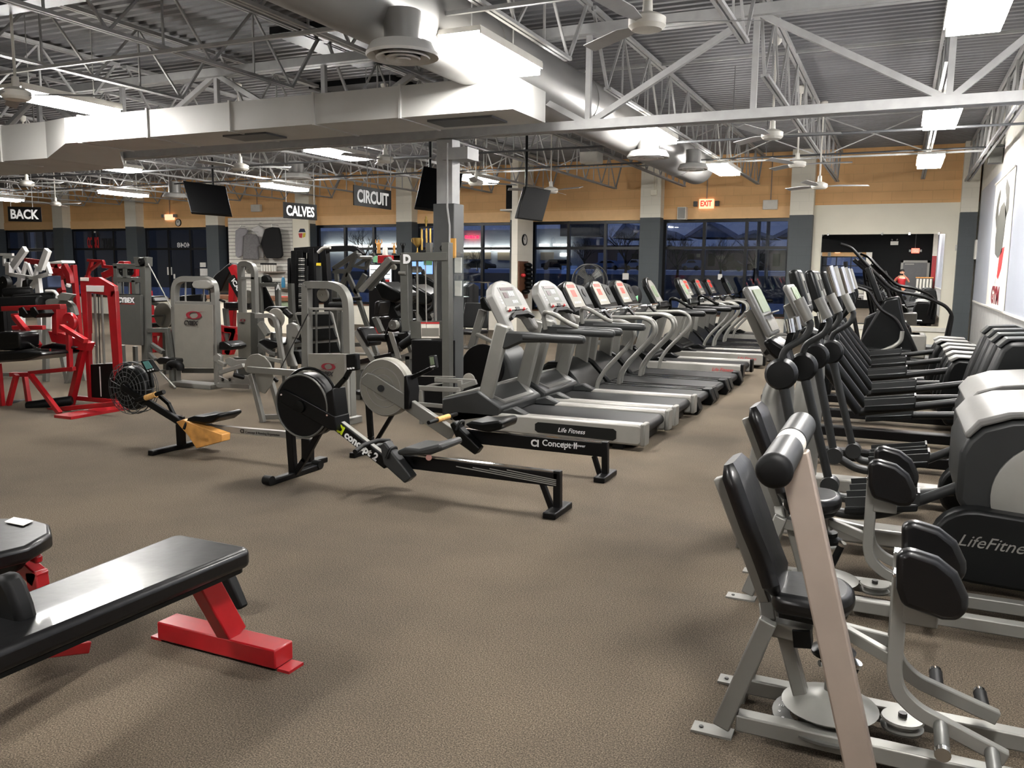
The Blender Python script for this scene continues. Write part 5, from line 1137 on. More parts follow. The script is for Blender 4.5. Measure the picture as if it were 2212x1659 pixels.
# --- round-disc machine (centre left)
r = Rig('rotary_torso_machine', 'grey machine with round disc and bent tube arms, between the CYBEX towers in mid room', 'strength machine', TB, 9.0, (450, 1310), GC)
r.D('weight_disc', 'grey_panel', (440, 895), 82, .04)
r.B('bent_arm', 'silver_paint', .06, [(275, 878), (395, 872), (430, 900), (448, 960), (505, 1310)], -.1, .05, 1)
r.B('slant_bar', 'silver_paint', .07, [(310, 930), (375, 1030)], 0); r.C('knob_roll', 'rubber', .04, [(510, 835), (560, 880)], -.05)
r.Q('seat', 'vinyl', [(330, 830), (370, 800), (470, 805), (440, 850), (380, 850)], .1, .2, .02)
r.Q('side_casting', 'silver_paint', [(520, 950), (560, 930), (600, 950), (625, 1000), (600, 1060), (570, 1050), (560, 1180), (600, 1290), (530, 1290), (500, 1150), (520, 1050)], 0, .06, .01)
r.Q('seat', 'vinyl', [(290, 1080), (340, 1060), (480, 1090), (490, 1110), (400, 1150), (310, 1140)], -.1, .4, .02)
r.B('seat_frame', 'grey_frame', .05, [(300, 1110), (400, 1180), (440, 1190)], -.1); r.B('leg', 'grey_frame', .06, [(420, 1010), (380, 1200)], .1, drop=True)
r.Q('foot_block', 'rubber', [(540, 1160), (620, 1165), (660, 1270), (550, 1270)], .1, .3, .01); r.B('leg', 'grey_frame', .05, [(505, 1300), (508, 1330)], -.1, drop=True)
r.B('floor_rail', 'silver_paint', .05, [(330, 1215), (480, 1245)], -.3)

# --- front Cybex tower
r = Rig('leg_extension_machine', 'grey tower machine with CYBEX panel, directly behind the front rower', 'strength machine', TB, 7.1, (860, 1600), GC)
r.B('outer_frame', 'silver_paint', .075, [(695, 1690), (690, 635), (700, 622), (900, 625), (975, 655), (1018, 730), (1028, 850), (1048, 1690)], 0, .09, 1)
r.B('left_upright', 'silver_paint', .04, [(683, 615), (712, 1180)], .05)
r.B('cross_beam', 'silver_light', .025, [(710, 818), (1010, 822)], -.02); r.D('pulley', 'grey_panel', (822, 705), 56, .03, .03)
for x in (765, 968): r.C('guide_rod', 'grey_frame', .012, [(x, 830), (x+4, 1190)], .08)
r.C('cable', 'cable', .006, [(872, 830), (876, 1190)], .05); r.C('cable', 'cable', .006, [(700, 860), (478, 1300)], -.05)
pn = r.Q('logo_panel', 'grey_panel', [(700, 1184), (1002, 1186), (1010, 1690), (712, 1690)], -.075, .03)
r.B('panel_edge', 'silver_light', .04, [(1012, 1186), (1026, 1690)], -.06)
cybex(pn, TB, 7.02, (865, 1290), 135)
MB().box(*(lambda a, b: (a.x, b.x, 6.95, 7.3, 0, .07))(TB(700, 1600, 7.1), TB(1050, 1600, 7.1))).build('base', 'silver_paint', r.t, .006)
r.Q('cam_plate', 'grey_panel', [(178, 1300), (195, 1225), (240, 1190), (290, 1185), (340, 1210), (385, 1260), (405, 1310), (418, 1380), (395, 1440), (345, 1512), (300, 1490), (262, 1420), (235, 1350), (190, 1330)], -.22, .02, .004)
r.B('thigh_bar', 'silver_paint', .065, [(212, 1312), (715, 1352)], -.3, .05)
r.B('front_leg', 'silver_paint', .05, [(238, 1350), (335, 1740)], -.3, .05, drop=True); r.B('front_leg', 'silver_paint', .05, [(395, 1390), (480, 1660)], .1, .05, drop=True)
r.B('lower_rail', 'silver_paint', .05, [(335, 1700), (712, 1690)], -.25, .05)
r.B('pad_arm', 'black_paint', .03, [(405, 1370), (450, 1410)], -.2)

# --- leg press footplate
r = Rig('leg_press_plate', 'tilted silver frame holding three dark foot panels, behind the front CYBEX tower', 'leg press', TH, 9.9, (470, 1260), GC)
fr = r.Q('plate_frame', 'silver_light', [(198, 760), (225, 745), (625, 735), (650, 760), (760, 1225), (745, 1240), (350, 1275), (325, 1250), (270, 1000)], .05, .03, .006)
for l in ([(222, 775), (615, 765), (655, 880), (640, 900), (285, 918), (265, 905)], [(290, 955), (655, 930), (700, 1045), (690, 1065), (330, 1095), (312, 1080)], [(325, 1125), (700, 1098), (745, 1220), (350, 1240)]):
    r.Q('foot_panel', 'plastic_dark', l, .02, .03, .003, par=fr)
r.B('sled_rail', 'grey_frame', .07, [(160, 400), (180, 850)], .2, drop=False); r.B('leg', 'grey_frame', .08, [(180, 840), (185, 1100)], .2, drop=True); r.B('leg', 'grey_frame', .07, [(750, 740), (770, 1250)], .3, drop=True)
r.B('brace', 'grey_frame', .06, [(320, 1290), (300, 1400)], .1, drop=True); r.Q('stop_box', 'grey_frame', [(330, 1290), (360, 1260), (360, 1420), (310, 1420)], 0, .2)
r.B('frame_bar', 'grey_frame', .06, [(200, 1140), (340, 1130)], .2)

# --- black power rack with weights
r = Rig('dual_cable_tower', 'tall black weight-stack tower with curved top bar, right of the shirt display', 'cable machine', TB, 12.2, (670, 850))
for x0, x1 in (((598, 345), (603, 850)), ((648, 345), (650, 850)), ((740, 325), (748, 850)), ((835, 330), (890, 850))): r.B('post', 'black_paint', .12, [x0, x1], 0, .12, drop=True)
r.B('top_bar', 'black_paint', .1, [(598, 345), (740, 335), (1060, 325), (1110, 345), (1145, 385)], 0, .1, 1)
r.C('chin_handle', 'silver_light', .03, [(782, 360), (822, 320), (880, 318)], -.2, sm=3)
m = MB(); s_ = random.Random(3)
for k in range(26):
    y = 405+k*16; a = TB(622, y, 12.1); b = TB(640, y, 12.1); m2 = None
    r.Q('weight_plate', 'silver_light' if s_.random() < .45 else 'plastic_grey', [(620+s_.randint(0, 4), y), (642, y), (642, y+9), (620, y+9)], -.12, .1, 0)
r.Q('weight_column', 'iron_plate', [(660, 470), (690, 470), (690, 830), (660, 830)], -.02, .1); r.Q('centre_pad', 'plastic_grey', [(765, 470), (800, 470), (805, 640), (768, 640)], -.1, .1); r.Q('yellow_tag', 'yellow', [(765, 445), (800, 445), (800, 468), (765, 468)], -.12, .02)
r.Q('rear_panel', 'black_paint', [(690, 340), (740, 340), (745, 850), (690, 850)], .1, .04)
r = Rig('exercise_mat', 'left of two dark green mats hung upright beside the black tower', 'mat', TB, 12.4, (540, 700), 'hung mats'); r.Q('mat', 'rubber', [(528, 410), (545, 402), (552, 410), (556, 670), (540, 690), (530, 660)], 0, .4, .02); r.B('hook_post', 'grey_frame', .04, [(545, 640), (548, 900)], .45, drop=True)
r = Rig('exercise_mat', 'right of two dark green mats, touching the black tower', 'mat', TB, 12.4, (575, 700), 'hung mats'); r.Q('mat', 'rubber', [(560, 410), (575, 402), (588, 410), (590, 670), (575, 680), (562, 660)], 0, .4, .02); r.B('hook_post', 'grey_frame', .05, [(572, 600), (575, 900)], .45, drop=True)

# --- plate-loaded machine with long arms
r = Rig('plate_loaded_press', 'grey plate-loaded machine with long crossed arms, centre of the strength area', 'strength machine', TB, 10.6, (1100, 1200), GC)
for l, w in (([(905, 495), (1105, 362)], .07), ([(1088, 380), (960, 650)], .07), ([(1240, 372), (1078, 472), (1172, 490), (1210, 405)], .05), ([(905, 510), (1010, 515), (1095, 700), (1260, 1190)], .07), ([(1165, 540), (1085, 690)], .08), ([(930, 520), (940, 640)], .06)): r.B('arm', 'grey_frame', w, l, 0, .05)
r.B('bright_arm', 'silver_light', .06, [(1370, 405), (1128, 672)], -.15, .08); r.B('dark_arm', 'grey_frame', .06, [(1390, 440), (1200, 660)], -.05, .08)
for c in ((1105, 385), (1350, 420)): r.D('joint', 'grey_frame', c, 22, .12, -.1)
r.C('cross_bar', 'silver_light', .025, [(1110, 400), (1225, 402)], -.1); r.C('grip_bar', 'silver_light', .025, [(1385, 438), (1475, 440)], -.1)
r.D('end_disc', 'grey_panel', (1398, 480), 22, .05, -.2)
r.B('leg', 'grey_frame', .1, [(930, 660), (920, 1000)], .1, drop=True); r.B('post', 'grey_frame', .07, [(1040, 900), (1055, 1200)], .2, drop=True)
r.C('bar', 'rubber', .03, [(905, 745), (1130, 735)], -.2); r.C('roller', 'rubber', .06, [(880, 795), (1040, 800)], -.1)
r.B('leg', 'grey_frame', .08, [(1255, 1180), (1262, 1230)], 0, drop=True)
r.B('base_rail', 'grey_frame', .06, [(1085, 1110), (1200, 1108)], .2); r.C('chrome_foot', 'silver_light', .02, [(1080, 1185), (1180, 1190)], -.1)
r.Q('back_pad', 'vinyl', [(1240, 765), (1262, 752), (1285, 760), (1270, 870), (1235, 870)], 0, .3, .02)
r.B('seat_post', 'grey_frame', .08, [(1245, 890), (1300, 1010)], .1); r.Q('red_cone', 'red_paint', [(1232, 1035), (1245, 950), (1262, 1035)], .2, .1)

# --- hyperextension / leg machine in front
r = Rig('back_extension_bench', 'grey and black angled bench machine with roller pads, left of the D-marked frame', 'exercise bench', TB, 9.0, (1300, 1290), GC)
r.B('back_board', 'silver_paint', .07, [(1092, 1000), (1240, 1250)], -.05, .06); r.Q('back_pad', 'vinyl', [(1085, 985), (1100, 968), (1132, 975), (1198, 1090), (1190, 1130), (1170, 1120)], -.1, .3, .02)
r.C('roller', 'rubber', .045, [(1195, 1055), (1335, 1052)], -.1); r.Q('seat', 'vinyl', [(1335, 1020), (1360, 1010), (1400, 1150), (1385, 1185), (1350, 1170), (1330, 1080)], -.1, .25, .02)
r.Q('silver_plate', 'silver_light', [(1348, 1005), (1385, 1010), (1455, 1225), (1418, 1232)], -.2, .02, .004)
r.C('ankle_roller', 'rubber', .055, [(1462, 1120), (1570, 1045)], -.15); r.C('roller_tip', 'chrome', .03, [(1570, 1045), (1588, 1032)], -.15)
r.B('main_beam', 'silver_paint', .08, [(1090, 1300), (1585, 1192)], 0, .07); r.B('upper_beam', 'vinyl', .06, [(1085, 1260), (1400, 1190)], 0, .12)
r.B('front_post', 'silver_paint', .06, [(1540, 1030), (1585, 1195)], 0); r.C('hand_lever', 'rubber', .03, [(1492, 880), (1522, 975)], -.1); r.B('lever_base', 'grey_frame', .05, [(1510, 850), (1480, 1000), (1545, 1180)], .05)
r.B('leg', 'grey_frame', .07, [(1120, 1290), (1120, 1400)], 0, drop=True); r.B('leg', 'grey_frame', .07, [(1520, 1200), (1525, 1350)], 0, drop=True)
r.Q('side_pad', 'vinyl', [(1420, 1020), (1500, 1000), (1530, 1060), (1480, 1100), (1430, 1060)], 0, .2, .02); r.Q('seat', 'vinyl', [(1065, 1480), (1150, 1490), (1155, 1530), (1070, 1520)], -.6, .4, .02)
r.B('leg', 'grey_frame', .06, [(1115, 1500), (1120, 1600)], -.4, drop=True)

# --- cable column marked D
r = Rig('functional_cable_machine', 'grey cable frame marked with a white letter D, beside the support column', 'cable machine', TB, 8.2, (1650, 1490), GC)
r.B('post', 'grey_frame', .1, [(1497, 385), (1505, 920), (1515, 1000)], 0, .1); r.B('post', 'grey_frame', .09, [(1833, 280), (1838, 1480)], 0, .1, drop=True)
r.B('top_beam', 'grey_frame', .09, [(1475, 395), (1850, 392)], -.01, .1); r.B('stub', 'grey_frame', .06, [(1688, 280), (1688, 380)], 0)
q = TB(1474, 445, 8.14); text('D', 'text_white', q, (1, 0, 0), (0, 0, 1), .13, r.t, bold=.008)
r.D('pulley', 'rubber', (1800, 325), 28, .03, .05); r.Q('pulley_plate', 'grey_panel', [(1522, 480), (1540, 470), (1610, 472), (1622, 490), (1622, 510), (1600, 525), (1522, 525)], .05, .03, .006)
for x in (1592, 1740): r.C('guide_rod', 'silver_paint', .014, [(x-3, 420), (x, 1000)], .02)
r.C('cable', 'silver_light', .007, [(1655, 420), (1665, 1000)], -.02)
r.Q('lower_panel', 'grey_frame', [(1530, 920), (1815, 918), (1812, 1065), (1535, 1062)], -.02, .04)
pl = r.Q('instruction_placard', 'paper', [(1618, 928), (1768, 928), (1770, 1058), (1622, 1058)], -.026, .004); r.Q('red_header', 'label_red', [(1618, 928), (1768, 928), (1768, 940), (1618, 940)], -.031, .004, 0, pl); r.Q('figure_field', 'grey_panel', [(1624, 975), (1764, 975), (1765, 1040), (1625, 1040)], -.031, .004, 0, pl)
MB().box(*(lambda a, b: (a.x, b.x, 8.17, 8.42, 0, a.z))(TB(1540, 1068, 8.17), TB(1812, 1068, 8.17))).build('weight_housing', 'black_paint', r.t, .01)
r.C('side_peg', 'silver_paint', .02, [(1440, 526), (1495, 528)], -.05)
o = MB().box(*(lambda p: (p.x-.03, p.x+.03, 8.44, 8.472, p.z-.11, p.z+.11))(TB(1880, 325, 8.45))).build('tag_card', 'orange_tag', None); tag(o, 'tan card clipped high on the support column above the leaflet holders', 'card')

# --- low cable row base
r = Rig('low_row_machine', 'low grey rail machine with round pulley disc at the foot of the column', 'strength machine', TB, 7.7, (1800, 1600), GC)
for l, dy in (([(1735, 1395), (2060, 1412)], 0), ([(1575, 1462), (1935, 1480)], -.2), ([(1960, 1452), (2070, 1414)], -.2), ([(1935, 1400), (1945, 1480)], -.1)): r.B('rail', 'silver_paint', .05, l, dy, .04)
r.D('pulley_disc', 'grey_panel', (2010, 1398), 55, .02, .1); r.C('cable', 'silver_light', .005, [(1560, 1366), (1900, 1372)], 0)
r.B('leg', 'silver_paint', .045, [(1622, 1480), (1628, 1590)], -.2, drop=True); r.B('leg', 'silver_paint', .045, [(1930, 1480), (1932, 1590)], -.2, drop=True); r.B('foot_rail', 'silver_paint', .04, [(1555, 1590), (1800, 1612)], -.35)
r.Q('foot_plate', 'silver_light', [(1640, 1450), (1700, 1430), (1770, 1432), (1700, 1455)], 0, .1)

# --- bikes between
def bike(label, T, Y, pts, dx=0, dz=0):
    r = Rig('exercise_bike', label, 'exercise bike', lambda x, y, Yq: T(x+dx, y+dz, Yq), Y, (1380, 1000), 'exercise bikes')
    r.Q('console', 'plastic_black', [(1225, 610), (1300, 600), (1460, 690), (1470, 730), (1400, 770), (1290, 740)], -.2, .5, .03); r.C('handlebar', 'rubber', .04, [(1460, 680), (1482, 720), (1470, 790), (1420, 820)], -.2, sm=3)
    r.C('handlebar', 'rubber', .04, [(1300, 560), (1330, 660), (1350, 760)], .2); r.B('mast', 'plastic_black', .12, [(1340, 740), (1420, 880), (1400, 960)], 0, .12)
    r.Q('body', 'plastic_black', [(1370, 900), (1440, 900), (1460, 1010), (1430, 1090), (1330, 1090), (1320, 1010)], -.15, .3, .03); r.D('flywheel', 'silver_paint', (1400, 950), 40, .1, -.2)
    r.B('base', 'plastic_black', .1, [(1400, 1080), (1400, 1150)], 0, .2, drop=True); r.B('seat_post', 'silver_paint', .08, [(1260, 900), (1300, 1060)], 0, .08); r.Q('seat', 'vinyl', [(1210, 890), (1290, 880), (1300, 900), (1220, 910)], -.12, .25, .02)
bike('black exercise bike in the gap left of the D-marked cable frame', TB, 11.2, 0)
for l, dxy in (('black exercise bike seen through the D-marked cable frame', (250, 20)), ('black exercise bike behind the D-marked frame, beside the column', (330, -60))): bike(l, TB, 12.6 if dxy[0] == 250 else 14.2, 0, dxy[0], dxy[1])

# --- red arm machine lettered on dark band
r = Rig('incline_press', 'red machine with dark lettered band and black wedge pad, before the shirt display', 'strength machine', TB, 12.5, (60, 800), G5)
r.B('curved_arm', 'red_paint', .13, [(80, 470), (140, 600), (150, 660)], 0, .1, 1); r.B('lettered_band', 'plastic_dark', .16, [(70, 560), (150, 710)], -.08, .05)
u = (TB(150, 700, 12.4)-TB(75, 565, 12.4)).normalized(); q = TB(74, 588, 12.34); text('ICARIAN', 'text_white', q, u, V(-u.z, 0, u.x), .13, r.t, bold=.004)
r.Q('wedge_pad', 'vinyl', [(-150, 660), (-60, 540), (60, 440), (85, 480), (20, 600), (-10, 670), (-40, 690)], .1, .4, .02)
r.B('leg', 'red_paint', .13, [(90, 610), (60, 750)], .05, .1, drop=True); r.Q('weight_box', 'black_paint', [(10, 770), (150, 765), (150, 830), (12, 832)], -.3, .4)
r.B('base', 'red_paint', .1, [(30, 990), (120, 1000)], -.5, .1); r.B('red_strut', 'red_paint', .1, [(110, 990), (50, 1070)], -.5, .1, drop=True)
r.C('upper_joint', 'skin', .13, [(72, 470), (110, 455)], -.05) if False else None
MB().ball(TB(110, 490, 12.3), .14, .1, .16).build('cap', 'orange_tag', r.t, label='pale tan top cap') if False else None

# --- far white and red machines (top left)
TN = tracer(0, 480, 7.373)
r = Rig('shoulder_press_machine', 'white plate-loaded machine with two raised arms, far left by the windows', 'strength machine', TN, 11.3, (500, 1160))
for l, w in (([(205, 710), (410, 425)], .13), ([(655, 740), (765, 440)], .13)): r.B('raised_arm', 'white_frame', w, l, -.1, .08)
for l, w in (([(140, 640), (142, 840)], .12), ([(165, 830), (540, 890), (795, 820)], .07), ([(740, 640), (800, 825)], .07), ([(600, 880), (632, 1160)], .13), ([(340, 870), (320, 1060)], .12), ([(600, 900), (460, 1090)], .07), ([(470, 880), (420, 1040)], .12), ([(330, 940), (200, 1080)], .07)): r.B('frame_member', 'white_frame', w, l, 0, .08)
for l in ([(10, 515), (210, 515)], [(60, 558), (300, 552)], [(65, 555), (72, 690)], [(182, 560), (182, 665)], [(60, 680), (180, 660)]): r.B('rail', 'white_frame', .05, l, .3, .05)
for l in ([(210, 700), (180, 830)], [(250, 700), (340, 850)], [(420, 640), (360, 850)], [(440, 660), (520, 870)], [(600, 710), (560, 870)], [(560, 690), (640, 760), (700, 680)]): r.B('truss', 'white_frame', .07, l, .1, .05)
r.Q('seat_plate', 'white_frame', [(725, 640), (975, 608), (990, 650), (750, 662)], .2, .3, .01)
r.C('weight_bar', 'cable', .03, [(435, 440), (750, 440)], .1)
r.B('leg', 'white_frame', .12, [(632, 1150), (640, 1300)], 0, .1, drop=True); r.B('leg', 'white_frame', .12, [(320, 1060), (310, 1300)], 0, .1, drop=True); r.Q('back_pad', 'vinyl', [(350, 930), (420, 900), (430, 1030), (340, 1060)], -.1, .2, .02)
r.Q('dark_pad', 'denim', [(640, 870), (760, 850), (770, 1040), (660, 1080)], .2, .3, .02)
wp = Rig('weight_plate_stand', 'black weight plate stored on a horn at the far left edge', 'weight plate', TN, 10.6, (90, 960)); wp.D('plate', 'iron_plate', (90, 960), 105, .1); wp.B('stand_post', 'black_paint', .06, [(90, 960), (90, 1150)], .1, drop=True)
wp.B('stand_base', 'black_paint', .3, [(60, 1000), (60, 1100)], .15, .3, drop=True)
r = Rig('chest_press_machine', 'red plate-loaded machine with splayed arms, behind the white machine', 'strength machine', TN, 13.0, (980, 1090), G5)
for l, w in (([(950, 700), (800, 960)], .16), ([(1020, 690), (1100, 830), (1122, 975)], .14), ([(1030, 800), (925, 890), (985, 1100)], .17), ([(415, 612), (655, 645)], .12), ([(640, 640), (950, 700)], .1)): r.B('arm', 'red_paint', w, l, 0, .1)
for x, y in ((890, 985), (1095, 990)): r.C('grip', 'label_white', .05, [(x, y), (x-10, y+30)], -.1)
r.B('leg', 'red_paint', .15, [(985, 1090), (990, 1300)], .05, .1, drop=True); r.C('cross_bar', 'silver_light', .03, [(835, 925), (930, 935)], -.1)
r.B('rear_frame', 'red_paint', .1, [(760, 670), (840, 760), (860, 900)], .4); r.B('rear_frame', 'red_paint', .1, [(1170, 680), (1220, 900)], .4, .1, drop=True)
r.Q('black_pad', 'vinyl', [(860, 880), (960, 780), (1000, 900), (940, 1000)], .1, .3, .02)
r = Rig('high_row_machine', 'red frame machine with thin triangular top, before the 4048 doorway side window', 'strength machine', TN, 14.2, (1500, 860), G5)
for l, w in (([(1465, 620), (1395, 862)], .07), ([(1620, 620), (1445, 760)], .06), ([(1400, 608), (1650, 622)], .06), ([(1640, 625), (1655, 705), (1850, 722)], .07), ([(1640, 860), (1830, 770)], .16)): r.B('tube', 'red_paint', w, l, 0, .07)
r.Q('weight_head', 'red_paint', [(1870, 650), (1900, 618), (1970, 622), (1985, 690), (1860, 690)], .1, .2, .01); r.B('leg', 'red_paint', .1, [(1400, 850), (1390, 1200)], 0, .1, drop=True); r.B('leg', 'red_paint', .12, [(2110, 700), (2120, 1160)], .2, .1, drop=True); r.B('leg', 'red_paint', .12, [(1830, 770), (1860, 1200)], .2, .1, drop=True)
r.B('cross_tube', 'red_paint', .2, [(2090, 780), (2190, 790)], .1, .1)
r = Rig('seated_dip_machine', 'low red machine glimpsed between the two grey CYBEX towers', 'strength machine', TA, 11.6, (1330, 960), G5)
r.B('base', 'red_paint', .12, [(1230, 900), (1420, 900)], 0, .1); r.B('strut', 'red_paint', .16, [(1350, 900), (1310, 1060)], 0, .1, drop=True); r.B('leg', 'red_paint', .1, [(1210, 560), (1250, 820)], 0, .1, drop=True); r.Q('seat', 'vinyl', [(1220, 820), (1420, 815), (1420, 850), (1220, 860)], -.2, .4, .02)
r = Rig('seated_dip_machine', 'low red machine glimpsed right of the round-topped CYBEX machine', 'strength machine', TA, 12.0, (1850, 960), G5)
r.B('base', 'red_paint', .12, [(1780, 860), (1940, 880)], 0, .1); r.B('strut', 'red_paint', .16, [(1930, 900), (1860, 990)], 0, .1, drop=True); r.B('strut', 'red_paint', .12, [(1790, 870), (1840, 1000)], 0, .1, drop=True); r.Q('seat', 'vinyl', [(1830, 650), (1950, 650), (1950, 708), (1828, 708)], -.2, .3, .02); r.B('seat_post', 'grey_frame', .08, [(1835, 700), (1870, 990)], 0, .08, drop=True)
# ------------------------------------------------------------------ outside: dusk parking lot
GS = lambda Y: 1.75*max(0, Y-24)/86
MB().add([(-160, D+.3, 0), (60, D+.3, 0), (60, 24, 0), (-160, 24, 0), (60, 110, 1.75), (-160, 110, 1.75), (80, 170, 1.9), (-260, 170, 1.9)],
         [(0, 1, 2, 3), (3, 2, 4, 5), (5, 4, 6, 7)]).build('ground', 'asphalt', kind='structure', smooth=False)
for i, (y0, y1, xa, xb) in enumerate(((88, 96, -120, 20), (46, 49, -60, -22), (30, 32, -40, 2))):
    o = MB().add([(xa, y0, GS(y0)+.02), (xb, y0, GS(y0)+.02), (xb, y1, GS(y1)+.02), (xa, y1, GS(y1)+.02), (xa, (y0+y1)/2, GS(y0)+.5), (xb, (y0+y1)/2, GS(y0)+.4)],
                 [(0, 1, 5, 4), (4, 5, 2, 3), (0, 4, 3), (1, 2, 5), (3, 2, 1, 0)]).build('snow_bank', 'snow'); tag(o, 'long snow bank '+('at the far side of the parking lot', 'left of centre in the parking lot', 'just outside the windows')[i], 'snow bank')
def pz(x, y, Y): return PY(x, y, Y)
# gabled shopping row opposite
YG = 132
def store(name, label, x0, x1, ytop, ybot, wallm, gables, Y=YG, wins=(), dep=12):
    a, b = pz(x0, ytop, Y), pz(x1, ytop, Y); zt = a.z; zb = GS(Y)-.2
    t = thing(name, label, 'building', ((a.x+b.x)/2, Y, zb))
    MB().box(a.x, b.x, Y, Y+dep, zb, zt).build('wall', wallm, t, smooth=False)
    for g in gables:
        p = [pz(x, y, Y-1.2) for x, y in g]
        gb = MB().prism(p, (0, dep*.8, 0)).build('gable', 'far_siding', t, smooth=False)
        m = MB(); m.bar(p[0], p[1], .5, .5, (0, 1, 0)); m.bar(p[1], p[2], .5, .5, (0, 1, 0)); m.build('snow_edge', 'snow', gb, smooth=False)
    for (wx0, wy0, wx1, wy1, m_) in wins:
        c, d = pz(wx0, wy0, Y-.1), pz(wx1, wy1, Y-.1); MB().box(c.x, d.x, Y-.15, Y-.02, d.z, c.z).build('window', m_, t, smooth=False)
    return t
store('shopping_row', 'gabled brick shopping row across the lot, right part of the windows', 1440, 1720, 540, 590, 'far_brick', [[(1481, 512), (1533, 478), (1590, 513)], [(1672, 512), (1740, 478), (1790, 512)], [(1590, 514), (1630, 500), (1672, 514)]], wins=[(x, 548, x+14, 575, 'black_paint') for x in (1485, 1530, 1570, 1640, 1670)]+[(1505, 548, 1512, 556, 'shop_lit'), (1548, 552, 1566, 560, 'shop_lit')])
store('shopping_row', 'gabled shopping row across the lot, behind the bare tree', 1262, 1440, 530, 590, 'far_brick', [[(1325, 515), (1352, 482), (1395, 515)], [(1395, 515), (1430, 495), (1470, 515)]], wins=[(1292, 546, 1308, 572, 'car_blue'), (1334, 546, 1350, 572, 'car_blue'), (1365, 548, 1378, 570, 'black_paint')])
t = store('lit_store', 'grey store with glowing canopy strip seen through the windows beside the wing wall', 1120, 1262, 495, 592, 'far_siding', [], wins=[(1210, 547, 1230, 553, 'strip_white'), (1168, 545, 1196, 562, 'shop_lit')])
a, b = pz(1166, 527, YG-.5), pz(1186, 532, YG-.5); MB().box(a.x, b.x, YG-.8, YG-.4, b.z, a.z).build('light_strip', 'strip_white', t, smooth=False)
for x in (1196, 1205, 1214, 1223): a, b = pz(x, 527, YG-.5), pz(x+5, 531, YG-.5); MB().box(a.x, b.x, YG-.8, YG-.4, b.z, a.z).build('canopy_lamp', 'strip_white', t, smooth=False)
a, b = pz(1215, 484, YG), pz(1300, 510, YG); MB().box(a.x, b.x, YG-1, YG+3, b.z, a.z).build('dark_fascia', 'dark_grey_paint', t, smooth=False)
t = store('lit_store', 'store with red neon sign and long bright canopy right of the support column', 980, 1120, 498, 592, 'far_siding', [], wins=[(995, 545, 1060, 560, 'shop_lit'), (1075, 545, 1108, 562, 'shop_lit')])
for x0, x1 in ((994, 1058), (1064, 1112)): a, b = pz(x0, 533, YG-.5), pz(x1, 541, YG-.5); MB().box(a.x, b.x, YG-.8, YG-.4, b.z, a.z).build('light_strip', 'strip_white', t, smooth=False)
q = pz(1006, 516, YG-.3); text('OPEN 24', 'neon_red', q, (1, 0, 0), (0, 0, 1), .9, t, bold=.03, name='neon_sign') if False else None
for k, (x0, x1) in enumerate(((1006, 1009), (1011.5, 1013.5), (1016, 1021), (1024, 1026), (1030.5, 1034))):
    a, b = pz(x0, 509+k % 2, YG-.4), pz(x1, 515, YG-.4); MB().box(a.x, b.x, YG-.7, YG-.3, b.z, a.z).build('neon_tube', 'neon_red', t, smooth=False)
t = store('lit_store', 'low store with bright canopy seen through the windows left of the support column', 660, 980, 500, 592, 'far_siding', [])
for x0, x1 in ((702, 760), (766, 800), (806, 850), (852, 882)): a, b = pz(x0, 529, YG-.5), pz(x1, 536, YG-.5); MB().box(a.x, b.x, YG-.8, YG-.4, b.z, a.z).build('light_strip', 'strip_white', t, smooth=False)
t = store('dark_store', 'dark store front opposite the far left windows', -60, 480, 470, 592, 'dark_grey_paint', [], Y=40, wins=[(190, 500, 212, 536, 'plastic_dim'), (112, 505, 130, 540, 'plastic_dim'), (66, 500, 78, 560, 'paint_white'), (218, 515, 245, 538, 'plastic_dim')], dep=6)
# cars
def car(label, x0, x1, yb, ytop, m, Y=112, suv=False):
    a, b = pz(x0, yb, Y), pz(x1, yb, Y); L = b.x-a.x; z0 = GS(Y)+.02; Ht = max(1.35, pz(x0, ytop, Y).z-z0); t = thing('parked_car', label, 'car', ((a.x+b.x)/2, Y, z0), 'cars parked outside')
    pr = [(0, .25), (0, .6), (.06, .66), (.2, .7), (.32, .97), (.42, 1), (.68, 1), (.84, .72 if not suv else .98), (.97, .66), (1, .5), (1, .25)]
    if suv: pr = [(0, .25), (0, .6), (.2, .68), (.3, .97), (.4, 1), (.92, .98), (1, .6), (1, .25)]
    MB().prism([(a.x+u*L, Y, z0+v*Ht) for u, v in pr], (0, 1.75, 0)).build('body', m, t, .08)
    g = [(.27, .7), (.36, .93), (.66, .94), (.78, .72)]
    MB().prism([(a.x+u*L, Y-.02, z0+v*Ht) for u, v in g], (0, .03, 0)).build('side_window', 'car_dark', t, smooth=False)
    for u in (.18, .8):
        MB().cyl((a.x+u*L, Y-.05, z0+.33), (a.x+u*L, Y+.2, z0+.33), .33, 18).build('wheel', 'rubber', t)
    return t
car('pale blue sedan parked opposite, behind the big drum fan', 1275, 1342, 587, 563, 'car_blue'); car('white car parked behind the thick bare tree trunk', 1350, 1386, 587, 560, 'car_white', suv=True)
car('dark pickup-sized car parked at left of the window by the wing wall', 1168, 1225, 590, 560, 'car_dark', 108, True); car('pale blue car parked left in the right-hand window', 1472, 1512, 587, 561, 'car_blue', 114, True)
car('dark car parked right of the thin tree in the right-hand window', 1556, 1606, 588, 564, 'car_dark', 112); car('second dark car nearest the right-hand pilaster window', 1612, 1650, 588, 564, 'car_dark', 118)
car('black car seen beyond the left part of the canopy window', 1000, 1060, 592, 572, 'car_dark', 100); car('dark car parked outside the doorway marked 4048', 395, 470, 690, 600, 'car_dark', 34)
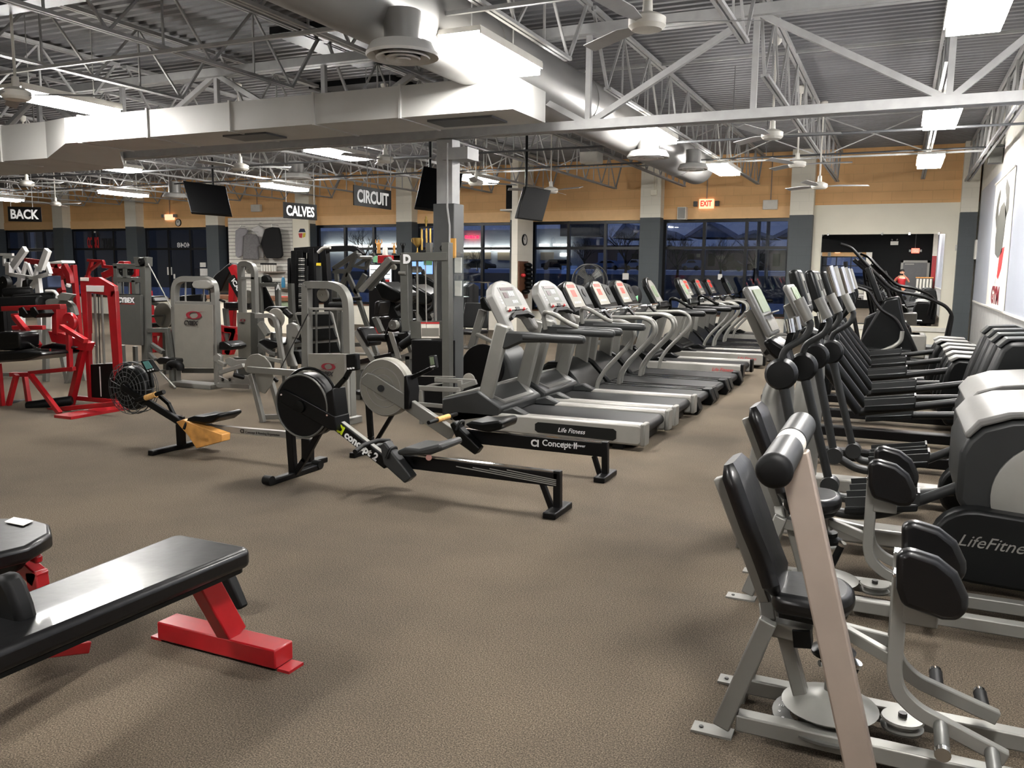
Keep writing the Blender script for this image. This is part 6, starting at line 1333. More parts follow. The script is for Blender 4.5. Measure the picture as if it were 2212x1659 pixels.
# bare trees
def tree(label, bx, by, ty, Y, sc, seed):
    rnd = random.Random(seed); b = pz(bx, by, Y); b.z = GS(Y); top = pz(bx, ty, Y).z; h = top-b.z; t = thing('bare_tree', label, 'tree', b, 'bare winter trees outside')
    MB().tube([b, b+V(.05*sc, 0, h*.25), b+V(-.03*sc, 0, h*.42)], [h*.03, h*.022, h*.017], 8).build('trunk', 'bark', t)
    m = MB()
    def br(p, d, l, r, n):
        q = p+d*l*.5+V(rnd.uniform(-.05, .05), rnd.uniform(-.05, .05), 0)*l; e = p+d*l; m.tube([p, q, e], [r, r*.8, r*.55], 5, cap=False)
        if n == 0: return
        for k in range(3):
            dd = (d+V(rnd.uniform(-.75, .75), rnd.uniform(-.75, .75), rnd.uniform(-.1, .45))).normalized(); br(p+d*l*rnd.uniform(.45, 1), dd, l*rnd.uniform(.55, .75), r*.55, n-1)
    s0 = b+V(-.03*sc, 0, h*.4)
    for k in range(6):
        a = 2*pi*k/6+rnd.random(); br(s0-V(0, 0, rnd.uniform(0, h*.15)), V(cos(a)*.65, sin(a)*.65, .9).normalized(), h*.3, h*.011, 4)
    m.build('branches', 'bark', t)
tree('big spreading bare tree right of the drum fan', 1350, 600, 478, 60, 1, 1); tree('bare tree with fine twigs in the left half of the right-hand window', 1462, 600, 492, 62, 1, 2)
tree('small bare tree beyond the canopy window right of the column', 1030, 592, 535, 90, 1, 3); tree('slim bare tree in the middle of the window beside the wing wall', 1262, 600, 512, 75, 1, 4); tree('bare tree near the right-hand pilaster outside', 1628, 600, 500, 66, 1, 5); tree('wide bare tree in the right-hand window centre', 1555, 600, 506, 70, 1, 6)
tree('pale low bare tree outside the windows left of the column', 790, 600, 490, 80, 1, 8)
for x in (1635, 1655): p = pz(x, 590, 58); o = MB().cyl((p.x, 58, GS(58)-.1), (p.x, 58, GS(58)+5), .12, 8).build('lamp_post', 'silver_paint', loc=(p.x, 58, GS(58)-.1)); tag(o, ('left' if x == 1635 else 'right')+'-hand slim pale post outside the right-hand window', 'post')

# ------------------------------------------------------------------ lettered boards
def fit_text(body, m, bl, u, v, w, h, parent, name='lettering', bold=.03, ext=.002, narrow=1):
    u = Vector(u).normalized(); v = Vector(v).normalized()
    o = text(body, m, (0, 0, 0), (1, 0, 0), (0, 1, 0), 1, None, name, ext=ext, bold=bold)
    xs = [q.co.x for q in o.data.vertices]; ys = [q.co.y for q in o.data.vertices]; x0, x1, y0, y1 = min(xs), max(xs), min(ys), max(ys)
    base = ORG.get(parent.name, V(0, 0, 0)); bl = Vector(bl)-base; n = u.cross(v)
    for q in o.data.vertices:
        c = q.co.copy(); q.co = bl+u*((c.x-x0)/(x1-x0)*w)+v*((c.y-y0)/(y1-y0)*h)+n*c.z
    o.matrix_world = Matrix.Identity(4); o.parent = parent; return o
def board(body, label, c, hang, mode):
    """c: tl, tr, br, bl world points"""
    t = thing('hanging_sign', label, 'sign', (c[0]+c[2])/2, 'hanging area signs'); u = (c[1]-c[0]); v = (c[0]-c[3]); n = u.cross(v).normalized()
    MB().prism([p-n*.012 for p in c], n*.012).build('board', 'black_paint', t, smooth=False)
    w, h = u.length, v.length
    fit_text(body, 'text_white', c[3]+u*.08+v*.17+n*.002, u, v, w*.84, h*.66, t, bold=.03)
    for f in hang: p = c[0]+u*f; MB().cyl(p, (p.x, p.y, ZC), .006, 6).build('hanger', 'steel_white', t)
def quadXY(tl, tr, bl, Y0, Y1):
    a = PY(*tl, Y0); b = PY(*tr, Y1); b.z = a.z; d = PY(*bl, Y0); h = a.z-d.z; return [a, b, b-V(0, 0, h), a-V(0, 0, h)]
board('BACK', 'black hanging sign reading BACK', quadXY((16, 446), (88, 443), (18, 478), 11.0, 11.35), (.1, .75), 0)
board('CALVES', 'black hanging sign reading CALVES', quadXY((612, 436), (684, 440), (612, 471), 12.0, 12.75), (.08, .92), 0)
a = PX(764, 399, -6.7); b = PX(845, 413, -6.7); d = PX(764, 443, -6.7); b.z = a.z; h = a.z-d.z
board('CIRCUIT', 'black hanging sign reading CIRCUIT', [a, b, b-V(0, 0, h), a-V(0, 0, h)], (.35, .99), 0)

q_ = CYB; fit_text('CYBEX', 'text_white', q_[1], (1, 0, 0), (0, 0, 1), q_[2].x-q_[1].x, q_[3].z-q_[1].z, q_[0], bold=.04)
# ------------------------------------------------------------------ televisions
def tv(label, c, pole_px, Yp, n_off=.07):
    t = thing('television', label, 'television', sum(c, V(0, 0, 0))/4, 'televisions hung from the roof'); u = c[1]-c[0]; v = c[0]-c[3]; n = u.cross(v).normalized()
    MB().prism([p+n*.0 for p in c], -n*n_off).build('casing', 'black_paint', t, .01)
    cc = sum(c, V(0, 0, 0))/4; ins = [cc+(p-cc)*.95 for p in c]; MB().prism([p+n*.001 for p in ins], n*.003).build('screen', 'screen_black', t, smooth=False)
    p = pole_px; q = cc-n*(n_off+.03)+v*.1; MB().tube([q, (p.x, p.y, q.z+.15), (p.x, p.y, ZC-.03)], .022, 10).build('ceiling_pole', 'black_paint', t); MB().box(p.x-.12, p.x+.12, p.y-.06, p.y+.06, ZC-.4, ZC-.36).build('mount_plate', 'black_paint', t)
    w, h = u.length*.16, v.length*.16; MB().prism([cc+u*a_+v*b_-n*(n_off+.02) for a_, b_ in ((-.1, -.1), (.1, -.1), (.1, .1), (-.1, .1))], n*.03).build('wall_bracket', 'black_paint', t)
c = [PY(395, 390, 12.6), PY(487, 402, 13.0), PY(501, 465, 12.8), PY(412, 458, 12.4)]; tv('large black television tilted down, right of the BACK sign', c, PY(460, 390, 13.0), 13)
c = [PY(915, 358, 11.0), PY(1000, 375, 11.3), PY(986, 458, 11.0), PY(895, 448, 10.7)]; tv('large black television half hidden behind the support column', c, PY(929, 370, 11.4), 11)
c = [PY(1136, 402, 12.4), PY(1191, 411, 12.9), PY(1172, 478, 12.7), PY(1117, 471, 12.2)]; tv('small black tilted television right of the wing wall clock', c, PY(1137, 385, 12.75), 12.7)
t = thing('television', 'small television on a white bracket shelf, left side of the wing wall', 'television', PY(1100, 425, wy+.1)); a, b = PY(1093, 400, wy+.1), PY(1107, 452, wy+.1)
MB().box(a.x, X0-.17, wy+.1, wy+.5, b.z, a.z).build('casing', 'screen_black', t, .01)
a = PY(1082, 455, wy+.1); b = PY(1107, 455, wy+.1); a.z = PY(1093, 452, wy+.1).z-.02; o = MB().box(a.x, X0-.16, wy+.05, wy+.6, a.z-.02, a.z+.02).build('wall_shelf', 'paint_white', loc=((a.x+b.x)/2, wy+.3, a.z)); tag(o, 'white shelf under the small television on the wing wall', 'shelf')

# ------------------------------------------------------------------ wall fittings
def wbox(name, label, cat, x0, y0, x1, y1, Y, dep, m, mul=()):
    a, b = PY(x0, y0, Y), PY(x1, y1, Y); t = thing(name, label, cat, ((a.x+b.x)/2, Y, b.z)); MB().box(a.x, b.x, Y, Y+dep, b.z, a.z).build('housing', m, t, .012); return t, a, b
def conduit(par, a, b, Y, ): MB().cyl(((a.x+b.x)/2, Y, a.z), ((a.x+b.x)/2, Y, ZC), .012, 6).build('conduit', 'orange_block' if False else 'tan_frame', par)
t, a, b = wbox('exit_sign', 'lit exit sign with two side lamps on the orange wall, above the right-hand windows', 'exit sign', 1510, 430, 1541, 450, D-.08, .08, 'exit_lit'); conduit(t, a, b, D-.03)
fit_text('EXIT', 'led_red', (a.x+.04, D-.083, b.z+.05), (1, 0, 0), (0, 0, 1), (b.x-a.x)-.08, (a.z-b.z)*.6, t, bold=.03)
for s, x in ((-1, a.x-.08), (1, b.x+.08)): MB().box(x-.05, x+.05, D-.1, D-.02, b.z+.05, a.z-.05).build('side_lamp', 'grey_frame', t, .01)
t, a, b = wbox('emergency_light', 'white box light on the orange wall right of the exit sign', 'emergency light', 1648, 432, 1679, 452, D-.1, .1, 'paint_white'); conduit(t, a, b, D-.03)
t, a, b = wbox('wall_speaker', 'white speaker mounted over the right-hand windows', 'speaker', 1463, 447, 1481, 474, D-.25, .2, 'paint_white'); MB().box(a.x+.02, b.x-.02, D-.256, D-.25, b.z+.02, a.z-.02).build('grille', 'silver_light', t)
MB().box((a.x+b.x)/2-.02, (a.x+b.x)/2+.02, D-.06, D+.01, b.z+.1, b.z+.14).build('bracket', 'paint_white', t)
t, a, b = wbox('exit_sign', 'exit sign with twin lamps on the left part of the orange wall', 'exit sign', 355, 463, 374, 475, D-.08, .08, 'exit_lit'); conduit(t, a, b, D-.03)
for s, x in ((-1, a.x-.07), (1, b.x+.07)): MB().box(x-.06, x+.06, D-.1, D-.02, b.z+.08, a.z).build('side_lamp', 'silver_light', t, .01)
t, a, b = wbox('emergency_light', 'white box light on the orange wall above the shirt display', 'emergency light', 541, 442, 561, 457, D-.12, .12, 'paint_white'); conduit(t, a, b, D-.03)
t, a, b = wbox('junction_box', 'small cream box on the cream pilaster between the two right-hand windows', 'box', 1405, 410, 1418, 422, D-.38, .06, 'cream'); MB().tube([(a.x+.1, D-.36, a.z), (a.x+.1, D-.36, ZC)], .015, 6).build('conduit', 'cream', t)
t, a, b = wbox('ceiling_box', 'white box hung on the roof steel before the cream pilaster', 'box', 1252, 328, 1290, 350, 13.4, .3, 'paint_white'); MB().cyl(((a.x+b.x)/2, 13.5, a.z), ((a.x+b.x)/2, 13.5, ZC), .01, 6).build('hanger', 'steel_white', t)
def clock(label, c, n, r):
    c = Vector(c); n = Vector(n); t = thing('wall_clock', label, 'clock', c); MB().lathe([(r, 0), (r, .03), (r*.86, .035), (r*.86, .02), (.001, .02)], c, n, 28).build('rim', 'black_paint', t); MB().cyl(c+n*.005, c+n*.022, r*.85, 28).build('dial', 'paint_white', t)
    s, u = frame(n, (0, 0, 1)); MB().bar(c+n*.026, c+n*.026+u*r*.6, .008, .004, n).bar(c+n*.026, c+n*.026+s*r*.4+u*r*.2, .01, .004, n).build('hands', 'black_paint', t)
p = PX(1132, 518, X0); clock('round black-rimmed clock on the side of the white wing wall', p, (1, 0, 0), .14)
p = PY(386, 481, D-.02); clock('round black-rimmed clock above the doorway marked 4048', p, (0, -1, 0), .12)
p = PX(2150, 332, XR-.12); t = thing('wall_speaker', 'grey speaker high on the right-hand wall', 'speaker', p); MB().box(XR-.22, XR-.02, p.y-.12, p.y+.12, p.z-.16, p.z+.14).build('housing', 'grey_frame', t, .01); MB().bar((XR-.1, p.y, p.z+.1), (XR-.01, p.y, p.z+.3), .03, .05, (0, 1, 0)).build('bracket', 'grey_frame', t)

# door with reversed number, notices
dz = D+.07
a = PY(411, 534.5, dz); b = PY(383, 534.5, dz); h = PY(383, 524, dz).z-a.z
dn = thing('door_number', 'white number 4048 seen reversed on the transom glass', 'door number', a)
fit_text('4048', 'text_white', (a.x, dz-.001, a.z), (-1, 0, 0), (0, 0, 1), a.x-b.x, h, dn, bold=.008)
for i, (x0, y0, x1, y1, lab) in enumerate(((432, 567, 445, 577, 'upper white notice taped on the door side window'), (432, 580, 449, 596, 'lower white notice taped on the door side window'), (361, 577, 372, 594, 'torn white paper patch on the door glass'), (375, 592, 379, 602, 'narrow white strip beside the torn paper on the door glass'),
                 (1345, 590, 1358, 604, 'white notice on the window beyond the drum fan'), (1551, 592, 1560, 604, 'white notice on the window behind the last treadmills'), (199, 495, 207, 503, 'small pink sticker on the far left window'))):
    a, b = PY(x0, y0, dz), PY(x1, y1, dz); o = MB().box(a.x, b.x, dz-.006, dz-.001, b.z, a.z).build('window_notice', 'label_white', loc=(a.x, dz, a.z), smooth=False); tag(o, lab, 'notice')
for (x0, y0, x1, y1, s_, m_, lab) in ((188, 512, 214, 536, 'DISCO', 'label_red', 'reversed red window lettering at far left'), (220, 515, 246, 538, 'UNT', 'plastic_grey', 'reversed grey window lettering at far left')):
    a, b = PY(x1, y1, dz), PY(x0, y0, dz); o = thing('window_lettering', lab, 'lettering', a); fit_text(s_, m_, (a.x, dz-.001, a.z), (-1, 0, 0), (0, 0, 1), a.x-b.x, b.z-a.z, o, bold=.04)

# ------------------------------------------------------------------ shirt display, counter
TQ = tracer(480, 470, 7.9); TR = tracer(760, 470, 7.373); YS_ = D-.42
a, b = TQ(95, 10, YS_), TQ(1225, 1330, YS_)
sl = thing('slatwall_display', 'white slatwall panel carrying shirts and shelves', 'display wall', ((a.x+b.x)/2, YS_, .0)); z = .0; pr = []
zz = 0.9; pr.append((0, 0))
gr = []
while zz < a.z-.06: gr.append(zz); zz += .105
pr += [(0, a.z), (.08, a.z), (.08, 0)]
MB().prism([(a.x, YS_+q, z_) for q, z_ in pr], (b.x-a.x, 0, 0)).build('slat_panel', 'paint_white', sl, smooth=False)
for zz in gr: MB().box(a.x, b.x, YS_-.003, YS_, zz, zz+.016).build('slat_groove', 'groove', sl, smooth=False)
c = TQ(1470, 40, YS_); MB().box(b.x+.01, c.x, YS_, YS_+.06, 0, a.z+.02).build('side_board', 'cream', sl, smooth=False)
sk = thing('round_decal', 'round blue, red and yellow sticker on the cream board beside the slatwall', 'sticker', TQ(1365, 280, YS_))
MB().prism([TQ(x, y, YS_-.004) for x, y in ((1300, 250), (1330, 190), (1400, 190), (1425, 250))], (0, .003, 0)).build('blue_cap', 'denim', sk, smooth=False)
MB().prism([TQ(x, y, YS_-.004) for x, y in ((1300, 270), (1370, 265), (1360, 350), (1315, 340))], (0, .003, 0)).build('red_field', 'label_red', sk, smooth=False); MB().prism([TQ(x, y, YS_-.004) for x, y in ((1375, 265), (1425, 260), (1415, 330), (1370, 345))], (0, .003, 0)).build('yellow_field', 'yellow', sk, smooth=False)
def garment(label, pts, m, dy, neck=None):
    p = [TQ(x, y, YS_-dy) for x, y in pts]; c = sum(p, V(0, 0, 0))/len(p); t = thing('hanging_shirt', label, 'shirt', c, 'clothes hung on the slatwall')
    MB().prism([q-V(0, .03, 0) for q in p], (0, .08, 0)).build('fabric', m, t, .03, segs=3); q = min(p, key=lambda r_: abs(r_.x-c.x)-r_.z)
    top = max(q_.z for q_ in p); MB().tube([(c.x, c.y, top-.03), (c.x, c.y, top+.06)], .006, 6).tube([(c.x-.15, c.y, top-.06), (c.x, c.y, top-.01), (c.x+.15, c.y, top-.06)], .008, 6).build('hanger', 'chrome', t); MB().tube([(c.x, c.y, top+.06), (c.x, YS_+.03, top+.06)], .01, 6).build('hook_arm', 'chrome', t)
garment('pale grey hooded sweatshirt hanging leftmost on the slatwall', [(230, 220), (300, 180), (400, 185), (440, 230), (400, 300), (360, 320), (350, 650), (280, 690), (235, 660), (225, 420)], 'cloth_pale', .2)
garment('grey T-shirt hanging in front on the slatwall', [(380, 310), (450, 275), (560, 285), (610, 330), (640, 470), (600, 500), (620, 720), (480, 715), (360, 715), (365, 480)], 'cloth_grey', .42)
garment('white T-shirt hanging between the grey and black tops', [(480, 200), (620, 130), (710, 190), (720, 400), (700, 690), (620, 690), (600, 300)], 'cloth_white', .1)
garment('black sweatshirt hanging rightmost on the slatwall', [(740, 190), (860, 160), (970, 175), (1000, 300), (1035, 640), (1000, 690), (930, 700), (760, 695), (720, 620), (660, 440), (700, 300)], 'cloth_black', .3)
for k, (x0, x1, y) in enumerate(((560, 950, 915), (820, 1180, 1195))):
    a, b = TQ(x0, y, YS_-.35), TQ(x1, y+25, YS_-.35); o = MB().box(a.x, b.x, YS_-.35, YS_, b.z, a.z).build('wall_shelf', 'tan_frame', loc=(a.x, YS_-.1, b.z)); tag(o, ('upper' if k == 0 else 'lower')+' small shelf on the slatwall', 'shelf')
    n_ = 6 if k == 0 else 5; xs_ = (680, 45) if k == 0 else (840, 35)
    for j in range(n_):
        p = TQ(xs_[0]+j*xs_[1], y, YS_-.25); hh = .24 if k == 0 else .17
        t = thing('shaker_bottle', '%s white shaker bottle with dark lid from the left, %s slatwall shelf' % (ORD[j+1], 'upper' if k == 0 else 'lower'), 'bottle', (p.x, p.y, a.z), 'shaker bottles')
        MB().lathe([(.035, 0), (.045, hh*.8), (.045, hh*.8)], (p.x, p.y, a.z), seg=12).build('cup', 'paint_white', t); MB().cyl((p.x, p.y, a.z+hh*.8), (p.x, p.y, a.z+hh), .047, 12).build('lid', 'black_paint', t)
p = TQ(1045, 1195, YS_-.25); a = TQ(1000, 1195, YS_-.35); t = thing('blue_bottle', 'turquoise bottle at the right end of the lower slatwall shelf', 'bottle', (p.x, p.y, a.z)); MB().lathe([(.05, 0), (.06, .1), (.05, .25), (.03, .3)], (p.x, p.y, a.z), seg=12).build('bottle_body', 'blue_plastic', t); MB().cyl((p.x, p.y, a.z+.3), (p.x, p.y, a.z+.33), .03, 12).build('cap', 'paint_white', t)
# counter
yc_ = 16.6; a, b = PY(440, 637, yc_), PY(632, 637, yc_)
t = thing('reception_counter', 'long counter with brown top and white front before the slatwall', 'counter', ((a.x+b.x)/2, yc_, 0))
MB().box(a.x, b.x, yc_, yc_+.7, a.z-.1, a.z).build('counter_top', 'brown_wood', t, .01); MB().box(a.x+.05, b.x-.05, yc_+.06, yc_+.66, 0, a.z-.1).build('front_panel', 'cream', t, smooth=False)
a2, b2 = PY(603, 640, yc_+.04), PY(630, 650, yc_+.04); MB().box(a2.x, b2.x, yc_+.03, yc_+.06, b2.z, a2.z).build('red_banner', 'label_red', t, smooth=False)
a3, b3 = PY(604, 652, yc_+.04), PY(630, 668, yc_+.04); MB().box(a3.x, b3.x, yc_+.03, yc_+.06, b3.z, a3.z).build('glass_case', 'lcd', t, smooth=False)

# ------------------------------------------------------------------ coolers with trophies
yk = 15.8
def kbox(t, name, m, x0, y0, x1, y1, Y, dep, floor=False):
    a, b = TR(x0, y0, Y), TR(x1, y1, Y); return MB().box(a.x, b.x, Y, Y+dep, 0 if floor else b.z, a.z).build(name, m, t, .01)
t = thing('drinks_cooler', 'tall lit drinks cooler with red-topped case below the trophies', 'cooler', TR(520, 1100, yk)*1)
t.location.z = 0; ORG[t.name] = Vector(t.location)
kbox(t, 'cabinet', 'black_paint', 262, 730, 640, 1150, yk, .7, True); kbox(t, 'header', 'red_paint', 405, 600, 640, 728, yk-.02, .7); kbox(t, 'glass_door', 'cooler_lit', 280, 755, 620, 1120, yk-.03, .03); kbox(t, 'red_bottle_row', 'label_red', 520, 985, 600, 1100, yk-.04, .01); kbox(t, 'green_label', 'green_paper', 335, 610, 405, 715, yk-.03, .2)
for k in range(4):
    a = TR(290, 830+k*70, yk-.035); b = TR(610, 830+k*70, yk-.035); MB().box(a.x, b.x, yk-.037, yk-.03, a.z-.01, a.z+.01).build('rack', 'chrome', t)
top_c = TR(520, 600, yk).z
t = thing('black_cabinet', 'black cabinet standing beside the drinks cooler, trophies on top', 'cabinet', (TR(900, 600, yk).x, yk, 0)); kbox(t, 'body', 'black_paint', 642, 592, 1290, 660, yk+.05, .5); kbox(t, 'side_post', 'black_paint', 642, 600, 800, 1150, yk+.05, .5, True); kbox(t, 'side_post', 'black_paint', 1285, 660, 1320, 1150, yk+.05, .5, True)
kbox(t, 'shelf_back', 'plastic_dark', 800, 905, 1285, 1150, yk+.4, .1, True)
t = thing('flat_screen', 'glowing blue screen inside the black cabinet, seen through the D-marked frame', 'screen', TR(1110, 900, yk)); kbox(t, 'panel', 'screen_blue', 930, 700, 1282, 900, yk+.2, .05); kbox(t, 'green_notice', 'green_paper', 1142, 668, 1280, 760, yk+.15, .01)
def trophy(label, x, y0, y1, m, kind, w=40):
    b = TR(x, y1, yk+.2); b.z = TR(x, 592, yk+.05).z if x > 642 else top_c; h = TR(x, y0, yk+.2).z-b.z; t = thing('trophy', label, 'trophy', b, 'trophies on the cooler tops')
    r = abs(TR(x+w, y1, yk+.2).x-b.x)
    MB().box(b.x-r*.8, b.x+r*.8, b.y-r*.6, b.y+r*.6, b.z, b.z+h*.12).build('base', 'black_paint' if kind != 'white' else 'paint_white', t, .004)
    if kind == 'cup':
        MB().lathe([(r*.5, .12*h), (r*.15, .2*h), (r*.12, .42*h), (r*.5, .55*h), (r*.95, .75*h), (r*1.1, h), (r*1.0, h), (r*.6, .62*h)], b, seg=24).build('cup_bowl', m, t)
        for s in (-1, 1): MB().tube([b+V(s*r*.6, 0, h*.58), b+V(s*r*1.5, 0, h*.8), b+V(s*r*1.4, 0, h*.98), b+V(s*r*1.05, 0, h*.95)], r*.09, 8, smooth_pts=3).build('cup_handle', m, t)
    elif kind == 'figure':
        MB().lathe([(r*.35, .12*h), (r*.3, .35*h), (r*.5, .55*h), (r*.62, .72*h), (r*.2, .82*h), (r*.28, .9*h), (r*.1, h)], b, seg=12).build('figure', m, t)
        for s in (-1, 1): MB().tube([b+V(s*r*.5, 0, h*.74), b+V(s*r*.95, 0, h*.8), b+V(s*r*.8, 0, h*1.0)], r*.13, 8).build('raised_arm', m, t); MB().tube([b+V(s*r*.2, 0, h*.45), b+V(s*r*.4, 0, h*.12)], r*.2, 8).build('leg', m, t)
    elif kind == 'white': MB().lathe([(r*.8, .1*h), (r*.8, .7*h), (r*.4, .95*h), (r*.2, h)], b, seg=16).build('body', 'paint_white', t)
    else:
        for dx in (-.9, .1, .9): MB().cyl(b+V(dx*r, 0, h*.12), b+V(dx*r, 0, h*.68), r*.2, 10).build('column', m, t)
        MB().box(b.x-r*1.2, b.x+r*1.2, b.y-r*.4, b.y+r*.4, b.z+h*.68, b.z+h*.72).build('platform', 'black_paint', t)
        MB().lathe([(r*.1, .72*h), (r*.2, .8*h), (r*.32, .88*h), (r*.12, .93*h), (r*.18, .97*h), (r*.05, h)], b+V(0, 0, 0), seg=12).build('figure', m, t)
trophy('bronze double-figure trophy leftmost on the cooler', 430, 350, 600, 'wood', 'figure', 55); trophy('white rounded award beside the bronze trophy', 532, 450, 600, 'paint_white', 'white', 45); trophy('small bronze figure trophy in the middle', 675, 400, 592, 'wood', 'figure', 35)
trophy('small black figure trophy left of the gold cup', 815, 400, 592, 'plastic_black', 'figure', 38); trophy('gold two-handled cup left of the support column', 1045, 325, 592, 'gold', 'cup', 62); trophy('tall gold three-column trophy beside the support column', 1185, -30, 592, 'gold', 'tower', 75)

# ------------------------------------------------------------------ clothes rack, chair, bag board, fan
t = thing('clothes_rack', 'chrome clothes rail stand right of the support column', 'clothes rack', (PY(1010, 700, 15.5).x, 15.5, 0)); a = TR(1800, 1025, 15.5); b = TR(1960, 1040, 15.5)
MB().tube([(a.x, 15.5, .02), (a.x, 15.5, a.z)], .02, 8).tube([(b.x+.3, 15.5, .02), (b.x+.3, 15.5, a.z)], .02, 8).build('upright', 'chrome', t); MB().tube([(a.x-.3, 15.5, a.z), (b.x+.35, 15.5, a.z)], .015, 8).build('top_rail', 'chrome', t); MB().box(a.x-.02, b.x+.32, 15.2, 15.8, 0, .03).build('base', 'grey_frame', t)
for k in range(6):
    x = a.x-.22+k*.075; m_ = ('cloth_white', 'cloth_white', 'cloth_white', 'cloth_white', 'cloth_black', 'cloth_black')[k]; o = MB().prism([(x, 15.28, a.z-.1), (x, 15.5, a.z-.03), (x, 15.72, a.z-.1), (x, 15.7, a.z-.75-.03*(k % 2)), (x, 15.3, a.z-.75)], (.045, .03, 0)).build('hung_garment', m_, bevel=.01, loc=(x, 15.5, a.z-.02)); tag(o, ('%s white garment from the left on the clothes rail' % ORD[k+1]) if k < 4 else ('black garment %s on the clothes rail' % ('left of the last' if k == 4 else 'at its right end')), 'garment', 'garments on the rail')
    o.location = (x, 15.5, a.z-.015)
p = PY(1012, 640, 14.2); t = thing('black_chair', 'black upholstered chair right of the support column', 'chair', (p.x, 14.2, 0))
MB().box(p.x-.25, p.x+.3, 13.95, 14.45, .4, .47).build('seat', 'vinyl', t, .02); MB().prism([(p.x-.26, 14.4, .5), (p.x+.3, 14.4, .5), (p.x+.28, 14.5, .98), (p.x-.24, 14.5, .98)], (0, .05, 0)).build('backrest', 'vinyl', t, .02)
for sx in (-.22, .27):
    for y in (13.98, 14.42): MB().tube([(p.x+sx, y, .42), (p.x+sx*1.05, y, 0)], .014, 8).build('leg', 'chrome', t)
Yb = wy+.35; zt_ = PX(1122, 564, X0).z; t = thing('glove_board', 'brown wooden board hung with black bags on the side of the wing wall', 'display board', (X0+.02, Yb, 1)); MB().box(X0+.003, X0+.04, wy+.03, wy+.6, .9, zt_).build('board', 'brown_wood', t, .005)
rr = random.Random(5)
for k in range(7):
    q = V(X0+.13, Yb+rr.uniform(-.1, .12), zt_-.1-k*.11); o = MB().ball(q, .1, .13, .07, 12, 8).build('packed_bag', 'plastic_black', loc=q); tag(o, '%s black glossy bag from the top on the wooden board' % ORD[k+1], 'bag', 'bags on the wooden board')
q = V(X0+.1, Yb-.2, zt_-.35); o = MB().ball(q, .07, .05, .05, 8, 6).build('pink_ball', 'label_red', loc=q); tag(o, 'small pink item hooked among the black bags', 'bag')
c = PY(1274, 607, 17.8); r_ = (PY(1274, 571, 17.8)-c).length; t = thing('drum_fan', 'large grey wire-guarded drum fan before the windows', 'fan', (c.x, 17.8, 0)); g_ = MB()
for k in range(1, 12): g_.ring(c-V(0, .12, 0), (0, 1, 0), r_*k/11, .004, 36, 4)
for k in range(24): a_ = 2*pi*k/24; g_.tube([c+V(cos(a_)*.05, -.16, sin(a_)*.05), c+V(cos(a_)*r_, -.12, sin(a_)*r_)], .004, 4)
g_.build('guard', 'mesh_guard', t); MB().ring(c-V(0, .12, 0), (0, 1, 0), r_, .018, 36).ring(c+V(0, .12, 0), (0, 1, 0), r_, .018, 36).build('drum_rim', 'mesh_guard', t)
MB().cyl(c-V(0, .05, 0), c+V(0, .12, 0), .12, 16).build('motor', 'grey_frame', t)
for k in range(4): a_ = pi/4+pi*k/2; d_ = V(cos(a_), 0, sin(a_)); s_ = V(-sin(a_), 0, cos(a_)); MB().prism([c+d_*.06-s_*.03, c+d_*r_*.9-s_*.12, c+d_*r_*.9+s_*.12+V(0, .06, 0), c+d_*.06+s_*.05], (0, .006, 0)).build('blade', 'grey_frame', t)
MB().cyl((c.x, 17.95, 0), (c.x, 17.95, c.z-r_), .04, 10).box(c.x-.35, c.x+.35, 17.6, 18.2, 0, .05).build('stand', 'grey_frame', t)

# ------------------------------------------------------------------ mirrors, right wall
Ym = D-.08; a, b = PY(1776, 507, Ym), PY(2042, 507, Ym); zb = PY(1776, 697, Ym).z
t = thing('wall_mirror', 'large frameless mirror on the cream wall between pilaster and corner', 'mirror', ((a.x+b.x)/2, Ym, zb)); MB().box(a.x, b.x, Ym, D-.065, zb, a.z).build('glass', 'mirror', t, smooth=False)
for f in (.05, .5, .72, .95): MB().box(a.x+(b.x-a.x)*f-.02, a.x+(b.x-a.x)*f+.02, Ym-.012, Ym, a.z-.02, a.z+.03).build('clip', 'chrome', t)
MB().box(a.x-.1, b.x+.25, D-.1, D-.06, zb-.12, zb-.03).build('trim_mirror_rail', 'paint_white', kind='structure', smooth=False)
p = PY(2068, 535, D-.1); o = MB().box(p.x-.04, p.x+.04, D-.1, D-.06, p.z-.06, p.z+.06).build('thermostat', 'paint_white', bevel=.008, loc=(p.x, D-.06, p.z)); tag(o, 'small white thermostat on the cream wall right of the mirror', 'thermostat')
p = PX(2089, 545, XR-.05); o = MB().box(XR-.06, XR-.01, 19.9, 20.1, p.z-.2, p.z+.2).build('wall_panel_box', 'paint_white', bevel=.01, loc=(XR-.01, 20, p.z)); tag(o, 'narrow white box at the far end of the blue-grey wall panel', 'box')
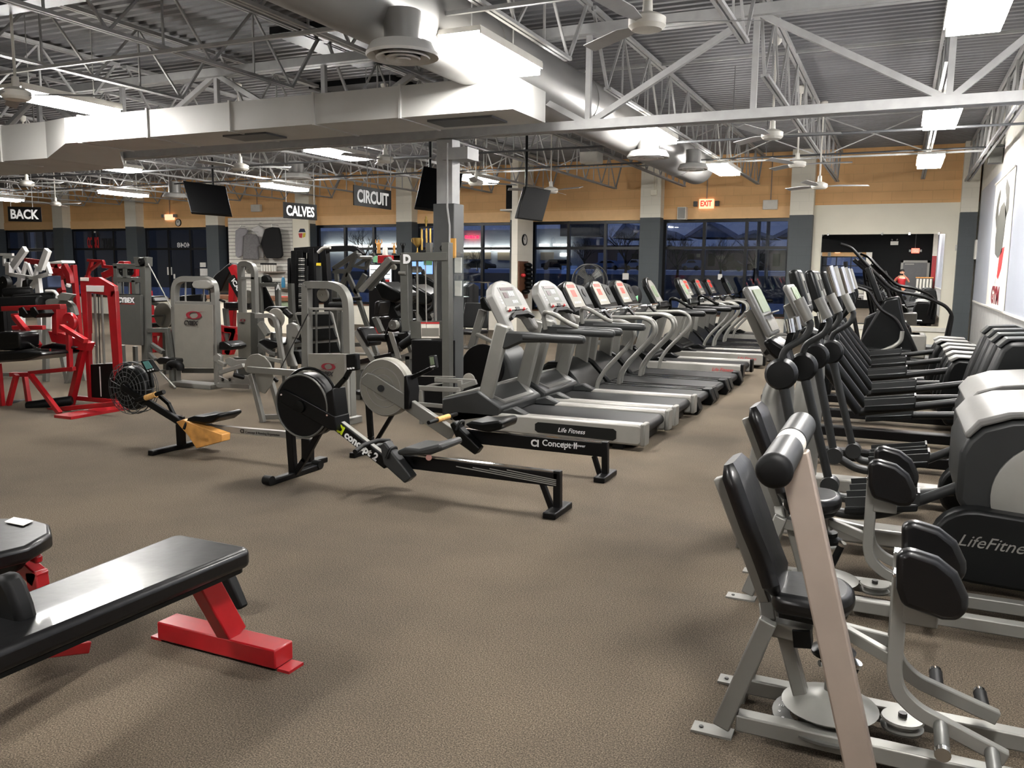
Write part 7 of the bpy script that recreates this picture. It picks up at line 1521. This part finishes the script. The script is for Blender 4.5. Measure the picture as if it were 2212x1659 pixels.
# banner on the right wall
XP = XR-.03; bl = PX(2130, 659, XP); br = PX(2168, 673, XP); tl = PX(2153.8, 397.5, XP); y0, y1 = br.y, bl.y; z0 = bl.z-.0; z1 = tl.z
t = thing('gym_banner', 'tall white banner with sketched muscular figure in red and brown on the right wall', 'banner', (XP, (y0+y1)/2, z0))
MB().box(XP-.004, XP+.004, y0, y1, z0, z1).build('cloth', 'paper', t, smooth=False)
MB().cyl((XP-.012, y0, z1), (XP-.012, y1, z1), .014, 8).build('top_rod', 'paint_white', t); MB().cyl((XP-.012, y0, z0), (XP-.012, y1, z0), .014, 8).build('bottom_rod', 'paint_white', t)
Wb, Hb = y1-y0, z1-z0
def bp(u, v): return V(XP-.006, y1-u*Wb, z0+v*Hb)
for nm, m_, pts in (('figure_torso', 'grey_frame', [(.3, .42), (.25, .55), (.3, .68), (.42, .78), (.6, .8), (.75, .7), (.72, .55), (.68, .42), (.5, .38)]), ('figure_arm', 'grey_frame', [(.25, .62), (.15, .72), (.2, .86), (.32, .93), (.36, .88), (.3, .8), (.34, .7)]), ('figure_arm', 'grey_frame', [(.72, .66), (.84, .72), (.8, .88), (.62, .97), (.58, .9), (.68, .82), (.66, .74)]), ('figure_head', 'paper', [(.42, .8), (.42, .88), (.5, .91), (.58, .88), (.58, .8)]),
                    ('figure_shorts', 'label_red', [(.52, .24), (.6, .22), (.72, .3), (.8, .46), (.66, .45), (.56, .38)]), ('figure_leg', 'duct_white', [(.32, .2), (.3, .34), (.38, .4), (.52, .38), (.5, .28), (.46, .18), (.4, .14)])):
    MB().prism([bp(u, v) for u, v in pts], (-.001, 0, 0)).build(nm, m_, t, smooth=False)
fit_text('GYM', 'logo_red', bp(.3, .03)+V(-.002, 0, 0), (0, -1, 0), (0, 0, 1), Wb*.42, Hb*.14, t, bold=.04)

# ------------------------------------------------------------------ behind the camera, seen in the wall mirror
dr = bpy.data.objects.new('door_1', None); COL.objects.link(dr); dr['kind'] = 'structure'; ORG[dr.name] = V(0, 0, 0)
MB().box(.05, 1.05, YB, YB+.04, 0, 2.15).build('door_leaf', 'dark_grey_paint', dr, smooth=False); m = MB()
for q in ((-.05, .05, 0, 2.25), (1.05, 1.15, 0, 2.25), (-.05, 1.15, 2.15, 2.25)): m.box(q[0], q[1], YB, YB+.07, q[2], q[3])
m.build('door_frame', 'silver_paint', dr, smooth=False); MB().tube([(.12, YB+.06, 1.0), (.3, YB+.08, 1.0)], .015, 8).build('door_handle', 'chrome', dr); MB().bar((.12, YB+.07, 2.08), (.5, YB+.09, 2.08), .05, .04).build('door_closer', 'silver_light', dr)
t = thing('exit_sign', 'red exit sign over the grey door, seen in the mirror', 'exit sign', (.5, YB+.05, 2.6)); MB().box(.35, .68, YB+.02, YB+.08, 2.58, 2.8).build('housing', 'exit_red', t, .01); MB().box(.25, .34, YB, YB+.08, 2.64, 2.74).box(.69, .78, YB, YB+.08, 2.64, 2.74).build('side_lamp', 'silver_paint', t); MB().cyl((.5, YB+.04, 2.8), (.5, YB+.04, 3.5), .01, 6).build('conduit', 'silver_paint', t)
fit_text('EXIT', 'paint_white', (.62, YB+.082, 2.63), (-1, 0, 0), (0, 0, 1), .22, .12, t, bold=.03)
t = thing('emergency_light', 'twin-lamp emergency light on the black wall, seen in the mirror', 'emergency light', (-.4, YB+.05, 3.05)); MB().box(-.55, -.22, YB, YB+.1, 2.95, 3.12).build('housing', 'paint_white', t, .01)
for x in (-.5, -.28): MB().ball((x, YB+.08, 3.2), .05).build('lamp_head', 'chrome', t)
t = thing('back_mirror', 'mirror panel on the black back wall', 'mirror', (-2.5, YB+.02, 1.5)); MB().box(-3.9, -1.55, YB, YB+.02, .4, 2.62).build('glass', 'mirror', t, smooth=False); MB().box(-1.55, -1.3, YB, YB+.03, .4, 2.62).build('edge_panel', 'paint_white', t)
MB().box(1.22, XR, YB, YB+.3, 0, 2.45).build('trim_red_pier', 'red_paint', smooth=False, kind='structure'); MB().box(1.22, XR, YB, YB+.3, 2.45, ZC).build('trim_white_pier', 'paint_white', smooth=False, kind='structure')
t = thing('equipment_cabinet', 'white ribbed cabinet beside the grey door, seen in the mirror', 'cabinet', (.95, YB+.8, 0)); MB().box(.62, 1.3, YB+.6, YB+.95, 0, 1.45).build('body', 'grey_frame', t, .01); MB().box(.6, 1.32, YB+.58, YB+.97, 1.45, 1.5).build('top', 'wood', t)
for k in range(5): MB().cyl((.68+k*.135, YB+.98, .75), (.68+k*.135, YB+.98, 1.42), .045, 12).build('tube', 'paint_white', t)

# the photographer, standing behind the camera
t = thing('person', 'person in a red shirt holding a phone up, seen small in the wall mirror', 'person', (.03, -.5, 0))
def skin(name, nodes, edges, m, par, sub=2):
    base = ORG[par.name]; me = bpy.data.meshes.new(name); me.from_pydata([tuple(Vector(p)-base) for p, r in nodes], edges, []); o = bpy.data.objects.new(name, me); COL.objects.link(o); o.parent = par; ORG[o.name] = base
    s = o.modifiers.new('skin', 'SKIN'); s.use_smooth_shade = True
    for i, (p, r) in enumerate(nodes): v = me.skin_vertices[0].data[i]; v.radius = r if isinstance(r, tuple) else (r, r); v.use_root = (i == 0)
    ss = o.modifiers.new('sub', 'SUBSURF'); ss.levels = sub; ss.render_levels = sub; me.materials.append(MATS[m]); return o
x, y = .03, -.5
nodes = [((x, y, .98), (.15, .12)), ((x, y, 1.15), (.14, .11)), ((x, y+.01, 1.35), (.17, .12)), ((x, y+.01, 1.46), (.12, .09)), ((x, y+.02, 1.54), .055), ((x, y+.04, 1.62), (.07, .08)), ((x, y+.04, 1.72), (.075, .09)), ((x, y+.03, 1.79), (.05, .06))]
edges = [(i, i+1) for i in range(7)]
for s in (-1, 1):
    n0 = len(nodes); nodes += [((x+s*.19, y+.01, 1.44), .055), ((x+s*.3, y+.12, 1.27), .042), ((x+s*.17, y+.33, 1.46), .034), ((x+s*.11, y+.4, 1.55), .027)]; edges += [(3, n0), (n0, n0+1), (n0+1, n0+2), (n0+2, n0+3)]
    n1 = len(nodes); nodes += [((x+s*.1, y, .9), .095), ((x+s*.11, y+.01, .5), .06), ((x+s*.12, y-.02, .1), .042), ((x+s*.12, y+.1, .04), .04)]; edges += [(0, n1), (n1, n1+1), (n1+1, n1+2), (n1+2, n1+3)]
body = skin('body', nodes, edges, 'skin', t)
sh = [((x, y, 1.0), (.175, .14)), ((x, y, 1.15), (.165, .135)), ((x, y+.01, 1.35), (.19, .14)), ((x, y+.01, 1.45), (.14, .105))]; se = [(0, 1), (1, 2), (2, 3)]
for s in (-1, 1): n0 = len(sh); sh += [((x+s*.19, y+.01, 1.44), .075), ((x+s*.27, y+.09, 1.33), .062)]; se += [(3, n0), (n0, n0+1)]
skin('shirt', sh, se, 'red_paint', t)
pn = [((x, y, .98), (.165, .135))]; pe = []
for s in (-1, 1): n0 = len(pn); pn += [((x+s*.1, y, .88), .11), ((x+s*.11, y+.01, .5), .075), ((x+s*.12, y-.02, .1), .06)]; pe += [(0, n0), (n0, n0+1), (n0+1, n0+2)]
skin('trousers', pn, pe, 'denim', t)
MB().ball((x, y+.02, 1.77), .088, .1, .075).build('hair', 'cloth_black', t)
for s in (-1, 1):
    MB().ball((x+s*.03, y+.125, 1.71), .011).build('eye', 'text_dark', t); MB().ball((x+s*.085, y+.04, 1.69), .012, .02, .03).build('ear', 'skin', t)
    for k in range(4): MB().tube([(x+s*.1, y+.41, 1.545+.018*k), (x+s*.085, y+.445, 1.55+.018*k), (x+s*.065, y+.44, 1.552+.018*k)], .008, 6).build('finger', 'skin', t)
    MB().tube([(x+s*.1, y+.4, 1.54), (x+s*.075, y+.42, 1.535)], .009, 6).build('thumb', 'skin', t)
    MB().prism([(x+s*.12-.05, y-.08, 0), (x+s*.12+.05, y-.08, 0), (x+s*.12+.05, y+.18, 0), (x+s*.12-.05, y+.18, 0)], (0, 0, .07)).build('shoe', 'text_dark', t, .02)
MB().ball((x, y+.13, 1.67), .012, .02, .018).build('nose', 'skin', t); MB().ball((x, y+.118, 1.635), .022, .008, .006).build('mouth', 'logo_red', t)
ph = thing('phone', 'dark phone held up by the person in the red shirt', 'phone', (0, -.05, 1.6)); MB().box(-.075, .075, -.052, -.043, 1.565, 1.64).build('casing', 'black_paint', ph, .003)
MB().cyl((.055, -.043, 1.625), (.055, -.041, 1.625), .006, 10).build('lens', 'screen_black', ph)
